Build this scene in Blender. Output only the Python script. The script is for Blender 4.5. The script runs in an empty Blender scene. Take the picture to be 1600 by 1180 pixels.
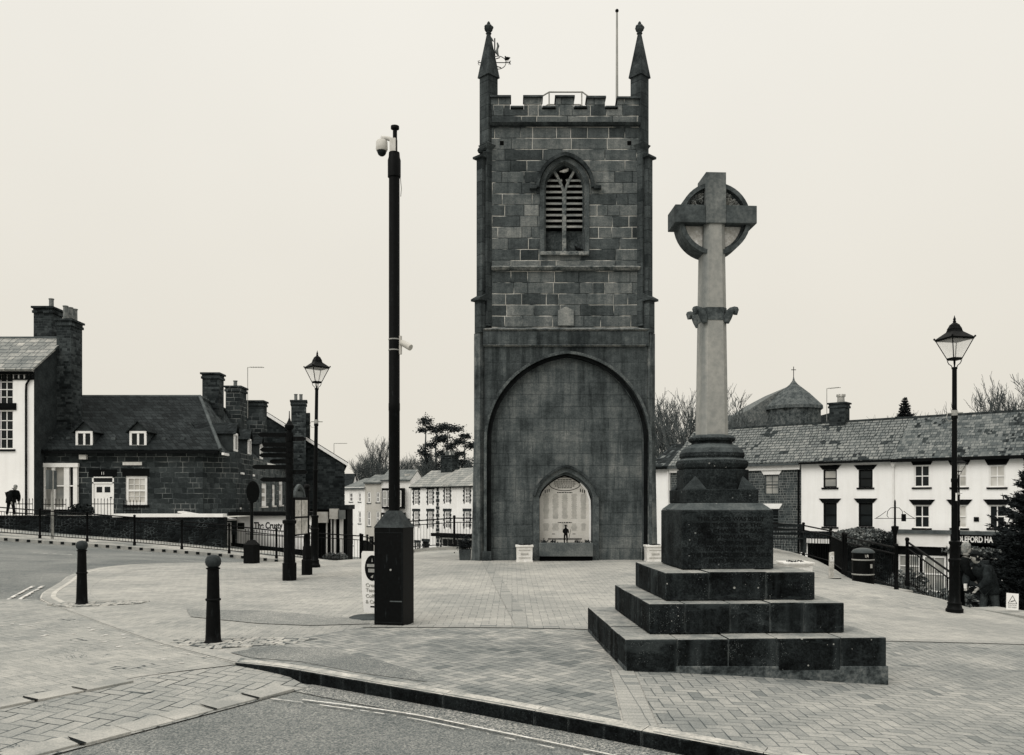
import bpy, bmesh, math, random
import numpy as np
from mathutils import Vector, Matrix
R = math.radians
random.seed(7)
scene = bpy.context.scene
COL = scene.collection
# ---------------------------------------------------------------- camera
F = 1350.0                                   # focal length in photograph pixels
EYE = 1.6
cam = bpy.data.cameras.new('camera')
cam.sensor_width = 36; cam.lens = F/1600*36
cam.shift_y = (786-590)/1600.0
cam.clip_start = .1; cam.clip_end = 3000
camo = bpy.data.objects.new('camera', cam); COL.objects.link(camo)
camo.location = (0, 0, EYE); camo.rotation_euler = (R(90), 0, 0)
scene.camera = camo
scene.view_settings.view_transform = 'Standard'
scene.view_settings.look = 'None'
scene.view_settings.exposure = 0.0
scene.view_settings.gamma = 1.0
# ---------------------------------------------------------------- overcast sky + weak wide sun
world = bpy.data.worlds.new('World'); scene.world = world; world.use_nodes = True
wt = world.node_tree; wt.nodes.clear()
wo = wt.nodes.new('ShaderNodeOutputWorld'); bg = wt.nodes.new('ShaderNodeBackground')
tc = wt.nodes.new('ShaderNodeTexCoord'); sx = wt.nodes.new('ShaderNodeSeparateXYZ')
rp = wt.nodes.new('ShaderNodeValToRGB')
wt.links.new(tc.outputs['Generated'], sx.inputs[0]); wt.links.new(sx.outputs['Z'], rp.inputs[0])
e = rp.color_ramp.elements
e[0].position = 0.0; e[0].color = (.765, .725, .635, 1)
e[1].position = 1.0; e[1].color = (2.0, 1.94, 1.80, 1)
m_ = e.new(.5); m_.color = (.86, .835, .77, 1)
m2 = e.new(.22); m2.color = (.805, .77, .69, 1)
nz = wt.nodes.new('ShaderNodeTexNoise'); nz.inputs['Scale'].default_value = 1.6; nz.inputs['Detail'].default_value = 4
wt.links.new(tc.outputs['Generated'], nz.inputs['Vector'])
mr = wt.nodes.new('ShaderNodeMapRange'); mr.inputs['From Min'].default_value = .3; mr.inputs['From Max'].default_value = .7; mr.inputs['To Min'].default_value = .965; mr.inputs['To Max'].default_value = 1.03
wt.links.new(nz.outputs['Fac'], mr.inputs['Value'])
mm = wt.nodes.new('ShaderNodeVectorMath'); mm.operation = 'SCALE'
wt.links.new(rp.outputs['Color'], mm.inputs[0]); wt.links.new(mr.outputs[0], mm.inputs['Scale'])
wt.links.new(mm.outputs[0], bg.inputs['Color']); bg.inputs['Strength'].default_value = 1.0
wt.links.new(bg.outputs[0], wo.inputs['Surface'])
sun = bpy.data.lights.new('sun', 'SUN'); sun.energy = 1.5; sun.angle = R(40); sun.color = (1, .97, .91)
suno = bpy.data.objects.new('sun', sun); COL.objects.link(suno)
suno.rotation_euler = (R(48), 0, R(-42))      # light comes from behind and left of the camera

# ================================================================ node helper
def tint(v):
    t = min(1, v/.3)
    return (v*(.80+.235*t), v*(1-.0*t), v*(1.07-.15*t), 1)
class N:
    def __init__(s, name, rough=.8, spec=.3):
        spec = spec*.22
        s.m = bpy.data.materials.new(name); s.m.use_nodes = True
        s.t = s.m.node_tree; s.b = s.t.nodes['Principled BSDF']
        s.b.inputs['Roughness'].default_value = rough
        s.b.inputs['Specular IOR Level'].default_value = spec
        s._c = None
    def n(s, k): return s.t.nodes.new('ShaderNode'+k)
    def put(s, sock, v):
        if isinstance(v, bpy.types.NodeSocket): s.t.links.new(v, sock)
        else:
            try: sock.default_value = v
            except Exception: sock.default_value = (v, v, v)
    def math(s, op, a, b=0.0, c=None, clamp=False):
        x = s.n('Math'); x.operation = op; x.use_clamp = clamp
        s.put(x.inputs[0], a); s.put(x.inputs[1], b)
        if c is not None: s.put(x.inputs[2], c)
        return x.outputs[0]
    def add(s, a, b): return s.math('ADD', a, b)
    def sub(s, a, b): return s.math('SUBTRACT', a, b)
    def mul(s, a, b): return s.math('MULTIPLY', a, b)
    def obj(s):
        if s._c is None: s._c = s.n('TexCoord').outputs['Object']
        return s._c
    def sep(s, v):
        x = s.n('SeparateXYZ'); s.put(x.inputs[0], v); return x.outputs
    def comb(s, x, y, z=0.0):
        c = s.n('CombineXYZ'); s.put(c.inputs[0], x); s.put(c.inputs[1], y); s.put(c.inputs[2], z); return c.outputs[0]
    def scale(s, v, k):
        x = s.n('VectorMath'); x.operation = 'MULTIPLY'; s.put(x.inputs[0], v); x.inputs[1].default_value = k if isinstance(k, tuple) else (k, k, k); return x.outputs[0]
    def noise(s, sc, det=3, v=None, rough=.5, dist=0):
        x = s.n('TexNoise'); s.put(x.inputs['Vector'], v if v is not None else s.obj())
        x.inputs['Scale'].default_value = sc; x.inputs['Detail'].default_value = det
        x.inputs['Roughness'].default_value = rough; x.inputs['Distortion'].default_value = dist
        return x.outputs['Fac']
    def wn(s, v):
        x = s.n('TexWhiteNoise'); x.noise_dimensions = '3D'; s.put(x.inputs['Vector'], v); return x.outputs['Value']
    def vor(s, sc, v=None, feat='F1', rnd=1.0):
        x = s.n('TexVoronoi'); x.feature = feat; s.put(x.inputs['Vector'], v if v is not None else s.obj())
        x.inputs['Scale'].default_value = sc; x.inputs['Randomness'].default_value = rnd
        return x
    def mr(s, v, a, b, c, d):
        x = s.n('MapRange'); s.put(x.inputs['Value'], v)
        for k, q in zip(('From Min', 'From Max', 'To Min', 'To Max'), (a, b, c, d)): x.inputs[k].default_value = q
        return x.outputs[0]
    def mixf(s, f, a, b):
        x = s.n('Mix'); x.data_type = 'FLOAT'; s.put(x.inputs['Factor'], f); s.put(x.inputs['A'], a); s.put(x.inputs['B'], b); return x.outputs['Result']
    def color(s, v):
        """a grey value becomes the duotone grey of the photograph"""
        rr = s.n('ValToRGB'); s.put(rr.inputs[0], v)
        el = rr.color_ramp.elements
        el[0].position = 0; el[0].color = (0, 0, 0, 1); el[1].position = 1; el[1].color = (1, 1, 1, 1)
        for p in (.02, .08, .2, .45):
            q = el.new(p); q.color = tint(p)
        s.t.links.new(rr.outputs[0], s.b.inputs['Base Color'])
    def bump(s, h, dist=.01, st=.6):
        x = s.n('Bump'); x.inputs['Strength'].default_value = st; x.inputs['Distance'].default_value = dist
        s.put(x.inputs['Height'], h); s.t.links.new(x.outputs[0], s.b.inputs['Normal'])

def plain(name, v, rough=.8, var=.25, sc=2.0, fine=30., bumpd=.003, spec=.3, streak=0.0):
    n = N(name, rough, spec)
    a = n.mr(n.noise(sc, 5, rough=.6), .36, .64, 1-var, 1+var)
    b = n.mr(n.noise(fine, 4, rough=.7), .38, .62, 1-var*.7, 1+var*.7)
    g = n.mul(n.mul(a, b), v)
    if streak:
        st = n.noise(1.0, 4, n.scale(n.obj(), (4., 4., .35)))
        g = n.mul(g, n.mr(st, .45, .75, 1, 1-streak))
    n.color(g)
    if bumpd: n.bump(n.noise(fine, 3), bumpd, .5)
    return n.m

def masonry(name, v, rowh=.3, wmin=.35, wmax=.9, joint=.012, jv=.3, jamt=.6, blockvar=.45, rough=.9, stain=.5, drop=0.15,
            jlo=.45, jhi=.6, axis=None, bumpd=.012, fine=18., vscale=1.0, darkcell=0.0, flat=False, grime=0.0, ssc=.5, light=.9):
    """coursed blocks of uneven width; u runs along the wall, z (or the slope) is the course"""
    n = N(name, rough, .2)
    o = n.sep(n.obj())
    u = n.add(o[0], o[1]) if axis is None else (o[0] if axis == 'x' else o[1])
    z = o[1] if flat else o[2]
    if flat: u = o[0]
    wob = n.mul(n.sub(n.noise(3.0, 2), .5), joint*1.6)
    u = n.add(u, wob); z = n.add(z, wob)
    zr = n.math('DIVIDE', z, rowh); j = n.math('FLOOR', zr); fz = n.math('FRACT', zr)
    w = n.mr(n.wn(n.comb(j, 3.3, 1.7)), 0, 1, wmin, wmax)
    off = n.mul(n.wn(n.comb(j, 9.1, 5.2)), 7.0)
    ur = n.add(n.math('DIVIDE', u, w), off); i = n.math('FLOOR', ur); fu = n.math('FRACT', ur)
    # every cell may be split in two at its own place: uneven lengths
    sp = n.mr(n.wn(n.comb(i, j, 4.4)), 0, 1, .25, .75)
    left = n.math('LESS_THAN', fu, sp)
    cid = n.wn(n.comb(n.add(i, n.mul(left, .5)), j, 2.2))
    cid2 = n.wn(n.comb(n.add(i, n.mul(left, .5)), j, 8.8))
    du = n.mul(n.math('MINIMUM', n.math('MINIMUM', fu, n.sub(1, fu)), n.math('ABSOLUTE', n.sub(fu, sp))), w)
    dz = n.mul(n.math('MINIMUM', fz, n.sub(1, fz)), rowh)
    d = n.math('MINIMUM', du, dz)
    jm = n.mr(d, joint*.4, joint, 1, 0)
    jn = n.noise(.9, 3, rough=.6)
    jm2 = n.mul(jm, n.mr(jn, jlo, jhi, 0, jamt))
    big = n.mr(n.noise(ssc, 5, rough=.6), .36, .64, 1-stain*.6, 1+stain*.6)
    med = n.mul(n.mr(n.noise(6., 6, n.scale(n.obj(), (1., 1., 1.7)), rough=.7), .36, .64, .8, 1.2), n.mr(n.noise(26., 4, rough=.7), .38, .62, .8, 1.2))
    cell = n.mr(cid, 0, 1, 1-blockvar, 1+blockvar)
    lightc = n.mul(n.math('GREATER_THAN', cid2, light), blockvar*1.0)
    g = n.mul(n.mul(n.mul(n.add(cell, lightc), big), med), v)
    if darkcell:
        dk = n.math('GREATER_THAN', n.add(n.mul(cid2, .35), n.noise(.6, 3)), 1-darkcell)
        g = n.mul(g, n.sub(1, n.mul(dk, .8)))
    g = n.mul(g, n.sub(1, n.mul(jm, drop)))
    g = n.mixf(jm2, g, jv)
    if grime:
        st = n.noise(1.0, 6, n.scale(n.obj(), (4.5, 4.5, .45)), rough=.65)
        g = n.mul(g, n.mr(st, .38, .66, 1+grime*.7, 1-grime))
    n.color(g)
    h = n.add(n.mul(n.mr(d, 0, joint*1.6, 0, 1), .7), n.add(n.mul(n.noise(fine, 4), .5), n.mul(cid, .25)))
    n.bump(h, bumpd, .8)
    return n.m

def herring(name, v, L=.1, joint=.05, var=.3, jdark=.35, rough=.85, big=.25, rot=0.0, stack=None, bs=.4, jlo=.35, jhi=.7, jmin=.45, odd_=.28, crack=0.0):
    n = N(name, rough, .25)
    p = n.obj()
    if rot:
        r = n.n('VectorRotate'); n.put(r.inputs['Vector'], p); r.inputs['Angle'].default_value = rot; p = r.outputs[0]
    o = n.sep(p)
    wob = n.mul(n.sub(n.noise(2.5, 2), .5), .25)
    u = n.add(n.math('DIVIDE', o[0], L), wob); w = n.add(n.math('DIVIDE', o[1], L), wob)
    if stack:
        u = n.math('DIVIDE', u, stack[0]); w = n.math('DIVIDE', w, stack[1])
        i = n.math('FLOOR', u); j = n.math('FLOOR', w); fx = n.math('FRACT', u); fy = n.math('FRACT', w)
        d = n.math('MINIMUM', n.mul(n.math('MINIMUM', fx, n.sub(1, fx)), stack[0]), n.mul(n.math('MINIMUM', fy, n.sub(1, fy)), stack[1]))
        cid = n.wn(n.comb(i, j, 1.))
    else:
        i = n.math('FLOOR', u); j = n.math('FLOOR', w); fx = n.math('FRACT', u); fy = n.math('FRACT', w)
        k = n.math('FLOORED_MODULO', n.sub(i, j), 4.0)
        def eq(a): return n.math('COMPARE', k, float(a), .2)
        e0, e1, e2, e3 = eq(0), eq(1), eq(2), eq(3)
        d = n.math('MINIMUM', n.math('MINIMUM', n.add(fx, n.mul(e1, 9)), n.add(n.sub(1, fx), n.mul(e0, 9))),
                   n.math('MINIMUM', n.add(n.sub(1, fy), n.mul(e3, 9)), n.add(fy, n.mul(e2, 9))))
        cid = n.wn(n.comb(n.sub(i, e1), n.add(j, e3), n.mul(n.add(e0, e1), 5.)))
    jn = n.mr(n.noise(2.2, 4, rough=.65), jlo, jhi, jmin, 1.)
    jm = n.mul(n.mr(d, joint*.35, joint, 1, 0), jn)
    cell = n.mr(cid, 0, 1, 1-var, 1+var*.7)
    odd = n.mul(n.math('GREATER_THAN', n.math('FRACT', n.mul(cid, 37.)), .93), -odd_)
    bg_ = n.mr(n.noise(bs, 5, rough=.6), .36, .64, 1-big, 1+big*.7)
    bg2 = n.mr(n.noise(bs*7, 5, rough=.65), .36, .64, 1-big*.5, 1+big*.5)
    fine = n.mr(n.noise(70, 3, rough=.8), .4, .6, .84, 1.14)
    g = n.mul(n.mul(n.mul(n.mul(n.add(cell, odd), bg_), bg2), fine), v)
    g = n.mul(g, n.sub(1, n.mul(jm, 1-jdark)))
    if crack:
        ck = n.mr(n.math('ABSOLUTE', n.sub(n.noise(1.3, 5, rough=.6, dist=.6), .5)), .0, .006, 1, 0)
        ck = n.mul(ck, n.mr(n.noise(.9, 2), .56, .6, 0, crack)); g = n.mul(g, n.sub(1, ck))
        wd = n.mr(n.noise(1.7, 3, rough=.5), .66, .69, 0, 1); g = n.mul(g, n.sub(1, n.mul(n.mul(wd, n.mr(d, joint, joint*4, 1, 0)), .9)))
    spot = n.vor(3.1); sd = n.math('LESS_THAN', spot.outputs['Distance'], .035)
    g = n.mixf(n.mul(sd, n.math('GREATER_THAN', n.noise(1.3, 2), .5)), g, v*2.0)   # old chewing-gum spots
    n.color(g)
    n.bump(n.add(n.mr(d, 0, joint*1.5, 0, 1), n.add(n.mul(n.noise(150, 2), .25), n.mul(cid, .35))), .006, .7)
    return n.m

def asphalt(name, v, var=.22, grit=1.0):
    n = N(name, .9, .3)
    sp = n.mr(n.noise(52, 4, rough=.85), .41, .59, 1-.42*grit, 1+.45*grit)
    chip = n.vor(95.); cv = n.sep(chip.outputs['Color'])[0]
    ch = n.mr(cv, .0, 1, 1-.3*grit, 1+.35*grit)
    mid = n.mr(n.noise(12, 4, rough=.7), .38, .62, .9, 1.1)
    bg_ = n.mr(n.noise(.42, 6, rough=.65, dist=.5), .36, .64, 1-var, 1+var)
    g = n.mul(n.mul(n.mul(n.mul(sp, mid), bg_), ch), v)
    n.color(g)
    n.bump(n.add(n.noise(70, 4, rough=.85), n.mul(cv, .4)), .008, .8)
    return n.m

def rubble(name, v, sc=5.0, jv=.2, jamt=.5, var=.5, bumpd=.03):
    n = N(name, .92, .2)
    vec = n.scale(n.obj(), (1., 1., 1.6))
    a = n.vor(sc, vec); dd = n.vor(sc, vec, 'DISTANCE_TO_EDGE')
    cv = n.sep(a.outputs['Color'])[0]
    e_ = n.mr(dd.outputs['Distance'], .02, .09, 1, 0)
    g = n.mul(n.mul(n.mr(cv, 0, 1, 1-var, 1+var), n.mr(n.noise(1., 4), .3, .7, .7, 1.3)), v)
    g = n.mixf(n.mul(e_, n.mr(n.noise(1.4, 2), .45, .65, 0, jamt)), g, jv)
    n.color(g); n.bump(n.add(n.mr(dd.outputs['Distance'], 0, .2, 0, 1), n.mul(n.noise(30, 3), .4)), bumpd, .8)
    return n.m

def blackpaint(name, v=.0025, rough=.55):
    n = N(name, rough, .32)
    sc = n.mr(n.noise(7., 6, n.scale(n.obj(), (3, 3, .6)), rough=.7), .60, .72, 0, 1)
    n.color(n.mixf(n.mul(sc, .16), n.mul(n.mr(n.noise(20, 3), .3, .7, .7, 1.4), v), .12))
    n.bump(n.noise(40, 3), .0015, .4)
    return n.m

def mossy(name, side, top, spots=.5, streak=.6):
    """worn stone: black algae on upright faces; foot wear and painted-in sky light pale the upper faces; lichen"""
    n = N(name, .9, .2)
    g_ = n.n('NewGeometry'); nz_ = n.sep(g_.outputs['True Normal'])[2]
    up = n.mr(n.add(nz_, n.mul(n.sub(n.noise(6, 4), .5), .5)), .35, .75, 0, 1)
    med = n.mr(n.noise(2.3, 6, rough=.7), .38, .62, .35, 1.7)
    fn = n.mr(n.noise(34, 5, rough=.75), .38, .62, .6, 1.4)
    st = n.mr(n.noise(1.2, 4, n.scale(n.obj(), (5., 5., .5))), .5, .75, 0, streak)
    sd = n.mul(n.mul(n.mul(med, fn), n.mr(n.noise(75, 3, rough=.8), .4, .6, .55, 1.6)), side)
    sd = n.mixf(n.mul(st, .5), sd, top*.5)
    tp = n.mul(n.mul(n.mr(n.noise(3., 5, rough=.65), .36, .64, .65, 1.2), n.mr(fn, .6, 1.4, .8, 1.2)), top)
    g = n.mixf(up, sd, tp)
    vo = n.vor(16.); size = n.sep(vo.outputs['Color'])[0]
    ls = n.math('LESS_THAN', vo.outputs['Distance'], n.mul(n.math('POWER', size, 6), .2))
    g = n.mixf(n.mul(n.mul(ls, n.math('GREATER_THAN', n.noise(2.0, 3), .49)), spots), g, .3)
    vo2 = n.vor(60.); ls2 = n.mul(n.math('LESS_THAN', vo2.outputs['Distance'], .22), n.math('GREATER_THAN', n.noise(3.2, 5, rough=.7), .55))
    g = n.mixf(n.mul(ls2, spots*.7), g, .16)
    eg = n.mr(n.noise(1.1, 5, n.scale(n.obj(), (1.2, 1.2, 3.)), rough=.7), .56, .66, 0, spots*.28); g = n.mixf(eg, g, .1)
    bv = n.n('Bevel'); bv.samples = 4; bv.inputs['Radius'].default_value = .03
    dp_ = n.n('VectorMath'); dp_.operation = 'DOT_PRODUCT'; n.t.links.new(bv.outputs[0], dp_.inputs[0]); n.t.links.new(g_.outputs['Normal'], dp_.inputs[1])
    ed = n.mul(n.mr(dp_.outputs['Value'], .97, .80, 0, 1), n.mr(n.noise(9, 5, rough=.75), .40, .62, 0, 1))
    g = n.mixf(n.mul(ed, .55), g, top*.62)
    n.color(g)
    n.bump(n.add(n.noise(22, 5, rough=.65), n.mul(n.noise(3, 3), 1.0)), .012, .7)
    return n.m

def glass(name, v=.01):
    n = N(name, .06, .6); n.color(n.mr(n.noise(.8, 2), .3, .7, v*.6, v*1.6)); return n.m

M = {}
M['asphalt'] = asphalt('asphalt', .17)
M['asphalt_patch'] = asphalt('asphalt_patch', .19, .25, .9)
M['grit'] = asphalt('gutter_grit', .19, .2, 1.7)
M['plaza'] = herring('plaza_blocks', .335, .1, .055, .08, .52, big=.18, jlo=.40, jhi=.60, jmin=.35, odd_=.12)
M['plaza_near'] = herring('near_plaza_blocks', .265, .1, .075, .22, .18, big=.30, rot=R(45), bs=.6, odd_=.22)
M['plaza_right'] = herring('right_plaza_blocks', .28, .1, .07, .14, .16, big=.2, bs=.6, odd_=.25)
M['crossing'] = herring('crossing_blocks', .30, .1, .05, .09, .4, big=.2, rot=R(38), jlo=.45, jhi=.6, jmin=.2, odd_=.12, crack=.6)
M['crossing_band'] = herring('crossing_band_blocks', .285, .125, .075, .08, .03, big=.18, rot=R(12), bs=.8, jlo=.42, jhi=.6, jmin=.35, odd_=.1, crack=.8)
M['soldier'] = herring('soldier_course', .30, .1, .05, .08, .4, stack=(2., 1.), big=.1)
M['setts'] = herring('granite_setts', .42, .1, .12, .3, .3, stack=(1.2, 1.2), rot=R(20))
M['kerb'] = mossy('kerb_stone', .006, .38, .18, .1)  # shade of the kerb face and light on its top painted into the colour
M['kerb_pale'] = plain('pale_kerb', .29, .85, .15, 3, 40)
M['marking'] = plain('road_paint', .52, .7, .3, 9, 60)
M['tower_up'] = masonry('tower_ashlar', .082, .31, .9, 1.8, .012, .5, .95, .46, stain=.5, drop=.5, jlo=.46, jhi=.54, grime=.3, ssc=.8, light=.8, bumpd=.03)
M['tower_low'] = masonry('tower_render', .055, .5, 1.5, 2.6, .009, .02, .5, .07, stain=.75, drop=.2, jlo=.45, jhi=.6, grime=.55, bumpd=.008, ssc=1.1)
M['tower_infill'] = masonry('tower_infill', .082, .33, .8, 1.7, .009, .02, .35, .1, stain=.65, drop=.35, jlo=.42, jhi=.58, grime=.45, bumpd=.008, ssc=1.0)
M['tower_side'] = masonry('buttress_ashlar', .05, .34, .5, .9, .012, .02, .5, .25, stain=.4, drop=.4, grime=.4)
M['buttress_low'] = masonry('low_buttress_stone', .085, .9, 1.5, 2.5, .01, .03, .5, .15, stain=1.0, drop=.3, grime=.5, bumpd=.008, ssc=1.3)
M['die'] = mossy('monument_die_stone', .017, .04, .4, .5)
M['trim_dark'] = plain('weathered_trim', .042, .9, .5, 2.5, 25, .01, streak=.4)
M['trim_light'] = plain('bright_trim', .15, .9, .6, 5, 25, .012)  # brighter tone carries the light on the string-course tops
M['louvre'] = plain('louvre_slab', .22, .9, .25, 3, 30, .004)
M['tablet'] = plain('tablet_stone', .20, .9, .25, 3, 25, .005, streak=.4)
M['memorial'] = plain('memorial_stone', .52, .7, .08, 1.5, 30, .001)
M['black'] = blackpaint('black_paint')
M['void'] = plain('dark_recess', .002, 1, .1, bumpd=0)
M['letter_grey'] = plain('cut_letters', .34, .9, .15, 6, 40, 0)
M['letter_dark'] = plain('dark_letters', .006, .8, .1, bumpd=0)
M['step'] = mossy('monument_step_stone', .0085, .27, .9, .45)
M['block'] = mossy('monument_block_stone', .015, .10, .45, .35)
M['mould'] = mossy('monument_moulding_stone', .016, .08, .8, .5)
M['shaft'] = plain('sandstone_shaft', .27, .88, .14, 1.2, 16, .004, streak=.6)
M['shaft_dark'] = plain('stained_sandstone', .085, .9, .5, 3, 25, .01, streak=.4)
M['panel_pale'] = plain('pale_ring_panel', .55, .9, .25, 8, 30, .006)
M['white_wall'] = plain('white_render', .84, .85, .03, .8, 20, .002, streak=.06)
M['white_wall_b'] = plain('cream_render', .72, .85, .06, .8, 20, .002, streak=.08)
M['far_white'] = plain('far_white_render', .80, .85, .06, .5, 10, .002, streak=.1)
M['road_slot'] = plain('kerb_slot', .01, 1, .1, bumpd=0)
M['white_paint'] = plain('white_joinery', .78, .5, .05, 3, 30, 0)
M['black_trim'] = plain('black_trim', .004, .8, .3, bumpd=0)
M['cottage'] = masonry('cottage_stone', .032, .26, .7, 1.3, .018, .28, .75, .4, jlo=.44, jhi=.62, stain=.5)
M['brick'] = masonry('dark_brick', .055, .16, .42, .5, .017, .26, .8, .35, jlo=.3, jhi=.5, stain=.3, axis='x')
M['gable'] = masonry('gable_stone', .027, .17, .4, .8, .012, .09, .5, .5, stain=.5)
M['chimney'] = masonry('chimney_brick', .032, .13, .4, .6, .012, .1, .5, .6, stain=.8)
M['quoin'] = plain('black_quoins', .03, .8, .3)
M['rubble'] = rubble('rubble_wall', .012, 5., .16, .45)
M['slate_dark'] = masonry('dark_slates', .021, .17, .35, .6, .016, .08, .15, .35, stain=.4, drop=.7, darkcell=.0, rough=.75)
M['slate_mid'] = masonry('grey_slates', .17, .19, .4, .7, .028, .02, .9, .2, stain=.3, drop=.75, axis='x', jlo=.35, jhi=.5, darkcell=.10)
M['slate_rough'] = masonry('rough_slates', .13, .17, .28, .5, .022, .3, .25, .42, stain=.4, drop=.6, axis='x', jlo=.5, jhi=.6, darkcell=.12)
M['slate_far'] = masonry('far_slates', .17, .25, .6, 1., .02, .06, .5, .2, stain=.3, drop=.4, axis='x')
M['slate_pale'] = masonry('pale_slates', .27, .25, .6, 1.1, .02, .06, .7, .15, stain=.3, drop=.5, axis='x', jlo=.2, jhi=.4)
M['lead'] = plain('lead_ridge', .075, .7, .3)
M['pot'] = plain('chimney_pot', .16, .8, .3, 6)
M['glass'] = glass('dark_glass', .012)
M['glass_mid'] = glass('net_curtain_glass', .26)
M['glass_pale'] = glass('pale_curtain_glass', .42)
M['curtain'] = plain('net_curtain', .4, .9, .2, 8, 30, 0)
M['cctv'] = plain('camera_housing', .5, .4, .1)
M['steel'] = plain('pale_steel', .3, .4, .15)
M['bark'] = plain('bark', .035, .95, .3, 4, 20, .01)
M['bark_far'] = plain('far_bark', .09, .95, .3, 4, 20, 0)  # greyer than the near bark: distance haze put into the colour
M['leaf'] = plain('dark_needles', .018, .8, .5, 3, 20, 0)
M['leaf_far'] = plain('far_needles', .04, .9, .5, .7, 8, 0)  # greyer than the near needles, haze painted in likewise
M['leaf_lit'] = plain('ivy_leaves', .12, .7, .7, 6, 30, 0)
M['hill'] = plain('hill_scrub', .07, 1, .5, .15, 2, .1)
M['coat'] = plain('dark_coat', .005, .9, .4, 8, 40, .003)
M['coat_grey'] = plain('dark_grey_coat', .018, .9, .4, 8, 40, .003)
M['jeans'] = plain('jeans', .05, .9, .3, 8, 40, .003)
M['skin'] = plain('skin', .32, .6, .1)
M['hair_grey'] = plain('grey_hair', .22, .8, .3, 20)
M['hair_dark'] = plain('dark_hair', .012, .8, .3, 20)
M['timber'] = plain('dark_timber', .02, .8, .4)
M['planter'] = plain('white_planter', .62, .7, .12, 4, 30, .002)
M['concrete'] = plain('concrete_coping', .30, .9, .2, 3, 40, .004)
M['sign_white'] = plain('sign_white', .72, .45, .04, 3, 30, 0)
M['pave_far'] = masonry('paving_slabs', .30, .6, .6, .9, .012, .12, .5, .12, flat=True)
_g = N('lantern_glass', .05, .5); _g.b.inputs['Base Color'].default_value = (.9, .9, .88, 1)
_tr = _g.n('BsdfTransparent'); _mx = _g.n('MixShader'); _mx.inputs[0].default_value = .25
_g.t.links.new(_tr.outputs[0], _mx.inputs[1]); _g.t.links.new(_g.b.outputs[0], _mx.inputs[2])
_g.t.links.new(_mx.outputs[0], _g.t.nodes['Material Output'].inputs['Surface']); M['lantern_glass'] = _g.m

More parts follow.
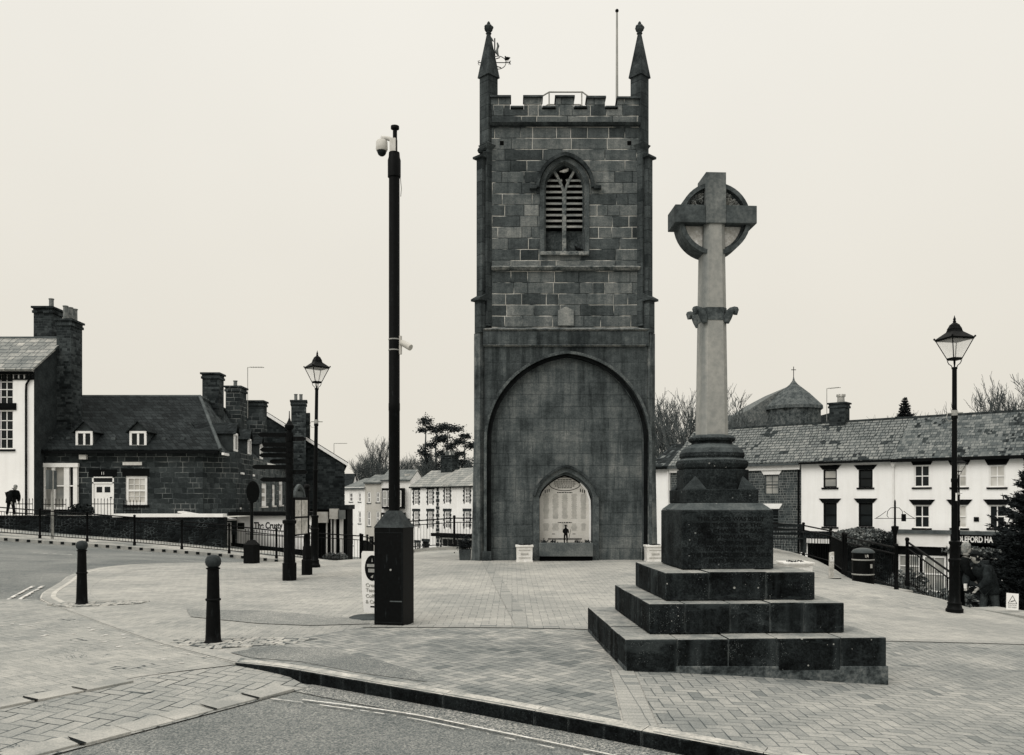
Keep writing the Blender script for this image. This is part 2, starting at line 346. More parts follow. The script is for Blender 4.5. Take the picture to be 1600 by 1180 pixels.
# ================================================================ mesh helper
def empty(name, loc, rz=0.0, label=None, cat=None, group=None, kind=None):
    o = bpy.data.objects.new(name, None); COL.objects.link(o)
    o.location = loc; o.rotation_euler = (0, 0, rz); o.empty_display_size = .2
    return tag(o, label, cat, group, kind)
def tag(o, label=None, cat=None, group=None, kind=None):
    if label: o['label'] = label
    if cat: o['category'] = cat
    if group: o['group'] = group
    if kind: o['kind'] = kind
    return o
def copy_tree(o, parent=None):
    c = o.copy(); COL.objects.link(c)
    if parent is not None: c.parent = parent
    for ch in list(o.children): copy_tree(ch, c)
    return c
class MB:
    def __init__(s): s.v = []; s.f = []
    def quad(s, *p):
        b = len(s.v); s.v += [tuple(q) for q in p]; s.f.append(tuple(range(b, b+len(p)))); return s
    def hexa(s, p):      # bottom 4 ccw, top 4 ccw
        b = len(s.v); s.v += [tuple(q) for q in p]
        for f in ((0, 3, 2, 1), (4, 5, 6, 7), (0, 1, 5, 4), (1, 2, 6, 5), (2, 3, 7, 6), (3, 0, 4, 7)):
            s.f.append(tuple(b+i for i in f))
        return s
    def box(s, x0, x1, y0, y1, z0, z1):
        return s.hexa([(x0, y0, z0), (x1, y0, z0), (x1, y1, z0), (x0, y1, z0), (x0, y0, z1), (x1, y0, z1), (x1, y1, z1), (x0, y1, z1)])
    def cbox(s, c, sz, rz=0.0, top=1.0):
        hx, hy, hz = sz[0]/2, sz[1]/2, sz[2]; cc, ss = math.cos(rz), math.sin(rz)
        def q(x, y, z): return (c[0]+x*cc-y*ss, c[1]+x*ss+y*cc, c[2]+z)
        t = top
        return s.hexa([q(-hx, -hy, 0), q(hx, -hy, 0), q(hx, hy, 0), q(-hx, hy, 0), q(-hx*t, -hy*t, hz), q(hx*t, -hy*t, hz), q(hx*t, hy*t, hz), q(-hx*t, hy*t, hz)])
    def prism_y(s, poly, y0, y1):   # polygon in xz
        b = len(s.v); n = len(poly)
        s.v += [(x, y0, z) for x, z in poly]+[(x, y1, z) for x, z in poly]
        s.f.append(tuple(range(b, b+n))); s.f.append(tuple(range(b+2*n-1, b+n-1, -1)))
        for i in range(n):
            j = (i+1) % n; s.f.append((b+i, b+n+i, b+n+j, b+j))
        return s
    def prism_z(s, poly, z0, z1):
        b = len(s.v); n = len(poly)
        s.v += [(x, y, z0) for x, y in poly]+[(x, y, z1) for x, y in poly]
        s.f.append(tuple(range(b+n-1, b-1, -1))); s.f.append(tuple(range(b+n, b+2*n)))
        for i in range(n):
            j = (i+1) % n; s.f.append((b+i, b+j, b+n+j, b+n+i))
        return s
    def tube(s, pts, r, n=8):
        pts = [Vector(p) for p in pts]; m = len(pts)
        rr = r if isinstance(r, (list, tuple)) else [r]*m
        b = len(s.v); ref = None
        for i, p in enumerate(pts):
            d = (pts[min(i+1, m-1)]-pts[max(i-1, 0)]).normalized()
            if ref is None: ref = Vector((1, 0, 0)) if abs(d.x) < .8 else Vector((0, 1, 0))
            a = (ref-d*ref.dot(d)).normalized(); c = d.cross(a); ref = a
            for k in range(n):
                t = 2*math.pi*k/n; q = p+(a*math.cos(t)+c*math.sin(t))*rr[i]; s.v.append(tuple(q))
        for i in range(m-1):
            for k in range(n):
                k2 = (k+1) % n; s.f.append((b+i*n+k, b+i*n+k2, b+(i+1)*n+k2, b+(i+1)*n+k))
        s.f.append(tuple(b+k for k in range(n-1, -1, -1))); s.f.append(tuple(b+(m-1)*n+k for k in range(n)))
        return s
    def lathe(s, prof, c=(0, 0, 0), n=16, rot=0.0):
        b = len(s.v); m = len(prof)
        for r, z in prof:
            for k in range(n):
                t = rot+2*math.pi*k/n; s.v.append((c[0]+r*math.cos(t), c[1]+r*math.sin(t), c[2]+z))
        for i in range(m-1):
            for k in range(n):
                k2 = (k+1) % n; s.f.append((b+i*n+k, b+i*n+k2, b+(i+1)*n+k2, b+(i+1)*n+k))
        s.f.append(tuple(b+k for k in range(n-1, -1, -1))); s.f.append(tuple(b+(m-1)*n+k for k in range(n)))
        return s
    def ball(s, c, r, n=10, sz=1.0):
        k = max(4, n//2)
        return s.lathe([(max(.001, r*math.sin(math.pi*i/k)), -r*sz*math.cos(math.pi*i/k)) for i in range(k+1)], c, n)
    def band(s, path, w_in, w_out, y0, y1, closed=False):
        """a moulding that follows a path in the xz plane, w_in inside / w_out outside of it, from y0 to y1"""
        n = len(path); P = []
        for i, (x, z) in enumerate(path):
            a = path[max(i-1, 0)]; c = path[min(i+1, n-1)]
            if closed: a = path[(i-1) % n]; c = path[(i+1) % n]
            tx, tz = c[0]-a[0], c[1]-a[1]; l = math.hypot(tx, tz) or 1
            nx, nz_ = tz/l, -tx/l
            P.append(((x-nx*w_in, z-nz_*w_in), (x+nx*w_out, z+nz_*w_out)))
        rng = range(n if closed else n-1)
        for i in rng:
            j = (i+1) % n
            (a0, a1), (b0, b1) = P[i], P[j]
            s.hexa([(a0[0], y0, a0[1]), (b0[0], y0, b0[1]), (b0[0], y1, b0[1]), (a0[0], y1, a0[1]),
                    (a1[0], y0, a1[1]), (b1[0], y0, b1[1]), (b1[0], y1, b1[1]), (a1[0], y1, a1[1])])
        return s
    def build(s, name, mat, parent=None, bevel=0.0, smooth=False, weld=False, loc=None):
        me = bpy.data.meshes.new(name); me.from_pydata(s.v, [], s.f); me.update()
        bm = bmesh.new(); bm.from_mesh(me)
        if weld: bmesh.ops.remove_doubles(bm, verts=bm.verts, dist=1e-4)
        bmesh.ops.recalc_face_normals(bm, faces=bm.faces)
        if bevel:
            es = [x for x in bm.edges if len(x.link_faces) == 2 and x.calc_face_angle(0) > .6]
            bmesh.ops.bevel(bm, geom=es, offset=bevel, segments=2, profile=.6, affect='EDGES', clamp_overlap=True)
        bm.to_mesh(me); bm.free()
        if smooth:
            me.polygons.foreach_set('use_smooth', [True]*len(me.polygons))
            me.set_sharp_from_angle(angle=R(40))
        me.materials.append(M[mat] if isinstance(mat, str) else mat)
        o = bpy.data.objects.new(name, me); COL.objects.link(o)
        if parent is not None: o.parent = parent
        if loc: o.location = loc
        return o

def text(name, s_, size, mat, parent, loc, align='CENTER', ext=.003, rz=0.0, sx=1.0, bold=0.0, width=None):
    cu = bpy.data.curves.new(name, 'FONT'); cu.body = s_; cu.size = size; cu.extrude = ext; cu.align_x = align; cu.offset = bold
    t = bpy.data.objects.new('tmp', cu); COL.objects.link(t)
    bpy.context.view_layer.update()
    me = bpy.data.meshes.new_from_object(t.evaluated_get(bpy.context.evaluated_depsgraph_get()))
    COL.objects.unlink(t); bpy.data.objects.remove(t)
    k = sx
    if width:
        xs = [v.co.x for v in me.vertices]; k = width/(max(xs)-min(xs))
    me.transform(Matrix.Rotation(rz, 4, 'Z')@Matrix.Rotation(R(90), 4, 'X')@Matrix.Diagonal((k, 1, 1, 1)))
    me.materials.clear(); me.materials.append(M[mat])
    o = bpy.data.objects.new(name, me); COL.objects.link(o); o.parent = parent; o.location = loc
    return o

def W(px, py, Y): return Vector(((px-800)/F*Y, Y, EYE-(py-786)/F*Y))

# ================================================================ terrain
CP = [(-14,-4,0),(-6,-4,0),(0,-4,0),(6,-4,-.2),(14,-4,-.6),(-12,1,0),(-5,0,0),(0,0,0),(4,0,-.12),(10,0,-.45),
 (-12,6,0),(-6,6,0),(0,6,0),(2.1,6,-.05),(4,6,-.2),(8,6,-.42),(12,6,-.7),
 (-8,10,0),(-3,9,0),(1,8.3,0),(3.6,8.3,-.16),(1,11,0),(3.6,11,-.14),(8,10,-.42),(6,10,-.3),
 (-12,14,.03),(-7,14,0),(-3,14,0),(1,14,0),(4,14,-.12),(8,15.7,-.38),(9.1,18,-.44),(6,16,-.24),(9.1,16,-.45),
 (-20,14,.25),(-16,20,.2),(-10,20,0),(-5,20,0),(0,20,0),(3,20,0),(5,21,-.05),(9,21,-.42),(7,21,-.25),
 (-1,24,0),(1.5,24,0),(4.1,24,0),(-5,23.5,0),(-9,23.5,0),(7,24,-.22),(9.5,24.8,-.5),(10.2,28,-.42),(10.1,30,-.36),(1.5,29,-.05),
 (-20,33,.27),(-17,33.4,.06),(-14.2,33,-.15),(-10,33,-.5),(-6,33,-.85),(-24,33,.6),(-30,33,.9),(-12,28,-.06),(-8,28,-.3),(-16,27,.05),(-24,26,.35),
 (-20,36,.27),(-14.2,36,-.17),(-10,36,-.6),
 (-3.8,33,-.3),(-2.3,33,-.2),(3,33,-.2),(8,33,-.4),(-4.2,28,-.15),
 (-6,42,-1.6),(-3,48,-2.2),(-3,62,-3.2),(-3,80,-4.3),(-20,105,-4.9),(10,105,-4.6),(-5,98,-4.9),(0,40,-1.4),
 (10.6,20.5,-1.25),(10.3,17,-.98),(11.5,17,-1.1),(12,22,-1.7),(14,26,-2.3),(15,32,-2.8),(18,45,-3.4),(25,40,-3.4),(12,50,-3.3),(13,12,-1.0),(20,20,-2.5),(25,30,-3.2),(12.2,29,-2.2),(9,40,-2.4),
 (-25,40,.7),(-14,42,-.3),(-11,45,-1.2),(-12,55,-2.2),(-10,65,-3.0),(-25,60,-1),(-40,40,1.2),(-40,10,.8),(40,20,-2.5),(60,60,-3.5),(-60,80,-2),
 (-150,200,-4),(0,300,-5),(150,200,-4),(-200,0,0),(200,0,-4),(0,-60,0),(-100,-60,0),(100,-60,-2)]
_A = np.array([c[:2] for c in CP], float); _b = np.array([c[2] for c in CP])
def _phi(r): return np.sqrt(r*r+.6)
_K = _phi(np.linalg.norm(_A[:, None]-_A[None], axis=2)); _w = np.linalg.solve(_K-np.eye(len(CP))*.02, _b)
def T(x, y): return float(_phi(np.hypot(_A[:, 0]-x, _A[:, 1]-y))@_w)

def sheet(name, poly, res, zf, mat, kind='structure'):
    bm = bmesh.new(); f = bm.faces.new([bm.verts.new((x, y, 0)) for x, y in poly])
    xs = [p[0] for p in poly]; ys = [p[1] for p in poly]
    for ax, lo, hi in ((0, min(xs), max(xs)), (1, min(ys), max(ys))):
        k = lo+res
        while k < hi:
            co = (k, 0, 0) if ax == 0 else (0, k, 0); no = (1, 0, 0) if ax == 0 else (0, 1, 0)
            bmesh.ops.bisect_plane(bm, geom=bm.verts[:]+bm.edges[:]+bm.faces[:], plane_co=co, plane_no=no, dist=1e-5)
            k += res
    for v in bm.verts: v.co.z = zf(v.co.x, v.co.y)
    bmesh.ops.recalc_face_normals(bm, faces=bm.faces)
    me = bpy.data.meshes.new(name); bm.to_mesh(me); bm.free()
    if me.polygons and me.polygons[0].normal.z < 0: me.flip_normals()
    me.materials.append(M[mat] if isinstance(mat, str) else mat); o = bpy.data.objects.new(name, me); COL.objects.link(o)
    return tag(o, kind=kind)
# ================================================================ ground, plaza, kerbs
def axis(lo, hi, parts):
    out = []
    for a, b_, s_ in parts: out += list(np.arange(a, b_, s_))
    return out+[parts[-1][1]]
gx = axis(0, 0, [(-900, -200, 100), (-200, -40, 10), (-40, -14, 1.5), (-14, 14, .5), (14, 40, 1.5), (40, 200, 10), (200, 901, 100)])
gy = axis(0, 0, [(-60, -4, 8), (-4, 34, .5), (34, 60, 1.5), (60, 130, 5), (130, 400, 30), (400, 1500, 150)])
def far(x, y):
    return T(max(-200, min(200, x)), min(300, y))
gv = [(x, y, far(x, y)-.12) for y in gy for x in gx]; nx_ = len(gx)
gf = [(j*nx_+i, j*nx_+i+1, (j+1)*nx_+i+1, (j+1)*nx_+i) for j in range(len(gy)-1) for i in range(nx_-1)]
g = MB(); g.v = gv; g.f = gf; tag(g.build('road_ground', 'asphalt'), kind='structure')

kerb_near = [(9, 1.8), (7, 2.95), (5, 3.9), (3.0, 4.88), (1.53, 5.72), (.83, 6.19), (.10, 6.71), (-.70, 7.27), (-1.48, 7.83), (-2.24, 8.40), (-2.76, 8.67)]
def smooth(P, n=4):
    out = []
    for i in range(len(P)-1):
        p0, p1, p2, p3 = P[max(i-1, 0)], P[i], P[i+1], P[min(i+2, len(P)-1)]
        for k in range(n):
            t = k/n; out.append(tuple(.5*((2*p1[j])+(-p0[j]+p2[j])*t+(2*p0[j]-5*p1[j]+4*p2[j]-p3[j])*t*t+(-p0[j]+3*p1[j]-3*p2[j]+p3[j])*t**3) for j in (0, 1)))
    return out+[P[-1]]
kn0 = kerb_near; kerb_near = smooth(kn0)
flush = [(-4.0, 9.86), (-5.1, 11.1), (-6.2, 12.4), (-7.3, 13.7)]
kerb_left = [(-7.9, 14.5), (-8.35, 15.4), (-8.8, 16.6), (-9.25, 17.8), (-9.7, 18.9), (-10.0, 20.0), (-10.15, 21.2), (-9.9, 22.2), (-9.2, 22.9), (-8.2, 23.3), (-7.1, 23.6), (-5.0, 24.3)]
plaza = kerb_near+flush+kerb_left+[(-4.6, 26), (-4.3, 29), (-4.0, 32.9), (0, 33.0), (8, 33.0), (10.1, 30.4), (10.35, 28), (9.7, 25), (9.9, 22.2), (9.35, 21.4), (9.2, 16.9), (9.3, 15.7), (9.5, 14), (13, 8)]
sheet('plaza_paving', plaza, .5, lambda x, y: T(x, y), 'plaza')
sheet('near_paving', [p for p in kerb_near if p[0] < .83]+[(-2.9, 9.6), (-1.9, 11.0), (.9, 11.0), (1.0, 10.9), (1.0, 8.24), (.93, 8.24), (.80, 6.3)], .5, lambda x, y: T(x, y)+.004, 'plaza_near')
sheet('right_paving', [p for p in kerb_near if p[0] > .9]+[(1.05, 6.1), (1.17, 8.24), (1.02, 8.26), (1.02, 10.9), (3.7, 11.1), (8.8, 12.4), (9.3, 13.5), (12.5, 8)], .5, lambda x, y: T(x, y)+.004, 'plaza_right')

def kerb(name, path, w, depth, mat, seg=.9, top=.004):
    mb = MB(); L = [0]
    for a, b_ in zip(path, path[1:]): L.append(L[-1]+math.hypot(b_[0]-a[0], b_[1]-a[1]))
    def at(s_):
        s_ = max(0, min(L[-1], s_)); k = 0
        while k < len(path)-2 and s_ > L[k+1]: k += 1
        t = (s_-L[k])/(L[k+1]-L[k]); a, b_ = path[k], path[k+1]
        return a[0]+(b_[0]-a[0])*t, a[1]+(b_[1]-a[1])*t
    def fr(s_):
        p = at(s_); a = at(s_-.35); b_ = at(s_+.35); d = Vector((b_[0]-a[0], b_[1]-a[1])).normalized()
        return p, Vector((-d.y, d.x))
    s_ = 0; rnd = random.Random(3)
    while s_ < L[-1]-.05:
        e_ = min(s_+seg*rnd.uniform(.95, 1.05), L[-1]); sub = 3
        for q in range(sub):
            a = s_+(e_-s_)*q/sub+(.003 if q == 0 else 0); b_ = s_+(e_-s_)*(q+1)/sub-(.003 if q == sub-1 else 0)
            P = []
            for u in (a, b_):
                p, n_ = fr(u)
                for k in (-.02, w):
                    P.append((p[0]+n_.x*k, p[1]+n_.y*k))
            z = [T(*p)+top for p in P]
            o_, i_, o2, i2 = P[0], P[1], P[2], P[3]
            mb.hexa([(o_[0], o_[1], z[0]-depth), (o2[0], o2[1], z[2]-depth), (i2[0], i2[1], z[3]-depth), (i_[0], i_[1], z[1]-depth),
                     (o_[0], o_[1], z[0]-.012), (o2[0], o2[1], z[2]-.012), (i2[0], i2[1], z[3]), (i_[0], i_[1], z[1])])
            # rounded nose
            c1 = (o_[0]*.85+i_[0]*.15, o_[1]*.85+i_[1]*.15); c2 = (o2[0]*.85+i2[0]*.15, o2[1]*.85+i2[1]*.15)
        s_ = e_
    return tag(mb.build(name, mat, bevel=0.0), kind='structure')
kerb('near_kerb', kerb_near[::-1], .105, .2, 'kerb', top=.012)
kerb('flush_kerb', (flush[::-1]+[kerb_near[-1]])[::-1][::-1], .18, .1, 'kerb_pale', top=.006)
kerb('left_kerb', smooth(kerb_left, 3)[::-1]+[flush[-1]], .22, .2, plain('left_kerb_stone', .42, .88, .15, 3, 40))
kerb('inner_kerb_row', [(-8.6, 21.6), (-9.0, 20.6), (-9.0, 19.3), (-8.6, 17.9), (-8.1, 16.5), (-7.5, 15.2), (-6.9, 14.3)], .07, .05, 'kerb_pale', top=.003)

# speed-table crossing of blocks in front of the plaza, ramping down to the asphalt
lowa, lowb = Vector((-1.95, 7.85)), Vector((-3.3, 5.5))
ldir = (lowb-lowa).normalized(); lnor = Vector((ldir.y, -ldir.x))
if lnor.dot(Vector((-5, 10))-lowa) < 0: lnor = -lnor
def ztab(x, y):
    d = (Vector((x, y))-lowa).dot(lnor)
    return T(x, y)-.014-.095*max(0, 1-max(0, d)/1.3)
lp = lambda k, off: tuple(lowa+ldir*k+lnor*off)
band = [lp(-.15, 0), lp(2.7, 0), lp(6, .15), lp(11, .3), lp(11, 1.75), lp(6, 1.6), lp(2.7, 1.45), lp(.6, 1.38)]
sheet('crossing_band', [(-2.2, 8.38)]+band+[(-2.76, 8.66)], .4, lambda x, y: ztab(x, y)+.0, 'crossing_band')
main = [lp(.6, 1.385), lp(2.7, 1.455), lp(6, 1.605), lp(11, 1.755), (-16, 3), (-16, 14.4), (-9.4, 14.4), (-7.95, 14.45), (-7.31, 13.7), (-6.21, 12.4), (-5.11, 11.1), (-4.01, 9.86), (-2.78, 8.67)]
sheet('crossing_paving', main, .5, lambda x, y: ztab(x, y)+.003, 'crossing')
# light stretcher row with wide open joints along both edges of the band
mb = MB(); jshade = MB(); rnd = random.Random(5)
for off, k0, k1 in ((.0, .0, 9.5), (1.22, .75, 10)):
    k = k0
    while k < k1:
        l = rnd.uniform(.36, .5); a = off+rnd.uniform(-.025, .02)+.015*k; g_ = rnd.uniform(.012, .03)
        c = [lp(k+g_, a), lp(k+l, a), lp(k+l, a+.22), lp(k+g_, a+.22)]
        zz = [ztab(*p) for p in c]; h = .012+rnd.uniform(-.004, .006)
        mb.hexa([(p[0], p[1], z_-.06) for p, z_ in zip(c, zz)]+[(p[0], p[1], z_+h) for p, z_ in zip(c, zz)])
        if rnd.random() < .75:
            w_ = rnd.uniform(.012, .03) if rnd.random() < .6 else rnd.uniform(.03, .06)
            q_ = [lp(k+l-.004, a), lp(k+l+w_, a+rnd.uniform(-.01, .02)), lp(k+l+w_*.7, a+.22*rnd.uniform(.5, 1)), lp(k+l-.004, a+.22)]
            jshade.quad(*[(p[0], p[1], ztab(*p)+h+.002) for p in q_])
        k += l
tag(jshade.build('joint_shade', 'road_slot'), kind='structure')  # dark quads paint the shade of the open joints
tag(mb.build('crossing_edge_blocks', plain('edge_block', .31, .88, .2, 2, 60, .005), bevel=.006), kind='structure')

def patch(name, pts, mat, dz=.009, res=.4):
    return sheet(name, pts, res, lambda x, y: T(x, y)+dz, mat)
patch('asphalt_repair', [(-3.0, 9.2), (-2.7, 9.6), (-2.1, 9.45), (-1.4, 8.75), (-.9, 8.1), (-.75, 7.62), (-1.45, 8.05), (-2.1, 8.62), (-2.68, 8.88)], 'asphalt_patch')
patch('asphalt_trench', [(-4.9, 13.0), (-3.6, 12.75), (-2.15, 11.85), (-1.85, 11.3), (-2.6, 11.18), (-3.35, 11.4), (-4.5, 12.1)], asphalt('trench_asphalt', .24, .22, .7))
def setts(name, poly, seed):
    rnd = random.Random(seed); mb = MB(); xs = [p[0] for p in poly]; ys = [p[1] for p in poly]
    def inside(x, y):
        c = False
        for (x1, y1), (x2, y2) in zip(poly, poly[1:]+poly[:1]):
            if (y1 > y) != (y2 > y) and x < (x2-x1)*(y-y1)/(y2-y1)+x1: c = not c
        return c
    y = min(ys); r_ = 0
    while y < max(ys):
        x = min(xs)+rnd.uniform(0, .08)
        while x < max(xs):
            l = rnd.uniform(.10, .17)
            if inside(x+l/2, y+.05):
                j = lambda: rnd.uniform(-.012, .012); z = T(x, y)+.014+rnd.uniform(-.004, .005)
                q = [(x+j(), y+j()), (x+l-.022+j(), y+j()), (x+l-.022+j(), y+.088+j()), (x+j(), y+.088+j())]
                mb.hexa([(p[0], p[1], z-.04) for p in q]+[(p[0], p[1], z) for p in q])
            x += l
        y += .108
    tag(mb.build(name, plain(name, .32, .85, .35, 5, 50, .004), bevel=.008), kind='structure')
bn_ = [(-3.95, 10.05), (-3.75, 9.75), (-3.3, 9.45), (-2.55, 9.72), (-2.25, 10.1), (-3.2, 10.2)]; bf_ = [(-7.3, 13.6), (-6.8, 13.2), (-5.9, 13.7), (-5.9, 14.1), (-6.9, 14.1)]
patch('sett_bed_near', bn_, asphalt('sett_bed', .12, .2)); patch('sett_bed_far', bf_, 'asphalt_patch')
setts('bollard_setts_near', bn_, 3); setts('bollard_setts_far', bf_, 4)
patch('soldier_band', [(.82, 6.32), (1.04, 6.18), (1.16, 8.24), (.94, 8.24)], 'soldier')
patch('soldier_band_plaza', [(-1.9, 10.95), (1.05, 10.85), (1.05, 11.05), (-1.9, 11.15)], 'soldier', .013)
patch('soldier_band_far', [(.05, 11.1), (.27, 11.1), (-.6, 23.6), (-.82, 23.6)], 'soldier')
patch('soldier_band_right', [(3.7, 11.0), (8.8, 12.3), (8.8, 12.5), (3.7, 11.2)], 'soldier', .013)

# road markings: two thin worn lines beside the near kerb, more at the far left
def lines(name, path, off, w, gaps, base=-.12):
    mb = MB(); rnd = random.Random(int(abs(off)*100)+7)
    for a, b_ in zip(path, path[1:]):
        d = Vector((b_[0]-a[0], b_[1]-a[1])); L = d.length; d /= L; n_ = Vector((d.y, -d.x)); k = 0
        while k < L:
            l = min(rnd.uniform(.04, .14) if gaps else .25, L-k)
            if not gaps or rnd.random() > gaps:
                ww = w*(rnd.uniform(.55, 1.1) if gaps else rnd.uniform(.9, 1.05))
                q = []
                for u, s_ in ((k, 0), (k+l, 0), (k+l, 1), (k, 1)):
                    p = Vector(a)+d*u+n_*(off+ww*s_); q.append((p.x, p.y, T(p.x, p.y)+base+.02))
                mb.quad(*q)
            k += l
    return tag(mb.build(name, 'marking'), kind='structure')
road_k = kn0[::-1]; road_s = smooth([(-1.65, 7.75)]+road_k[3:], 4); road_t = smooth([(-2.0, 7.95)]+road_k[3:], 4)
lines('road_line_outer', road_s, .34, .026, 0)
lines('road_line_inner', road_t, .45, .018, .35)
gk = kerb_near[::-1][6:]
sheet('gutter_grit', [(a-.0, b_-.02) for a, b_ in gk]+[(a-.17, b_-.26) for a, b_ in reversed(gk)], .5, lambda x, y: T(x, y)-.12+.008, 'grit')
lines('left_road_line', smooth(kerb_left[0:4]), -.40, .07, .12)
lines('left_road_line_outer', smooth(kerb_left[0:4]), -.58, .07, .12)
lines('far_road_line', [(-24, 30.5), (-17.6, 29.9)], 0, .12, .1)
lines('far_road_line_short', [(-16.2, 29.0), (-14, 28.6)], 0, .12, .3)
# scattered dots of the worn give-way line on the crossing
mb = MB(); rnd = random.Random(11)
for i in range(34):
    t = rnd.random(); x = -7.4+4.6*t+rnd.uniform(-.35, .3); y = 12.2-3.3*t+rnd.uniform(-.55, .25)
    a = rnd.uniform(.015, .045); b_ = rnd.uniform(.015, .03); z = ztab(x, y)+.008
    mb.quad(*[(x+a*math.cos(q)*rnd.uniform(.8, 1.2), y+b_*math.sin(q)*1.2, z) for q in (0, 1.1, 2.2, 3.1, 4.2, 5.3)])
tag(mb.build('worn_line_dots', 'marking'), kind='structure')

# pavement on the far side of the left road, with its kerb
pv = [(-40, 33.2), (-24, 33.2), (-20, 33.3), (-14, 33.5), (-8, 33.9), (-5.7, 34.2), (-5.7, 60), (-11, 60), (-11.5, 38), (-40, 36.5)]
sheet('far_pavement', pv, 1.0, lambda x, y: T(x, y)+.02, 'pave_far')
kerb('far_kerb', [(-40, 33.2), (-24, 33.2), (-20, 33.3), (-14, 33.5), (-8, 33.9), (-5.7, 34.2)], .16, .3, 'kerb_pale', seg=1.0, top=.03)
sl_ = MB(); kp = [(-30, 33.2), (-24, 33.2), (-20, 33.3), (-14, 33.5), (-8, 33.9)]
for a, b_ in zip(kp, kp[1:]):
    n_ = int(abs(b_[0]-a[0])/.42)
    for i in range(n_):
        x = a[0]+(b_[0]-a[0])*i/n_; y = a[1]+(b_[1]-a[1])*i/n_; z = T(x, y); sl_.box(x, x+.13, y-.03, y+.04, z-.09, z+.01)
tag(sl_.build('kerb_slots', 'road_slot'), kind='structure')
kerb('plaza_rear_kerb', [(-4.4, 26), (-4.25, 29), (-4.0, 32.75), (0, 32.85), (8, 32.85)][::-1], .3, .3, 'concrete', top=.12)

# ================================================================ war memorial cross
m0 = empty('memorial_cross', (2.28, 9.55, 0), R(3.0), label='stone ringed memorial cross on three dark mossy steps beside the clock-less tower', cat='memorial')
def steps():
    rnd = random.Random(9)
    for (zc, hw, z0, z1, n_, dx, nm) in ((0, 1.275, -.02, .305, 5, .0, 1), (0, .985, .308, .61, 5, .0, 2), (0, .775, .613, .90, 3, .0, 3)):
        mb = MB(); d = hw
        cuts = [-d]+sorted(rnd.uniform(-.08, .08)-d+2*d*k/n_ for k in range(1, n_))+[d]
        q = .38
        for a, b_ in zip(cuts, cuts[1:]):
            mb.box(a+.0025+dx, b_-.0025+dx, -d+rnd.uniform(-.006, .004), -d+q, z0, z1+rnd.uniform(-.006, .004))
            mb.box(a+.0025+dx, b_-.0025+dx, d-q, d, z0, z1)
        cuts = [-d+q]+sorted(-d+q+(2*d-2*q)*k/(n_-1)+rnd.uniform(-.06, .06) for k in range(1, n_-1))+[d-q]
        for a, b_ in zip(cuts, cuts[1:]):
            for sx_ in (-1, 1):
                x0, x1 = (-d, -d+q) if sx_ < 0 else (d-q, d)
                mb.box(x0+dx, x1+dx, a+.0025, b_-.0025, z0, z1+rnd.uniform(-.005, .003))
        mb.box(-d+q-.02+dx, d-q+.02+dx, -d+q-.02, d-q+.02, z0, z1-.02)
        so = mb.build('step', 'step', m0, bevel=.016)
        MB().box(-d+.012, d-.012, -d+.012, d-.012, z0+.01, z1-.015).build('joint_mortar', plain('step_mortar', .09, .95, .5, 5, 30, 0), so)
steps()
# rough footing that shows where the ground falls away to the right
MB().hexa([(-1.275, -1.28, -.25), (1.29, -1.28, -.35), (1.29, 1.27, -.35), (-1.275, 1.27, -.25), (-1.275, -1.28, .05), (1.29, -1.28, .025), (1.29, 1.27, .03), (-1.275, 1.27, .05)]).build('footing', plain('rough_footing', .07, .95, .6, 6, 30, .02), m0, bevel=.01)
bx = -.03
b = MB(); b.prism_z([(bx-.49, -.45), (bx+.49, -.45), (bx+.49, .53), (bx-.49, .53)], .905, 1.52)
blk = b.build('inscribed_block', 'block', m0, bevel=.012)
b = MB(); b.hexa([(bx-.49, -.45, 1.522), (bx+.49, -.45, 1.522), (bx+.49, .53, 1.522), (bx-.49, .53, 1.522), (bx-.40, -.36, 1.60), (bx+.40, -.36, 1.60), (bx+.40, .44, 1.60), (bx-.40, .44, 1.60)])
b.build('weathered_top', 'block', m0, bevel=.01)
lines_ = [("THIS CROSS WAS BUILT", .72), ("ON THE SITE OF THE", .66), ("OLD CHAPEL OF EASE", .72), ("TO NEWLAND.", .42), ("PARISH CHURCH IN 1820", .70), ("TAKEN DOWN 1882", .54), ("THE BUILDING USED TO BUILD", .86), ("BOYS SCHOOL.", .46)]
for i, (t_, w_) in enumerate(lines_):
    text('inscription', t_, .055, 'letter_dark', blk, (bx+.03, -.4515, 1.415-i*.063), width=w_, ext=.001, bold=.0012)
# die with broach stops
bx = -.05
b = MB(); b.box(bx-.39, bx+.39, -.33, .45, 1.6, 1.745)
r8 = lambda h, c: [(-h, -h+c), (-h+c, -h), (h-c, -h), (h, -h+c), (h, h-c), (h-c, h), (-h+c, h), (-h, h-c)]
o8 = [(bx+x, .06+y) for x, y in r8(.36, .2)]
b.prism_z(o8, 1.74, 1.965)
for sx_ in (-1, 1):
    for sy_ in (-1, 1):
        cx, cy = bx+sx_*.385, .06+sy_*.385
        b.v += [(cx, cy, 1.744), (cx-sx_*.22, cy, 1.744), (cx, cy-sy_*.22, 1.744), (cx-sx_*.16, cy-sy_*.16, 1.744), (bx+sx_*.255, .06+sy_*.255, 1.90)]
        k = len(b.v)-5; b.f += [(k, k+1, k+4), (k, k+4, k+2), (k+1, k+3, k+4), (k+3, k+2, k+4), (k, k+2, k+3, k+1)]
b.build('die', 'die', m0, bevel=.008)
b = MB(); pr = [(.36, 1.965), (.385, 1.99), (.40, 2.03), (.385, 2.07), (.35, 2.085), (.345, 2.10), (.36, 2.11), (.355, 2.15), (.32, 2.20), (.26, 2.235), (.22, 2.25), (.225, 2.27), (.255, 2.285), (.262, 2.31), (.24, 2.335), (.2, 2.35)]
cxs = -.06
b.lathe([(r_*1.0, z) for r_, z in pr], (cxs, .05, 0), 8, R(22.5)); b.build('base_moulding', 'mould', m0, bevel=.008)
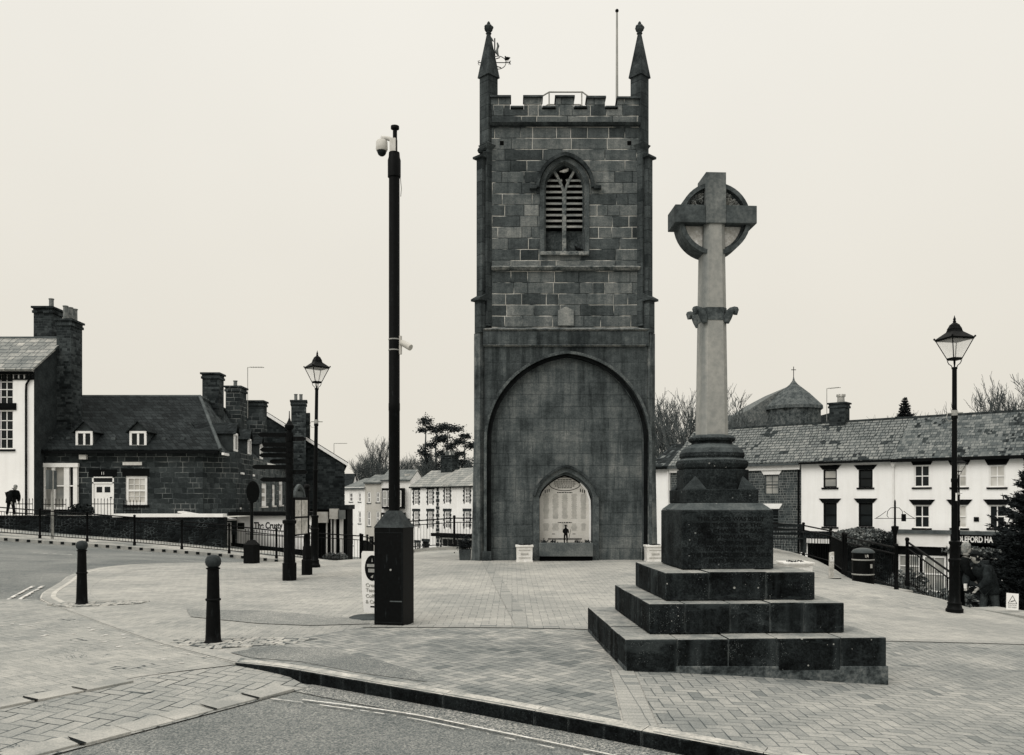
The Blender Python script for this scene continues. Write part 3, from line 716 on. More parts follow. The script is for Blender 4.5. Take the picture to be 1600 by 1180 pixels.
# shaft: square with chamfered arrises, slight taper
def shaft(z0, z1, w0, w1, d0, d1, name, mat, ch=.05):
    P = []
    for z, w_, d_ in ((z0, w0, d0), (z1, w1, d1)):
        P += [(cxs+x, .05+y, z) for x, y in [(-w_, -d_+ch), (-w_+ch, -d_), (w_-ch, -d_), (w_, -d_+ch), (w_, d_-ch), (w_-ch, d_), (-w_+ch, d_), (-w_, d_-ch)]]
    b = MB(); b.v = P; b.f = [tuple(range(7, -1, -1)), tuple(range(8, 16))]+[(i, (i+1) % 8, 8+(i+1) % 8, 8+i) for i in range(8)]
    return b.build(name, mat, m0)
shaft(2.33, 3.60, .150, .132, .17, .16, 'shaft', 'shaft')
shaft(3.60, 3.74, .138, .135, .165, .162, 'knop', 'shaft_dark')
kn = MB()
for sx_ in (-1, 1):
    for yy in (-.10, .16):
        kn.tube([(cxs+sx_*.12, yy, 3.57), (cxs+sx_*.135, yy, 3.63), (cxs+sx_*.155, yy, 3.68), (cxs+sx_*.18, yy, 3.71), (cxs+sx_*.205, yy, 3.72), (cxs+sx_*.225, yy, 3.70), (cxs+sx_*.22, yy, 3.675), (cxs+sx_*.2, yy, 3.67)], [.03, .045, .045, .036, .034, .034, .028, .012], 12)
        kn.ball((cxs+sx_*.225, yy, 3.715), .035, 8)
kn.build('knop_leaves', 'shaft_dark', m0, smooth=True)
for yy in (-.155,):
    pass
shaft(3.74, 4.66, .130, .115, .16, .155, 'upper_shaft', 'shaft')
# cross head
hx, hz = cxs, 4.72
ch_ = MB(); ch_.box(hx-.112, hx+.112, -.125, .225, 4.655, 5.21); ch = ch_.build('cross_head', plain('cross_head_stone', .13, .9, .28, 3.2, 26, .008, streak=.55), m0, bevel=.008)
for sx_ in (-1, 1):
    a0, a1 = sorted((hx+sx_*.113, hx+sx_*.452))
    MB().box(a0, a1, -.128, .228, 4.655, 4.85).build('cross_arm', plain('cross_arm_stone', .08, .9, .3, 3.5, 26, .008, streak=.5), m0, bevel=.008)
ring = [(hx+.372*math.cos(R(t)), 4.715+.372*math.sin(R(t))) for t in range(0, 360, 8)]
rb = MB(); rb.band(ring, .022, .024, -.09, .19, closed=True); rb.build('ring', plain('ring_stone', .06, .9, .4, 4, 25, .008), m0)
rim = [(hx+.335*math.cos(R(t)), 4.715+.335*math.sin(R(t))) for t in range(0, 360, 8)]
MB().band(rim, .012, .012, -.03, .13, closed=True).build('ring', 'shaft_dark', m0)
for qd in range(4):
    a0 = qd*90; pts = [(hx+.32*math.cos(R(t))*1, 4.715+.32*math.sin(R(t))) for t in range(a0+4, a0+87, 8)]+[(hx+.32*math.cos(R(a0+86)), 4.715+.32*math.sin(R(a0+86)))]
    sxq = 1 if qd in (0, 3) else -1; szq = 1 if qd < 2 else -1
    poly = [(hx+sxq*.02, 4.715+szq*.02)]+pts
    pn = MB().prism_y(poly, .005, .095).build('carved_panel' if qd < 2 else 'plain_panel', 'shaft_dark' if qd < 2 else 'panel_pale', m0)
    if qd < 2:
        cb = MB(); rnd = random.Random(qd)
        for i in range(60):
            rr = rnd.uniform(.16, .32); tt = R(rnd.uniform(28, 78)); x = hx+sxq*rr*math.cos(tt); z = 4.715+rr*math.sin(tt)
            if z < 4.865 or abs(x-hx) < .125: continue
            a = rnd.uniform(0, 6.3); l = rnd.uniform(.02, .045)
            cb.tube([(x-l*math.cos(a), -.0, z-l*math.sin(a)), (x, -.05, z), (x+l*math.cos(a), -.01, z+l*math.sin(a))], [.006, rnd.uniform(.014, .024), .006], 6)
            cb.ball((x+rnd.uniform(-.02, .02), -.03, z+rnd.uniform(-.02, .02)), rnd.uniform(.012, .022), 8)
        cb.build('carved_foliage', plain('carved_stone', .2, .9, .4, 5, 30, .004), pn, smooth=True)

# ================================================================ tower
TY = 24.0; S = F/TY
def tx(p): return (p-800)/S
def tz(p): return EYE-(p-786)/S
TX = tx(884)
tw = empty('church_tower', (TX, TY, 0), label='tall dark ashlar church tower with battlements, two corner pinnacles and a blocked arch', cat='tower')
def X(p): return tx(p)-TX
def Z(p): return tz(p)
TD = 4.1                                   # depth of the body
cx = (X(768)+X(998))/2
# --- upper stage with the belfry opening
def arch(xl, xr, zs, za, n=10):
    """pointed arch path from left spring to right spring through the apex"""
    c = (xl+xr)/2; w_ = (xr-xl)/2; h = za-zs
    if h < w_:                               # depressed pointed arch
        L = [(c-w_*(1-i/n), zs+h*(1-(1-i/n)**1.4)**.62) for i in range(n+1)]
        return L+[(2*c-x, z) for x, z in reversed(L[:-1])]
    rad = (w_*w_+h*h)/(2*w_)
    out = []
    a1 = math.asin(min(1, h/rad)) if h <= rad else R(90)
    for i in range(n+1):
        a = a1*i/n; out.append((xl+rad-rad*math.cos(a), zs+rad*math.sin(a)))
    return out+[(2*c-x, z) for x, z in reversed(out[:-1])]
U0, U1 = X(768), X(999)
wl, wr, wb, wsz, wa = X(851), X(914), Z(392), Z(292), Z(250)
def holed(mb, x0, x1, z0, z1, path, y, depth):
    """front face of a wall with an opening whose outline 'path' runs left foot -> apex -> right foot"""
    n = len(path); mid = n//2; ax, az = path[mid]; zb = path[0][1]
    L_ = path[:mid+1]; R_ = path[mid:]
    for a, b_ in zip(L_, L_[1:]):
        mb.quad((x0, y, a[1]), (a[0], y, a[1]), (b_[0], y, b_[1]), (x0, y, b_[1]))
    for a, b_ in zip(R_, R_[1:]):
        mb.quad((x1, y, a[1]), (x1, y, b_[1]), (b_[0], y, b_[1]), (a[0], y, a[1]))
    if z1 > az: mb.quad((x0, y, az), (x1, y, az), (x1, y, z1), (x0, y, z1))
    if zb > z0: mb.quad((x0, y, z0), (x1, y, z0), (x1, y, zb), (x0, y, zb))
    for a, b_ in zip(path, path[1:]): mb.quad((a[0], y, a[1]), (a[0], y+depth, a[1]), (b_[0], y+depth, b_[1]), (b_[0], y, b_[1]))
    mb.quad((path[0][0], y, zb), (path[-1][0], y, zb), (path[-1][0], y+depth, zb), (path[0][0], y+depth, zb))
    return mb
wpath = [(wl, wb)]+arch(wl, wr, wsz, wa)+[(wr, wb)]
Y1 = .12                                   # upper stage stands back a little
us = MB(); holed(us, U0, U1, Z(515), Z(168), wpath, Y1, .45)
us.box(U0, U1, Y1+.451, TD, Z(515), Z(172)); us.quad((U0, Y1, Z(515)), (U0, Y1+.46, Z(515)), (U0, Y1+.46, Z(168)), (U0, Y1, Z(168))); us.quad((U1, Y1, Z(515)), (U1, Y1+.46, Z(515)), (U1, Y1+.46, Z(168)), (U1, Y1, Z(168)))
us.quad((U0, Y1, Z(168)), (U1, Y1, Z(168)), (U1, Y1+.46, Z(168)), (U0, Y1+.46, Z(168)))
us.build('upper_stage', 'tower_up', tw)
for px_ in (784, 984):
    MB().box(X(px_)-.055, X(px_)+.055, Y1-.004, Y1+.02, Z(221)-.06, Z(221)+.06).build('putlog_hole', 'void', tw)
# belfry window dressing
bw = MB()
bw.band([(wl, wb)]+arch(wl, wr, wsz, wa)+[(wr, wb)], .13, -.004, Y1-.03, Y1+.02)
bw.band([(wl, wb)]+arch(wl, wr, wsz, wa)+[(wr, wb)], .0, .045, Y1+.12, Y1+.40)
belf = bw.build('belfry_window', plain('belfry_surround', .075, .9, .4, 3, 22, .01, streak=.3), tw)
hl = arch(X(840), X(927), Z(292), Z(240))
MB().band(hl, .045, .05, Y1-.14, Y1-.001).build('hood_mould', 'trim_dark', belf)
for px_ in (833, 934):
    MB().cbox((X(px_), Y1-.08, Z(295)), (.2, .16, .09)).build('label_stop', 'trim_dark', belf, bevel=.015)
MB().box(wl-.12, wr+.12, Y1-.10, Y1+.3, Z(398), Z(392)).build('sill', 'trim_light', belf, bevel=.02)
tr = MB(); mx = (wl+wr)/2
tr.box(mx-.055, mx+.055, Y1+.14, Y1+.28, wb, Z(292))
for s_ in (-1, 1):
    P = [(mx+s_*(.0+.30*(t/8.0)**1.5), Z(300)+.72*t/8.0*1.0) for t in range(9)]
    tr.band(P, .035, .035, Y1+.15, Y1+.27)
    tr.band([(mx+s_*.0, Z(292)), (mx+s_*.0+.001, Z(300))], .04, .04, Y1+.15, Y1+.27)
tr.build('tracery', 'trim_light', belf)
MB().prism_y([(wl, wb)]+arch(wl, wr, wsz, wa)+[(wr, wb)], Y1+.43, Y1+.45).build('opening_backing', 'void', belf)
for s_, a, b_ in ((-1, wl+.01, mx-.055), (1, mx+.055, wr-.01)):
    for i in range(9):
        z = Z(350)+i*(Z(277)-Z(350))/8
        aa, bb = a, b_
        if i == 8: aa, bb = (a+.07, b_) if s_ < 0 else (a, b_-.07)
        MB().hexa([(aa, Y1+.16, z-.02), (bb, Y1+.16, z-.02), (bb, Y1+.40, z+.10), (aa, Y1+.40, z+.10), (aa, Y1+.16, z+.03), (bb, Y1+.16, z+.03), (bb, Y1+.40, z+.15), (aa, Y1+.40, z+.15)]).build('louvre', 'louvre', belf, bevel=.008)
    MB().box(a, b_, Y1+.30, Y1+.36, wb, Z(354)).build('lower_panel', plain('blocked_light', .06, .9, .5, 5, 25, .005, streak=.4), belf)
# string courses
def course(p0, p1, pz0, pz1, proj, mat, y=Y1, slope=.5):
    z0, z1 = Z(pz1), Z(pz0); h = z1-z0
    MB().hexa([(X(p0), y-proj*.5, z0), (X(p1), y-proj*.5, z0), (X(p1), y+.05, z0), (X(p0), y+.05, z0),
               (X(p0), y-proj, z0+h*.4), (X(p1), y-proj, z0+h*.4), (X(p1), y+.05, z1), (X(p0), y+.05, z1)]).build('string_course', mat, tw, bevel=.008)
course(766, 1001, 186, 195, .16, 'trim_dark')
course(768, 1001, 412, 421, .15, 'trim_light')
course(755, 1014, 510, 519, .22, 'trim_light')
course(755, 1008, 537, 542, .10, 'trim_light', y=-.0)
# tablet
MB().prism_y([(X(872), Z(508)), (X(897), Z(508)), (X(897), Z(484)), (X(884.5), Z(478)), (X(872), Z(484))], Y1-.05, Y1+.02).build('stone_tablet', 'tablet', tw, bevel=.01)
# parapet
for a, b_, t_ in ((767, 797, 144), (819, 847, 144), (869, 897, 144), (918, 946, 145), (966, 1000, 146)):
    m = MB().box(X(a), X(b_), Y1, Y1+.35, Z(168), Z(t_+5)).build('merlon', 'tower_up', tw)
    MB().hexa([(X(a)-.03, Y1-.06, Z(t_+6)), (X(b_)+.03, Y1-.06, Z(t_+6)), (X(b_)+.03, Y1+.41, Z(t_+6)), (X(a)-.03, Y1+.41, Z(t_+6)), (X(a)-.03, Y1-.03, Z(t_+2)), (X(b_)+.03, Y1-.03, Z(t_+2)), (X(b_)+.02, Y1+.25, Z(t_)), (X(a)-.02, Y1+.25, Z(t_))]).build('coping', 'trim_dark', m, bevel=.01)
for a, b_ in ((797, 819), (847, 869), (897, 918), (946, 966)):
    MB().hexa([(X(a)+.01, Y1-.06, Z(166)), (X(b_)-.01, Y1-.06, Z(166)), (X(b_)-.01, Y1+.41, Z(166)), (X(a)+.01, Y1+.41, Z(166)), (X(a)+.01, Y1-.04, Z(163)), (X(b_)-.01, Y1-.04, Z(163)), (X(b_)-.01, Y1+.2, Z(160)), (X(a)+.01, Y1+.2, Z(160))]).build('coping', 'trim_dark', tw, bevel=.01)
# side and rear parapets
sp = MB()
for k in range(5):
    y0 = Y1+.36+k*.85
    if y0+.5 < TD:
        for xx in (U0, U1-.35): sp.box(xx, xx+.35, y0+.1, y0+.55, Z(166), Z(149))
for k in range(5): sp.box(U0+.1+k*.9, U0+.6+k*.9, TD-.35, TD, Z(172), Z(149))
for xx in (U0, U1-.35): sp.box(xx, xx+.35, Y1+.36, TD, Z(172)-.05, Z(166))
sp.build('rear_parapet', 'tower_up', tw)
# --- lower stage
L0, L1 = X(757), X(1011)
outer = [(X(766), Z(880))]+arch(X(766), X(1004), Z(690), Z(557), 14)+[(X(1004), Z(880))]
ls = MB(); holed(ls, L0, L1, Z(880), Z(519), outer, 0, .22)
ls.box(L0, L1, .62, TD, Z(880), Z(519)-.005); ls.box(L0, X(764), .221, .62, Z(880), Z(519)-.005); ls.box(X(1006), L1, .221, .62, Z(880), Z(519)-.005); ls.quad((L0, 0, Z(519)), (L1, 0, Z(519)), (L1, .3, Z(519)), (L0, .3, Z(519)))
ls.quad((L0, 0, Z(880)), (L0, .23, Z(880)), (L0, .23, Z(519)), (L0, 0, Z(519))); ls.quad((L1, 0, Z(880)), (L1, .23, Z(880)), (L1, .23, Z(519)), (L1, 0, Z(519)))
ls.build('lower_stage', 'tower_low', tw)
MB().hexa([(X(755), -.08, Z(541)), (X(1013), -.08, Z(541)), (X(1013), .2, Z(541)), (X(755), .2, Z(541)), (X(755), -.08, Z(519)), (X(1013), -.08, Z(519)), (X(1013), .2, Z(519)), (X(755), .2, Z(519))]).build('frieze', 'tower_low', tw)
op = arch(X(758), X(1016), Z(690), Z(551), 16)
am = MB().band([(X(758), Z(862))]+op+[(X(1016), Z(862))], .03, .045, -.13, -.002).build('arch_moulding', plain('arch_moulding_stone', .07, .9, .5, 3, 25, .012), tw)
MB().band([(X(765), Z(862))]+arch(X(765), X(1008), Z(690), Z(556), 16)+[(X(1008), Z(862))], .055, .04, -.05, .1).build('inner_roll', plain('arch_roll_shade', .006, .9, .4, 3, 25, .012), am)  # near-black colour paints the shade inside the arch moulding
# infill with the small recess
il, ir = X(842), X(925)
ipath = [(il, Z(880))]+arch(il, ir, Z(778), Z(742), 10)+[(ir, Z(880))]
inf = MB(); mid = len(outer)//2
holed(inf, X(764), X(1006), Z(880), Z(650), ipath, .12, .32)
# upper part of the infill, filled as a fan under the big arch
up_ = [p for p in outer if p[1] > Z(650)]
xL = [p for p in outer if p[1] <= Z(650)][-1]
inf.prism_y([(X(766)+.005, Z(650)), (X(1004)-.005, Z(650))]+[(x, z) for x, z in reversed(arch(X(766), X(1004), Z(690), Z(557), 14)) if z > Z(650)], .12, .2)
inf.build('arch_infill', 'tower_infill', tw)
MB().band([(X(838), Z(876))]+arch(X(838), X(931), Z(775), Z(733), 10)+[(X(931), Z(876))], .085, .085, -.0, .119).build('recess_surround', plain('recess_surround', .085, .9, .4, 3, 22, .01, streak=.2), tw)
MB().band(arch(X(834), X(935), Z(775), Z(728), 10), .03, .035, -.07, .05).build('recess_hood', 'trim_dark', tw)
# name panel
pn_ = [(il+.03, Z(850))]+arch(il+.03, ir-.03, Z(780), Z(744), 10)+[(ir-.03, Z(850))]
pan = MB().prism_y(pn_, .30, .36).build('name_panel', 'memorial', tw)
MB().band([(ir-.03, Z(850)), (ir-.03, Z(800)), (ir-.04, Z(782)), (ir-.13, Z(766)), (ir-.3, Z(754))], .03, .02, .20, .30).build('white_edging', 'white_paint', pan)
tl = MB(); rnd = random.Random(2)
pc = (il+ir)/2
for c in range(5):
    xc = pc+(c-2)*.262
    for r_ in range(24):
        z = Z(772)-r_*.0295; wd = rnd.uniform(.055, .088); tl.box(xc-wd, xc+wd, .296, .2995, z-.009, z+.009)
    for r_ in range(7):
        z = Z(819)-r_*.0295; wd = rnd.uniform(.05, .1); tl.box(xc-wd, xc+wd, .296, .2995, z-.009, z+.009)
tl.build('name_columns', 'letter_grey', pan)
hd = MB()
for i, (pz_, wd) in enumerate(((749.5, .2), (752.8, .3), (756, .31), (759.2, .28), (762, .2), (769.5, .22), (817, .2))):
    x = pc-wd
    while x < pc+wd:
        l = rnd.uniform(.03, .075); hd.box(x, min(x+l, pc+wd), .296, .2995, Z(pz_)-.012, Z(pz_)+.012); x += l+.014
cart = [(pc+.42*math.cos(R(t))*(1 if abs(math.cos(R(t))) < .8 else 1.04), Z(756)+.19*math.sin(R(t))) for t in range(0, 360, 12)]
hd.band(cart, .009, .009, .294, .2995, closed=True)
for s_ in (-1, 1):
    for k in range(3): hd.box(pc+s_*(.44+.055*k)-.012, pc+s_*(.44+.055*k)+.012, .294, .2995, Z(767+k)-.03, Z(764+k)+.01)
x = pc-.47
while x < pc+.47:
    hd.box(x, x+.024, .295, .2995, Z(843)-.02, Z(843)+.022); x += .034
hd.box(pc-.36, pc-.28, .295, .2995, Z(835)-.008, Z(835)+.008); hd.box(pc+.22, pc+.3, .295, .2995, Z(835)-.008, Z(835)+.008)
hd.build('panel_lettering', 'letter_dark', pan)
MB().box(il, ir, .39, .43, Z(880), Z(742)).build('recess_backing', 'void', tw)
# plinth blocks at the arch feet
for a, b_ in ((754, 768), (1003, 1016)):
    MB().box(X(a), X(b_), -.15, -.0, -.02, .26).build('plinth_block', 'trim_dark', tw, bevel=.02)
# buttresses: set diagonally on each corner, with two sloped offsets
def buttress(cxp, cy, sx_, sy_, px_edge):
    out = Vector((sx_, sy_)).normalized(); side = Vector((-out.y, out.x)); C0 = Vector((cxp, cy))
    cl = C0+Vector((sx_*15/S, 0)); cu_ = C0+Vector((sx_*11/S, 0))
    root = MB(); low = MB()
    def stage(c, hw, d, z0, z1, mb):
        P = [c-out*.7-side*hw, c-out*.7+side*hw, c+out*d+side*hw, c+out*d-side*hw]
        mb.hexa([(p.x, p.y, z0) for p in P]+[(p.x, p.y, z1) for p in P])
    stage(cl, .12, .075, -.05, Z(520), low); stage(cu_, .125, .145, Z(520), Z(467), root); stage(cu_, .11, .085, Z(467), Z(243), root)
    o = root.build('buttress', 'tower_side', tw, bevel=.006)
    low.build('lower_stage_face', 'buttress_low', o, bevel=.006)
    for zc, d in ((Z(467), .13), (Z(243), .06)):
        c = cu_; q = d-.34; hh = .19
        P = [c+out*q-side*hh, c+out*q+side*hh, c+out*(d+.10)+side*hh, c+out*(d+.10)-side*hh]
        zz = [zc+.26, zc+.26, zc+.0, zc+.0]
        MB().hexa([(p.x, p.y, zc-.06) for p in P]+[(p.x, p.y, z_) for p, z_ in zip(P, zz)]).build('offset_slab', 'trim_dark', o, bevel=.008)
    ft = MB(); c = cl; d = .13; hw = .14
    P = [c-out*.6-side*(hw+.03), c-out*.6+side*(hw+.03), c+out*d+side*(hw+.03), c+out*d-side*(hw+.03)]
    Q = [c-out*.6-side*(hw-.01), c-out*.6+side*(hw-.01), c+out*(d-.05)+side*(hw-.01), c+out*(d-.05)-side*(hw-.01)]
    ft.hexa([(p.x, p.y, -.05) for p in P]+[(p.x, p.y, Z(690)) for p in Q]); ft.build('foot', 'buttress_low', o, bevel=.01)
    c = C0
    # square turret set diagonally, carried up into the pinnacle
    if px_edge: return
    t_ = MB(); pc2 = c+Vector((0, sy_*-.22)); r_ = .255
    t_.lathe([(r_, Z(246)), (r_, Z(112))], (pc2.x, pc2.y, 0), 4, 0); t_.lathe([(.15, Z(516)), (.15, Z(240)), (.26, Z(232))], (pc2.x+sx_*.03, pc2.y-.18, 0), 4, 0); tt = t_.build('pinnacle', 'tower_side', tw)
    tt.location.z = .13
    sp_ = MB(); P = []
    for k in range(8):
        a = R(45*k); rr, z = ((r_+.06, Z(121)) if k % 2 == 0 else (r_*.72, Z(103)))
        P.append((pc2.x+rr*math.cos(a), pc2.y+rr*math.sin(a), z))
    top = [(pc2.x+.05*math.cos(R(45*k)), pc2.y+.05*math.sin(R(45*k)), Z(50)) for k in range(8)]
    sp_.v = P+top; sp_.f = [(k, (k+1) % 8, 8+(k+1) % 8, 8+k) for k in range(8)]+[tuple(range(8, 16))]
    for k in range(0, 8, 2):   # gable walls below the spire
        a = P[k]; m_ = P[(k+1) % 8]; b_ = P[(k+2) % 8]; n0 = len(sp_.v)
        sp_.v += [a, m_, b_, (pc2.x, pc2.y, Z(121))]; sp_.f += [(n0, n0+1, n0+2), (n0, n0+2, n0+3)]
    sp_.build('spirelet', 'trim_dark', tt)
    fn_ = MB(); fn_.lathe([(.05, 0), (.085, .03), (.06, .07), (.11, .12), (.125, .19), (.09, .26), (.035, .29), (.05, .32), (.02, .37)], (pc2.x, pc2.y, Z(52)), 10)
    for k in range(5):
        a = k*1.257; fn_.ball((pc2.x+.09*math.cos(a), pc2.y+.09*math.sin(a), Z(52)+.2), .05, 8)
    fn_.build('finial', 'trim_dark', tt, smooth=True)
buttress(X(763), .10, -1, -1, 0); buttress(X(1002), .10, 1, -1, 0)
buttress(X(765), TD-.1, -1, 1, 1); buttress(X(1002), TD-.1, 1, 1, 1)
# left crocket lump on the buttress slab
MB().ball((X(751), -.12, Z(238)), .09, 8).ball((X(757), -.1, Z(235)), .07, 8).build('moss_clump', 'leaf', tw)
# hatch guard rails, flagpole, wind vane
hg = MB(); yy = 2.0; k_ = (TY+yy)/TY
def XX(p, y): return (p-800)/F*(TY+y)-TX
def ZZ(p, y): return EYE-(p-786)/F*(TY+y)
for P in (((838, 156), (858, 144), (910, 144), (932, 160)), ):
    for y_ in (1.4, 2.2): hg.tube([(XX(a, 1.4), y_, ZZ(b_, 1.4)) for a, b_ in P], .022, 6)
for px_ in (858, 909): 
    for y_ in (1.4, 2.2): hg.tube([(XX(px_, 1.4), y_, ZZ(175, 1.4)), (XX(px_, 1.4), y_, ZZ(144, 1.4))], .02, 6)
hg.build('hatch_guard', 'steel', tw)
fp = MB().tube([(XX(964, 2), 2, ZZ(175, 2)), (XX(964, 2), 2, ZZ(20, 2))], [.042, .028], 8).build('flagpole', 'steel', tw, smooth=True)
MB().ball((XX(964, 2), 2, ZZ(17, 2)), .055, 10).build('ball_finial', 'black', fp, smooth=True)
vy = 1.2; vx = XX(773, vy)
vb = MB().tube([(vx, vy, ZZ(200, vy)), (vx, vy, ZZ(60, vy))], .018, 6)
vb.tube([(XX(748, vy), vy, ZZ(98, vy)), (XX(797, vy), vy, ZZ(98, vy))], .012, 6)
cr = [(XX(778, vy)+.235*math.cos(R(t)), ZZ(98, vy)+.19*math.sin(R(t))) for t in range(0, 360, 15)]
vb.band(cr, .008, .008, vy-.008, vy+.008, closed=True)
vb.tube([(XX(748, vy)-.03, vy, ZZ(96, vy)), (XX(748, vy)+.02, vy, ZZ(94.5, vy)), (XX(748, vy)-.02, vy, ZZ(99, vy)), (XX(748, vy)+.02, vy, ZZ(102, vy))], .01, 5)
for a, b_ in ((775, 92), (777, 104)): vb.tube([(XX(a, vy), vy, ZZ(b_, vy)), (XX(a+6, vy), vy, ZZ(b_+(2 if b_ > 98 else -2), vy))], .014, 5)
vb.tube([(XX(795, vy), vy, ZZ(95, vy)), (XX(798, vy), vy, ZZ(101, vy))], .01, 5)
vb.tube([(XX(798, vy), vy, ZZ(95, vy)), (XX(795, vy), vy, ZZ(101, vy))], .01, 5)
va = vb.build('wind_vane', 'black_trim', tw)
# scrolled arrow figure above the ring
fg = MB().tube([(XX(777, vy), vy, ZZ(67, vy)), (XX(778.5, vy), vy, ZZ(72, vy)), (XX(777, vy), vy, ZZ(77, vy)), (XX(776, vy), vy, ZZ(82, vy)), (XX(779, vy), vy, ZZ(88, vy))], [.02, .035, .03, .05, .015], 6)
fg.tube([(XX(770, vy), vy, ZZ(79, vy)), (XX(776, vy), vy, ZZ(81, vy))], [.04, .025], 6); fg.tube([(XX(767, vy), vy, ZZ(60, vy)), (XX(771, vy), vy, ZZ(65, vy))], [.04, .015], 6)
fg.build('vane_figure', plain('vane_metal', .12, .5), va)

# dark stone trough below the name panel, white planters at the tower foot
tg = empty('stone_trough', (TX+pc, TY, 0), label='long dark stone trough below the pale panel of names in the tower arch', cat='planter')
MB().box(-.74, .74, -.28, .1, .13, .50).build('trough_body', plain('trough_stone', .11, .85, .3, 2, 25, .004), tg, bevel=.015)
MB().box(-.72, .72, -.22, .09, 0, .13).build('base', 'void', tg)  # black block stands in for the shade under the trough
rnd = random.Random(4)
for c0 in (-.6, -.32, .34, .6):
    tp = MB()
    for i in range(40):
        x = c0+rnd.gauss(0, .05); z = .5+abs(rnd.gauss(0, .03)); y = rnd.uniform(-.2, .02); a = rnd.uniform(0, 6.28)
        tp.quad((x, y, z-.02), (x+.03*math.cos(a), y+.03*math.sin(a), z), (x+.01, y, z+.04))
    tp.build('wreath', 'leaf', tg)
def planter(x, y, w_, lab, h=.45, t=1.05):
    z = T(x, y); r_ = empty('planter_box', (x, y, z), label=lab, cat='planter', group='white planter boxes on the plaza')
    MB().cbox((0, 0, .02), (w_*.92, w_*.92, h-.06), top=t).build('box', 'planter', r_, bevel=.012)
    MB().cbox((0, 0, h-.045), (w_*1.06, w_*1.06, .05)).build('rim', 'planter', r_, bevel=.01)
    MB().cbox((0, 0, 0), (w_*.98, w_*.98, .04)).build('foot', 'planter', r_)
    hw = w_/2*.96
    MB().box(-hw*.72, hw*.72, -hw-.006, -hw+.01, h*.25, h*.29).box(-hw*.72, hw*.72, -hw-.006, -hw+.01, h*.7, h*.74).box(-.1, .1, -hw-.008, -hw+.01, h*.44, h*.54).build('moulding', 'letter_grey', r_)
    s_ = MB(); rnd = random.Random(int(x*10))
    for i in range(60):
        a = rnd.uniform(0, 6.28); q = rnd.uniform(0, w_*.4); px_, py_ = q*math.cos(a), q*math.sin(a); s_.quad((px_-.02, py_, h), (px_+.02, py_, h), (px_+rnd.uniform(-.03, .03), py_, h+rnd.uniform(.01, .05)))
    s_.build('low_plants', 'leaf', r_)
    return r_
planter(tx(819), TY-.45, .46, 'small white planter box at the left foot of the tower')
planter(tx(1018), TY-.45, .5, 'white planter box at the right foot of the tower, half behind the memorial block')
planter(7.2, 22.0, .72, 'wide low white planter tub standing behind the memorial steps', h=.36)

dp = empty('shrub_planter', (-1.32, 24.3, T(-1.32, 24.3)), label='square dark planter with a small shrub tucked against the left side of the tower', cat='planter')
MB().cbox((0, 0, 0), (.30, .30, .30), top=1.12).build('tub', plain('tub_grey', .05, .8, .3), dp, bevel=.01)
sh = MB(); rnd = random.Random(14)
for i in range(700):
    u = Vector((rnd.gauss(0, .09), rnd.gauss(0, .09), .42+rnd.gauss(0, .09))); a = Vector((rnd.gauss(0, 1), rnd.gauss(0, 1), rnd.gauss(0, 1))).normalized()*.03; b_ = a.orthogonal()*.5
    sh.quad(u-a, u+b_, u+a, u-b_)
sh.build('shrub', 'leaf', dp)
# ================================================================ street furniture
def bollard():
    r_ = empty('bollard', (0, 0, 0))
    MB().lathe([(.105, 0), (.105, .012), (.088, .03), (.083, .10), (.078, .3), (.072, .485)], n=20).build('shaft', 'black', r_, smooth=True)
    MB().lathe([(.079, .485), (.086, .492), (.086, .505), (.079, .512)], n=20).lathe([(.072, .512), (.064, .84)], n=20).build('upper_shaft', 'black', r_, smooth=True)
    MB().lathe([(.064, .84), (.078, .846), (.078, .858), (.062, .865)], n=20).build('collar', 'black', r_, smooth=True)
    MB().lathe([(.05, .862), (.068, .875), (.084, .90), (.089, .93), (.084, .962), (.066, .99), (.035, 1.005), (.005, 1.01)], n=20).build('ball_top', plain('worn_black_cap', .03, .5, .3), r_, smooth=True)
    return r_
b0 = bollard()
for i, (x, y, lab) in enumerate(((-3.41, 9.86, 'nearer black bollard with a ball top, standing beside the dropped kerb'), (-6.77, 13.6, 'farther black bollard with a ball top, inside the curved kerb on the left'))):
    o = b0 if i == 0 else copy_tree(b0); o.location = (x, y, T(x, y)); tag(o, lab, 'bollard', 'ball-topped bollards')

# CCTV pole with its square base cabinet
px, py = -1.54, 11.30
cp = empty('camera_pole', (px, py, 0), R(-14), label='tall black camera pole rising from a square tapered-top steel cabinet', cat='pole')
MB().box(-.198, .198, -.198, .198, 0, 1.28).build('cabinet', 'black', cp, bevel=.006)
MB().box(-.19, -.186, -.202, -.197, .06, 1.22).box(.186, .19, -.202, -.197, .06, 1.22).box(-.19, .19, -.202, -.197, 1.216, 1.22).box(-.19, .19, -.202, -.197, .06, .064).build('door_seam', plain('seam', .02, .8), cp)
MB().tube([(.03, -.205, .74), (.03, -.196, .74)], .014, 10).build('lock', 'steel', cp)
MB().box(.02, .185, -.206, -.198, .33, .343).build('cabinet_slot', plain('worn_edge', .10, .6), cp)
MB().hexa([(-.206, -.206, 1.281), (.206, -.206, 1.281), (.206, .206, 1.281), (-.206, .206, 1.281), (-.075, -.075, 1.50), (.075, -.075, 1.50), (.075, .075, 1.50), (-.075, .075, 1.50)]).build('cabinet_cap', plain('grey_cap', .035, .6, .4, 6), cp, bevel=.004)
MB().lathe([(.074, 1.46), (.072, 2.8), (.075, 2.81), (.075, 2.9), (.072, 2.91), (.07, 5.85), (.085, 5.86), (.085, 6.08), (.074, 6.12), (.07, 6.18)], n=20).build('pole', 'black', cp, smooth=True)
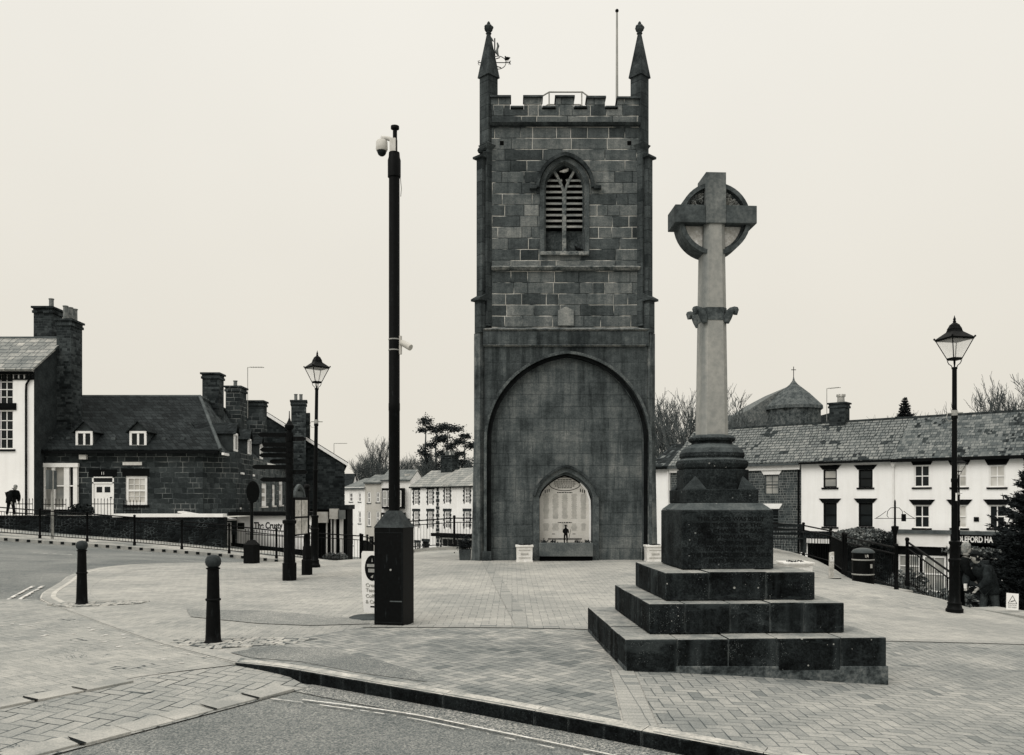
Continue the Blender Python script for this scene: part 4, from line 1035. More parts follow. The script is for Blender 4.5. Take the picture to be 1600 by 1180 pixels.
MB().lathe([(.028, 6.15), (.028, 6.48), (.055, 6.49), (.055, 6.525), (.02, 6.54)], (.01, 0, 0), 14).build('top_spigot', 'black', cp, smooth=True)
MB().lathe([(.077, 3.59), (.077, 3.605)], n=20).build('strap', 'steel', cp); MB().lathe([(.077, 3.73), (.077, 3.745)], n=20).build('strap', 'steel', cp)
dc = MB().box(-.05, .03, -.04, .04, 6.13, 6.36); dc.tube([(0, 0, 6.34), (-.10, 0, 6.38), (-.17, 0, 6.37)], [.028, .028, .05], 10)
dm = dc.build('dome_camera_bracket', 'cctv', cp)
MB().lathe([(.06, 6.36), (.075, 6.34), (.078, 6.24), (.07, 6.22)], (-.175, 0, 0), 16).build('camera_housing', 'cctv', dm, smooth=True)
MB().ball((-.175, 0, 6.21), .06, 14).build('camera_dome', plain('dome', .02, .15), dm, smooth=True)
bc = MB().box(.075, .10, -.02, .02, 3.54, 3.78); bc.tube([(.08, 0, 3.66), (.13, -.02, 3.66)], .018, 8)
bm_ = bc.build('bullet_camera_bracket', 'cctv', cp)
MB().tube([(.11, -.02, 3.69), (.25, -.06, 3.61)], [.038, .042], 12).build('camera_body', 'cctv', bm_, smooth=True)
MB().tube([(.085, 0, 5.85), (.10, 0, 5.7), (.09, 0, 5.6)], .005, 5).build('cable', 'steel', cp)

# feather sign behind the cabinet
fs = empty('feather_sign', (-1.90, 11.95, 0), R(-20), label='white upright advertising board with a dark oval badge, tucked behind the black cabinet', cat='sign')
MB().lathe([(.30, 0), (.30, .02), (.26, .035), (.03, .05)], (-.06, 0, 0), 24).build('base', plain('sign_base', .05, .6, .3), fs)
pl = [(-.16, .08), (-.19, .35), (-.2, .7), (-.2, .9), (-.185, .93), (.2, .93), (.2, .08)]
bd = MB().prism_y(pl, -.012, .012).build('board', 'sign_white', fs)
ov = lambda r_, c, k=1.55: [(c[0]+r_*math.cos(R(t)), c[1]+r_*k*math.sin(R(t))) for t in range(0, 360, 15)]
MB().prism_y(ov(.115, (-.03, .70)), -.016, -.012).build('badge', 'black_trim', bd)
MB().box(-.11, .05, -.019, -.016, .715, .755).box(-.09, .03, -.019, -.016, .64, .69).prism_y([(-.04, .785), (-.02, .785), (-.03, .84)], -.019, -.016).prism_y([(-.055, .575), (-.02, .56), (-.01, .61)], -.019, -.016).build('badge_mark', 'steel', bd)
for t_, z in (('Cream', .44), ('Teas &', .37), ('Coffee', .29), ('& Cake', .21)): text('lettering', t_, .07, 'letter_grey', bd, (-.03, -.016, z), width=.2)
MB().box(-.06, .18, -.016, -.012, .155, .175).build('underline', 'black_trim', bd)

# lamp posts
def lamp():
    r_ = empty('street_lamp', (0, 0, 0))
    MB().lathe([(.15, 0), (.15, .06), (.13, .08), (.115, .14), (.125, .17), (.10, .20), (.095, .3), (.09, .9), (.105, .92), (.105, .96), (.085, .98), (.08, 1.22), (.095, 1.24), (.095, 1.28), (.06, 1.30)], n=12).build('base_column', 'black', r_, smooth=True)
    MB().lathe([(.052, 1.29), (.052, 2.35), (.06, 2.36), (.06, 2.42), (.048, 2.43), (.044, 3.5), (.055, 3.51), (.055, 3.56), (.042, 3.57), (.04, 4.4), (.05, 4.41), (.05, 4.44)], n=12).build('column', 'black', r_, smooth=True)
    br = MB()
    for a in range(4):
        c, s_ = math.cos(R(45+90*a)), math.sin(R(45+90*a))
        br.tube([(.03*c, .03*s_, 4.40), (.05*c, .05*s_, 4.47), (.09*c, .09*s_, 4.50), (.115*c, .115*s_, 4.55), (.09*c, .09*s_, 4.58)], .008, 5)
    br.tube([(0, 0, 4.43), (0, 0, 4.58)], .012, 6); br.build('scroll_bracket', 'black', r_)
    q = lambda h, z: [(-h, -h, z), (h, -h, z), (h, h, z), (-h, h, z)]
    fr = MB(); fr.hexa(q(.09, 4.57)+q(.09, 4.61)); fr.hexa(q(.225, 4.93)+q(.235, 4.96))
    for sx_ in (-1, 1):
        for sy_ in (-1, 1): fr.tube([(sx_*.085, sy_*.085, 4.59), (sx_*.218, sy_*.218, 4.94)], .011, 4); fr.ball((sx_*.235, sy_*.235, 4.975), .02, 6)
    fr.build('lantern_frame', 'black', r_)
    gl = MB(); gl.hexa(q(.078, 4.61)+q(.205, 4.93)); gl.build('lantern_glass', 'lantern_glass', r_)
    rf = MB(); rf.hexa(q(.235, 4.96)+q(.10, 5.08)); rf.hexa(q(.10, 5.08)+q(.085, 5.13)); rf.hexa(q(.09, 5.13)+q(.06, 5.20)); rf.hexa(q(.065, 5.20)+q(.02, 5.25))
    rt = rf.build('lantern_roof', 'black', r_)
    MB().lathe([(.02, 5.24), (.03, 5.27), (.018, 5.29), (.026, 5.31), (.012, 5.34), (.003, 5.38)], n=8).build('finial', 'black', rt, smooth=True)
    pg = MB().tube([(-.14, 0, 3.60), (.17, 0, 3.62)], .012, 6); pg.tube([(0, 0, 3.54), (0, 0, 3.66)], .052, 10); pg.tube([(-.14, 0, 3.60), (-.17, 0, 3.52), (-.12, 0, 3.46), (-.05, 0, 3.47)], .007, 5)
    pg.build('hanging_bracket', 'steel', r_)
    return r_
l0 = lamp()
for i, (x, y, a, lab) in enumerate(((8.02, 15.66, 12, 'tallest black lantern lamp post, in front of the white shops on the right'),
                                    (-4.9, 21.4, 40, 'black lantern lamp post on the left of the plaza beside the notice board'))):
    o = l0 if i == 0 else copy_tree(l0); o.location = (x, y, T(x, y)); o.rotation_euler[2] = R(a); tag(o, lab, 'street lamp', 'lantern lamp posts')
    if i == 1: o.rotation_euler[1] = R(.9)
tl_ = MB().lathe([(.018, 2.02), (.018, 2.16)], (0, -.045, 0), 8).build('numbered_plate', 'sign_white', l0)
o = copy_tree(l0); o.location = (19.65, 38, -1.6); tag(o, 'distant lantern lamp post in the lower street, partly hidden behind the nearest lamp post', 'street lamp', 'lantern lamp posts')

# finger post with many arms
fpz = T(-4.6, 17.85); fg = empty('finger_post', (-4.6, 17.85, fpz), label='black signpost with a stack of blank dark direction arms on the left of the plaza', cat='signpost')
MB().lathe([(.145, 0), (.145, .36), (.12, .37), (.118, 1.16), (.145, 1.18), (.145, 1.24), (.09, 1.26)], n=8).build('base_column', 'black', fg, smooth=True)
MB().lathe([(.075, 1.24), (.068, 3.05), (.05, 3.06), (.05, 3.1), (.09, 3.14), (.10, 3.2), (.06, 3.24), (.03, 3.30), (.012, 3.36), (.008, 3.5)], n=12).build('column', 'black', fg, smooth=True)
arms = [(3.0, -.62, 12), (2.92, .36, -10), (2.80, -.55, 6), (2.69, -.58, 16), (2.58, -.60, 8), (2.46, -.42, -8), (2.34, -.75, 4), (2.24, .36, 10), (2.08, -.58, 10)]
for z, L, a in arms:
    ar = MB(); s_ = 1 if L > 0 else -1; L = abs(L)
    ar.box(.06, L-.05, -.016, .016, -.045, .045); ar.hexa([(L-.05, -.016, -.045), (L, -.016, -.01), (L, .016, -.01), (L-.05, .016, -.045), (L-.05, -.016, .045), (L, -.016, .01), (L, .016, .01), (L-.05, .016, .045)])
    ar.lathe([(.085, -.05), (.085, .05)], n=10)
    o = ar.build('direction_arm', 'black', fg, loc=(0, 0, z)); o.rotation_euler = (R(0), 0, R(a)+(0 if s_ > 0 else R(180)))

# notice board seen nearly edge on between two posts
nb = empty('notice_board', (-4.62, 18.75, T(-4.6, 18.7)), R(84), label='glazed notice board with arched crest between two black posts, seen nearly edge-on', cat='notice board')
for k in (-.5, .5):
    p_ = MB().lathe([(.125, 0), (.125, .33), (.1, .35), (.095, .62), (.075, .66), (.07, .9), (.085, .92), (.06, .95)], (k, 0, 0), 8).lathe([(.055, .94), (.052, 1.86), (.07, 1.88), (.05, 1.9)], (k, 0, 0), 10).build('post', 'black', nb, smooth=True)
    MB().ball((k, 0, 1.95), .07, 10).build('ball_top', 'black', p_, smooth=True)
MB().box(-.43, .43, -.05, .05, .9, 1.72).build('case', 'black', nb, bevel=.01)
for a, b_ in ((.93, 1.27), (1.31, 1.66)):
    MB().box(-.38, -.02, -.056, -.0, a, b_).box(.02, .38, -.056, -.0, a, b_).build('notice', plain('notice_paper', .45, .4, .3, 6), nb)
cr = MB().band([(-.3, 1.72)]+arch(-.3, .3, 1.74, 1.98, 6)+[(.3, 1.72)], .03, .03, -.03, .03); cr.box(-.2, .2, -.01, .01, 1.72, 1.85)
cr.build('crest', plain('grey_crest', .08, .6), nb)

# round sign seen from behind
rs = empty('round_sign', (-6.93, 23.0, T(-6.93, 23)), R(73), label='round traffic sign seen from behind on a thin pole in a square black socket', cat='traffic sign')
MB().box(-.15, .15, -.15, .15, 0, .5).hexa([(-.15, -.15, .5), (.15, -.15, .5), (.15, .15, .5), (-.15, .15, .5), (-.06, -.06, .62), (.06, -.06, .62), (.06, .06, .62), (-.06, .06, .62)]).build('socket', 'black', rs)
MB().tube([(0, 0, .6), (0, 0, 1.75)], .042, 8).build('pole', 'black', rs)
MB().tube([(0, -.05, 1.9), (0, -.03, 1.9)], .29, 28).build('sign_disc', 'black_trim', rs)
MB().box(-.05, .05, -.03, .02, 1.6, 2.1).build('bracket', 'black', rs)

# pale sign pole by the far pavement, edge-on plate
x, y = -18.3, 34.4
sg = empty('sign_pole', (x, y, T(x, y)), label='pale sign pole with an edge-on dark plate, behind the left railing', cat='traffic sign')
MB().tube([(0, 0, 0), (0, 0, 2.75)], .055, 8).build('pole', plain('galvanised', .3, .5), sg, smooth=True)
MB().box(-.10, .02, -.3, .3, 2.0, 2.75).build('plate', plain('sign_back', .09, .5), sg)

# litter bin
x, y = 9.06, 22.3
bn = empty('litter_bin', (x, y, T(x, y)), label='round black litter bin with domed top and two pale bands beside the right railing', cat='bin')
MB().lathe([(.255, .0), (.265, .04), (.265, .27), (.275, .28)], n=28).build('bin_base', 'black', bn, smooth=True)
MB().lathe([(.272, .27), (.28, .28), (.28, .295), (.272, .305)], n=28).build('band', 'steel', bn, smooth=True); MB().lathe([(.272, .645), (.28, .655), (.28, .67), (.272, .68)], n=28).build('band', 'steel', bn, smooth=True)
MB().lathe([(.27, .305), (.27, .65)], n=28).lathe([(.268, .68), (.268, .84), (.275, .85)], n=28).build('body', 'black', bn, smooth=True)
MB().lathe([(.285, .84), (.285, .86), (.24, .915), (.16, .95), (.08, .965), (.005, .97)], n=28).build('dome_lid', plain('bin_lid', .06, .35, .2), bn, smooth=True)
MB().box(-.055, -.04, -.275, -.268, .73, .80).box(-.065, -.03, -.275, -.268, .79, .80).box(-.02, .03, -.275, -.268, .75, .79).box(-.005, .015, -.275, -.268, .79, .81).box(-.02, -.012, -.275, -.268, .72, .75).box(.02, .028, -.275, -.268, .72, .75).build('litter_symbol', 'letter_grey', bn)
MB().box(.08, .13, -.268, -.25, .46, .56).build('sticker', 'letter_grey', bn)
MB().lathe([(.42, -.03), (.42, .012), (.40, .02)], (0, 0, 0), 28).build('plinth', 'concrete', bn)

x, y = 8.35, 22.6
wp = empty('marker_post', (x, y, T(x, y)), R(10), label='pale slanted marker post with a small plate, left of the litter bin', cat='post')
MB().hexa([(-.06, -.03, 0), (.06, -.03, 0), (.06, .03, 0), (-.06, .03, 0), (-.045, -.03, .68), (.065, -.03, .70), (.065, .03, .70), (-.045, .03, .68)]).build('post', plain('pale_post', .45, .6, .3, 6), wp)
MB().box(-.05, .06, -.037, -.03, .45, .60).build('plate', 'sign_white', wp)
MB().tube([(.0, -.037, .50), (.02, -.037, .55), (-.02, -.037, .57)], .006, 5).build('plate_mark', 'black_trim', wp)
MB().cbox((-.05, 0, 0), (.5, .3, .03)).build('foot', 'kerb', wp)

# ---------------------------------------------------------------- railings
def railing(label, posts, parts_group=None, cat='railing', name='railing', h=1.1, sp=.115, pst=True, ball=False):
    """posts: list of (x, y, z). double top rail, bottom rail, upright bars"""
    P = [Vector(p) for p in posts]; c = P[0]
    r_ = empty(name, c, label=label, cat=cat, group=parts_group)
    pm = MB().lathe([(.06, 0), (.06, .12), (.045, .15), (.042, h+.02), (.055, h+.04), (.055, h+.08), (.03, h+.11)], n=8)
    p0 = None
    for p in P:
        if p0 is None: o = pm.build('post', 'black', r_, smooth=True); p0 = o
        else: o = p0.copy(); COL.objects.link(o); o.parent = r_
        o.location = p-c
    rl = MB(); bars = MB()
    for a, b_ in zip(P, P[1:]):
        a = a-c; b_ = b_-c
        for zz, rr in ((h, .026), (h-.16, .018), (.12, .018)): rl.tube([(a.x, a.y, a.z+zz), (b_.x, b_.y, b_.z+zz)], rr, 6)
        L = (Vector((b_.x, b_.y))-Vector((a.x, a.y))).length; n_ = max(1, int(L/sp))
        for k in range(1, n_):
            q = a.lerp(b_, k/n_); bars.box(q.x-.006, q.x+.006, q.y-.006, q.y+.006, q.z+.12, q.z+h-.16)
    rl.build('rail', 'black', r_); bars.build('baluster_panel', 'black', r_)
    return r_
TP = lambda x, y, d=0.0: (x, y, T(x, y)+d)
railing('long black railing along the far pavement of the left road', [(x, 34.45 if x > -9 else 34.15, T(x, 34.3)+.03) for x in np.arange(-22.4, -7.8, 1.87)]+[(-6.05, 34.5, T(-6.05, 34.5)+.03)], 'black railings around the plaza')
railing('short black railing turning down the side street behind the plaza', [(-6.0, 34.6, T(-6, 34.6)), (-6.2, 37, T(-6.2, 37)), (-6.4, 39.5, T(-6.4, 39.5))], 'black railings around the plaza')
railing('black railing on the plaza rear kerb between the camera pole and the tower', [(-3.95+i*1.78*.98, 33.0, T(-3.9+i*1.74, 33)+.12) for i in range(4)], 'black railings around the plaza')
railing('curving black railing on the raised edge behind the memorial', [TP(7.0, 32.9, .1), TP(8.8, 31.8, .1), TP(10.12, 30.0, .1), TP(10.33, 28, .1), TP(9.55, 24.9, .05)], 'black railings around the plaza')
railing('black railing behind the litter bin', [TP(9.58, 24.8, .05), TP(9.72, 21.85, .12)], 'black railings around the plaza')
railing('black stair railing sloping down beside the right steps', [(9.88, 21.6, -.47), (9.80, 19.2, -1.08)], 'black railings around the plaza', name='stair_railing')
railing('black railing with paler handrail by the dark fir tree at the right edge', [(11.0, 17.8, -.45), (12.2, 16.8, -.62), (13.8, 15.6, -.75)], 'black railings around the plaza')
# concrete coping slabs at the plaza edge
def coping(label, pts, w_, h, name='coping_slab', dz=0.0):
    a, b_ = Vector(pts[0]), Vector(pts[1]); d = (b_-a); L = d.length; an = math.atan2(d.y, d.x)
    zc = T((a.x+b_.x)/2, (a.y+b_.y)/2)+dz
    r_ = MB().box(0, L, 0, w_, -.3, h).build(name, 'concrete', None, bevel=.012); r_.location = (a.x, a.y, zc); r_.rotation_euler = (0, 0, an)
    return tag(r_, label, 'kerb slab', 'concrete coping slabs at the plaza edge')
coping('long concrete coping slab under the bin-side railing', (9.45, 24.6), .0, 0) if False else None
coping('concrete coping slab beside the litter bin, under the railing', (9.95, 21.3), .5, .13) if False else None
def slab(label, c, sx_, sy_, h, rz):
    o = MB().box(-sx_/2, sx_/2, -sy_/2, sy_/2, -.3, h).build('coping_slab', 'concrete', None, bevel=.012)
    o.location = (c[0], c[1], T(*c)); o.rotation_euler = (0, 0, R(rz)); return tag(o, label, 'kerb slab', 'concrete coping slabs at the plaza edge')
slab('concrete coping slab under the railing right of the litter bin', (9.62, 23.0), .5, 3.0, .12, 5)
slab('concrete slab at the head of the steps, by the end of the stair railing', (9.75, 21.2), .55, .55, .13, 3)
slab('concrete slab behind the warning sign, farther of the two at the right edge', (9.45, 16.25), .62, 1.5, .13, 14)
slab('concrete slab at the right edge of the picture, nearer of the two', (9.78, 15.2), .9, .6, .12, -4)
# warning sign
x, y = 9.35, 16.15
ws = empty('warning_sign', (x, y, T(x, y)+.13), R(-10), label='small white warning board with a black triangle standing on a concrete slab', cat='sign')
wb_ = MB().box(-.105, .105, -.006, .006, 0, .31).build('board', 'sign_white', ws); wb_.rotation_euler = (R(-8), R(4), 0)
MB().band([(-.075, .12), (0, .265), (.075, .12)], .007, .007, -.01, -.006, closed=True).prism_y([(-.04, .14), (.035, .17), (.04, .185), (-.02, .165)], -.01, -.006).build('triangle', 'black_trim', wb_)
for t_, z in (('CAUTION', .075), ('WET PAINT', .035)): text('lettering', t_, .035, 'letter_dark', wb_, (0, -.0065, z), width=.15, ext=.001)

# post with hanging-basket bracket
x, y = 9.72, 21.9
hb = empty('basket_post', (10.55, 23.8, T(9.8, 23.8)-.1), label='slim black post with a scrolled cross bar for hanging baskets, behind the bin railing', cat='post')
MB().lathe([(.05, 0), (.045, 1.5), (.10, 1.72), (.10, 1.76), (.03, 1.78), (.025, 2.45), (.005, 2.5)], n=10).build('post', 'black', hb, smooth=True)
cbm = MB().tube([(-.56, 0, 1.98), (.56, 0, 1.98)], .009, 6)
for s_ in (-1, 1):
    cbm.tube([(s_*.0, 0, 2.28), (s_*.12, 0, 2.27), (s_*.2, 0, 2.18), (s_*.22, 0, 2.06), (s_*.18, 0, 2.0)], .009, 5); cbm.tube([(s_*.24, 0, 2.18), (s_*.4, 0, 2.06), (s_*.52, 0, 1.99)], .008, 5)
cbm.build('scroll_bracket', 'black', hb)
MB().cbox((.24, 0, 1.9), (.09, .09, .2)).build('lantern_box', 'black', hb)

# bench and tub behind the memorial
x, y = 8.55, 27.5
bh = empty('bench', (x, y, T(x, y)), R(-6), label='dark slatted bench behind the memorial steps, in front of the curving railing', cat='bench')
sl = MB()
for k in range(4): sl.box(-.75, .75, -.22+k*.12, -.13+k*.12, .43, .46)
sl.build('seat', 'timber', bh)
sl = MB()
for k in range(3): sl.box(-.75, .75, .26, .29, .55+k*.13, .63+k*.13)
sl.build('backrest', 'timber', bh)
for s_ in (-1, 1):
    MB().box(s_*.7-.04, s_*.7+.04, -.22, -.16, 0, .62).build('leg', 'timber', bh)
    MB().box(s_*.7-.04, s_*.7+.04, .22, .28, 0, .9).build('leg', 'timber', bh)
    MB().box(s_*.7-.045, s_*.7+.045, -.24, .24, .62, .66).build('armrest', 'timber', bh)

# ================================================================ people
def skin_mesh(name, nodes, links, mat, parent, root=0, sub=1):
    me = bpy.data.meshes.new(name); me.from_pydata([n_[0] for n_ in nodes], links, []); me.materials.append(M[mat])
    o = bpy.data.objects.new(name, me); COL.objects.link(o); o.parent = parent
    md = o.modifiers.new('skin', 'SKIN'); md.use_smooth_shade = True; md.branch_smoothing = .3
    for i, n_ in enumerate(nodes):
        r_ = n_[1]; sv = me.skin_vertices[0].data[i]; sv.radius = r_ if isinstance(r_, tuple) else (r_, r_); sv.use_root = (i == root)
    s_ = o.modifiers.new('sub', 'SUBSURF'); s_.levels = sub; s_.render_levels = sub
    return o
def person(loc, rz, label, lean=0.0, arms=((.25, -.05, .0), (.25, -.05, .0)), legs=(0, 0), hair='hair_dark', coat='coat', scale=1.0, group=None, hood=False, cap=False, bend=0.0, hold=False, bulk=1.0):
    """faces -y locally. lean = forward lean of the upper body in metres at the shoulders"""
    r_ = empty('person', loc, R(rz), label=label, cat='person', group=group); r_.scale = (scale,)*3
    L = lean; hy = -L*1.35; hd = 1.60-bend
    sh = 1.40-bend*.7
    nodes = [((0, 0, .95), (.13, .10)), ((0, -L*.35, 1.12), (.125, .095)), ((0, -L*.8, sh-.12), (.15, .105)), ((0, -L, sh+.02), (.075, .07)), ((0, hy*.9, sh+.10), .052), ((0, hy-.01, hd), (.078, .095)), ((0, hy-.015, hd+.10), (.062, .075))]
    links = [(0, 1), (1, 2), (2, 3), (3, 4), (4, 5), (5, 6)]
    hands = []
    for k, s_ in enumerate((-1, 1)):
        ax, ay, az = arms[k]; b_ = len(nodes)
        sx0 = Vector((s_*.19, -L*.95, sh-.03)); el = Vector((s_*.27, -L*.8+ay*.35, sh-.30+az*.3)); ha = Vector((s_*ax, -L*.6+ay, sh-.55+az))
        nodes += [(tuple(sx0), .062), (tuple(el), .047), (tuple(ha), .03)]; links += [(2, b_), (b_, b_+1), (b_+1, b_+2)]
        d = (ha-el).normalized(); side = Vector((1, 0, 0)) if abs(d.x) < .7 else Vector((0, 1, 0))
        pm_ = ha+d*.05; nodes.append((tuple(pm_), .026)); links.append((b_+2, b_+3)); pi_ = b_+3
        for f in range(4):
            off = side*((f-1.5)*.019); m_ = pm_+off+d*.045; t_ = m_+d*(.03-.004*abs(f-1.2))+Vector((0, -.012, -.012))
            nodes += [(tuple(m_), .009), (tuple(t_), .0075)]; q = len(nodes); links += [(pi_, q-2), (q-2, q-1)]
        m_ = ha+d*.03+side*(-s_*.035)+Vector((0, -.01, 0)); nodes += [(tuple(m_), .011), (tuple(m_+d*.03), .008)]; q = len(nodes); links += [(b_+2, q-2), (q-2, q-1)]
        hands.append(pm_)
    for k, s_ in enumerate((-1, 1)):
        b_ = len(nodes); st = legs[k]
        nodes += [((s_*.095, 0, .88), .088), ((s_*.10, st*.45-.02, .49), .062), ((s_*.10, st, .09), .042), ((s_*.10, st-.06, .045), (.045, .04)), ((s_*.105, st-.17, .035), (.04, .03))]
        links += [(0, b_), (b_, b_+1), (b_+1, b_+2), (b_+2, b_+3), (b_+3, b_+4)]
    body = skin_mesh('body', nodes, links, 'skin', r_)
    # face
    c = Vector((0, hy-.01, hd+.045))
    fc = MB()
    fc.ball((c.x, c.y-.098, c.z-.012), .016, 6)
    fc.build('nose', 'skin', r_)
    MB().ball((-.03, c.y-.085, c.z+.02), .010, 6).ball((.03, c.y-.085, c.z+.02), .010, 6).box(-.022, .022, c.y-.092, c.y-.08, c.z-.052, c.z-.044).build('eyes_and_mouth', 'black_trim', r_)
    MB().ball((-.078, c.y, c.z), .02, 6).ball((.078, c.y, c.z), .02, 6).build('ears', 'skin', r_)
    hr = MB(); hr.lathe([(.09, -.01), (.096, .05), (.085, .095), (.05, .125), (.004, .135)], (0, c.y+.022, c.z), 14)
    hr.lathe([(.07, -.09), (.086, -.02), (.08, .04)], (0, c.y+.035, c.z), 12)
    if cap: hr.lathe([(.10, .055), (.10, .075), (.02, .08)], (0, c.y-.02, c.z), 12)
    hr.build('hair' if not cap else 'knitted_cap', hair, r_, smooth=True)
    # coat: same skeleton, thicker
    cn = [((0, .01, .70), (.19, .14)), ((0, 0, .95), (.185, .14)), ((0, -L*.35, 1.12), (.18, .14)), ((0, -L*.8, sh-.12), (.20, .15)), ((0, -L, sh+.03), (.10, .09)), ((0, hy*.85, sh+.10), (.075, .075))]
    cl = [(0, 1), (1, 2), (2, 3), (3, 4), (4, 5)]
    for k, s_ in enumerate((-1, 1)):
        ax, ay, az = arms[k]; b_ = len(cn)
        cn += [((s_*.195, -L*.95, sh-.03), .095), ((s_*.27, -L*.8+ay*.35, sh-.30+az*.3), .078), ((s_*ax, -L*.6+ay, sh-.55+az), .055)]; cl += [(3, b_), (b_, b_+1), (b_+1, b_+2)]
    cn = [(p_, (q_[0]*bulk, q_[1]*bulk) if isinstance(q_, tuple) else q_*(1+(bulk-1)*.7)) for p_, q_ in cn]
    skin_mesh('coat', cn, cl, coat, r_, root=1)
    tn = [((0, .0, .86), (.15, .115))]; tl2 = []
    for k, s_ in enumerate((-1, 1)):
        b_ = len(tn); st = legs[k]
        tn += [((s_*.095, 0, .78), .105), ((s_*.10, st*.45-.02, .49), .078), ((s_*.10, st, .10), .062)]; tl2 += [(0, b_), (b_, b_+1), (b_+1, b_+2)]
    skin_mesh('trousers', tn, tl2, 'jeans' if coat == 'coat_grey' else 'coat', r_)
    if hood: MB().lathe([(.10, -.06), (.13, -.02), (.12, .04)], (0, -L*.8+.05, sh+.08), 12).build('hood', coat, r_, smooth=True)
    if hold: MB().lathe([(.03, -.05), (.035, .05)], tuple(hands[0]+Vector((.0, -.01, .04))), 10).build('paper_cup', 'sign_white', r_)
    sh_ = MB()
    for k, s_ in enumerate((-1, 1)): sh_.cbox((s_*.103, legs[k]-.07, 0), (.10, .28, .075), top=.8)
    sh_.build('shoes', 'black_trim', r_, bevel=.01)
    return r_
person((10.12, 18.3, -1.05), -72, 'person in a dark padded coat bending forward beside the slab, right of the lamp post', lean=.30, bend=.12, arms=((.12, -.34, .12), (.16, -.30, .10)), legs=(-.12, .16), hair='hair_dark', coat='coat_grey', hood=True, hold=True, cap=True, bulk=1.3)
person((9.66, 18.7, -1.0), 62, 'person in a long dark coat half hidden behind the right lamp post', lean=.12, bend=.02, arms=((.16, -.25, .1), (.2, -.1, 0)), legs=(.08, -.08), hair='hair_grey', coat='coat', bulk=1.25)
person((-5.62, 36.2, T(-5.62, 36.2)), 60, 'grey-haired person in a dark jacket on the street beyond the plaza, beside the black cabinet', lean=.06, arms=((.14, -.22, .12), (.2, -.05, 0)), hair='hair_grey', coat='coat')
person((-22.4, 38.6, 1.0-.02), 70, 'stooping grey-haired person in a dark coat by the cottage fence at the far left', lean=.26, bend=.12, arms=((.22, -.15, 0), (.25, -.1, 0)), legs=(.15, -.15), hair='hair_grey', coat='coat', scale=.87, bulk=1.5)

# small dark soldier figure on the trough
sr = empty('soldier_figure', (TX+pc-.0, TY-.12, .5), R(0), label='small black soldier silhouette figure standing on the stone trough', cat='figurine')
sr.scale = (.27,)*3
skin_mesh('body', [((0, 0, .88), (.2, .12)), ((0, 0, 1.12), (.19, .12)), ((0, 0, 1.38), (.21, .13)), ((0, -.05, 1.52), .06), ((0, -.09, 1.62), .10), ((0, -.1, 1.70), .085),
   ((-.22, 0, 1.34), .085), ((-.26, -.02, 1.10), .08), ((-.15, -.1, .98), .06), ((.22, 0, 1.34), .085), ((.28, -.03, 1.10), .08), ((.22, -.12, .98), .06),
   ((-.11, 0, .85), .11), ((-.13, -.02, .45), .085), ((-.14, 0, .06), .07), ((-.15, -.14, .03), .05), ((.11, 0, .85), .11), ((.13, -.02, .45), .085), ((.14, 0, .06), .07), ((.15, -.14, .03), .05)],
   [(0, 1), (1, 2), (2, 3), (3, 4), (4, 5), (2, 6), (6, 7), (7, 8), (2, 9), (9, 10), (10, 11), (0, 12), (12, 13), (13, 14), (14, 15), (0, 16), (16, 17), (17, 18), (18, 19)], 'black_trim', sr)
MB().lathe([(.24, 1.70), (.22, 1.73), (.13, 1.75), (.11, 1.81), (.02, 1.85)], (0, -.08, 0), 12).build('helmet', 'black_trim', sr)
MB().box(-.2, .2, .08, .24, 1.05, 1.42).build('backpack', 'black_trim', sr, bevel=.03)
MB().tube([(.30, -.2, .45), (.52, -.14, 1.40)], [.03, .018], 6).build('rifle', 'black_trim', sr)

# birds
def bird(loc, rz, mat, label, k=1.0):
    r_ = empty('pigeon', loc, R(rz), label=label, cat='bird'); r_.scale = (k,)*3
    skin_mesh('body', [((0, 0, .12), (.06, .055)), ((.07, 0, .15), (.052, .05)), ((.10, 0, .20), .03), ((.115, 0, .245), .028), ((.15, 0, .24), .008), ((-.08, 0, .10), (.045, .03)), ((-.17, 0, .085), (.03, .008))],
              [(0, 1), (1, 2), (2, 3), (3, 4), (0, 5), (5, 6)], mat, r_)
    MB().tube([(.01, .02, .08), (.02, .02, 0)], .006, 5).tube([(.01, -.02, .08), (.02, -.02, 0)], .006, 5).build('legs', 'letter_dark', r_)
bird((TX+mx+.02, TY+Y1+.22, Z(267)), 20, 'planter', 'white pigeon perched at the top of the belfry tracery', 1.0)
bird((TX+X(905), TY+Y1+.12, Z(392)), 150, 'black_trim', 'dark pigeon on the sill of the belfry window', .9)
bird((TX+XX(792.5, vy), TY+vy, ZZ(98, vy)), 120, 'black_trim', 'black bird perched on the weather vane arm', .95)
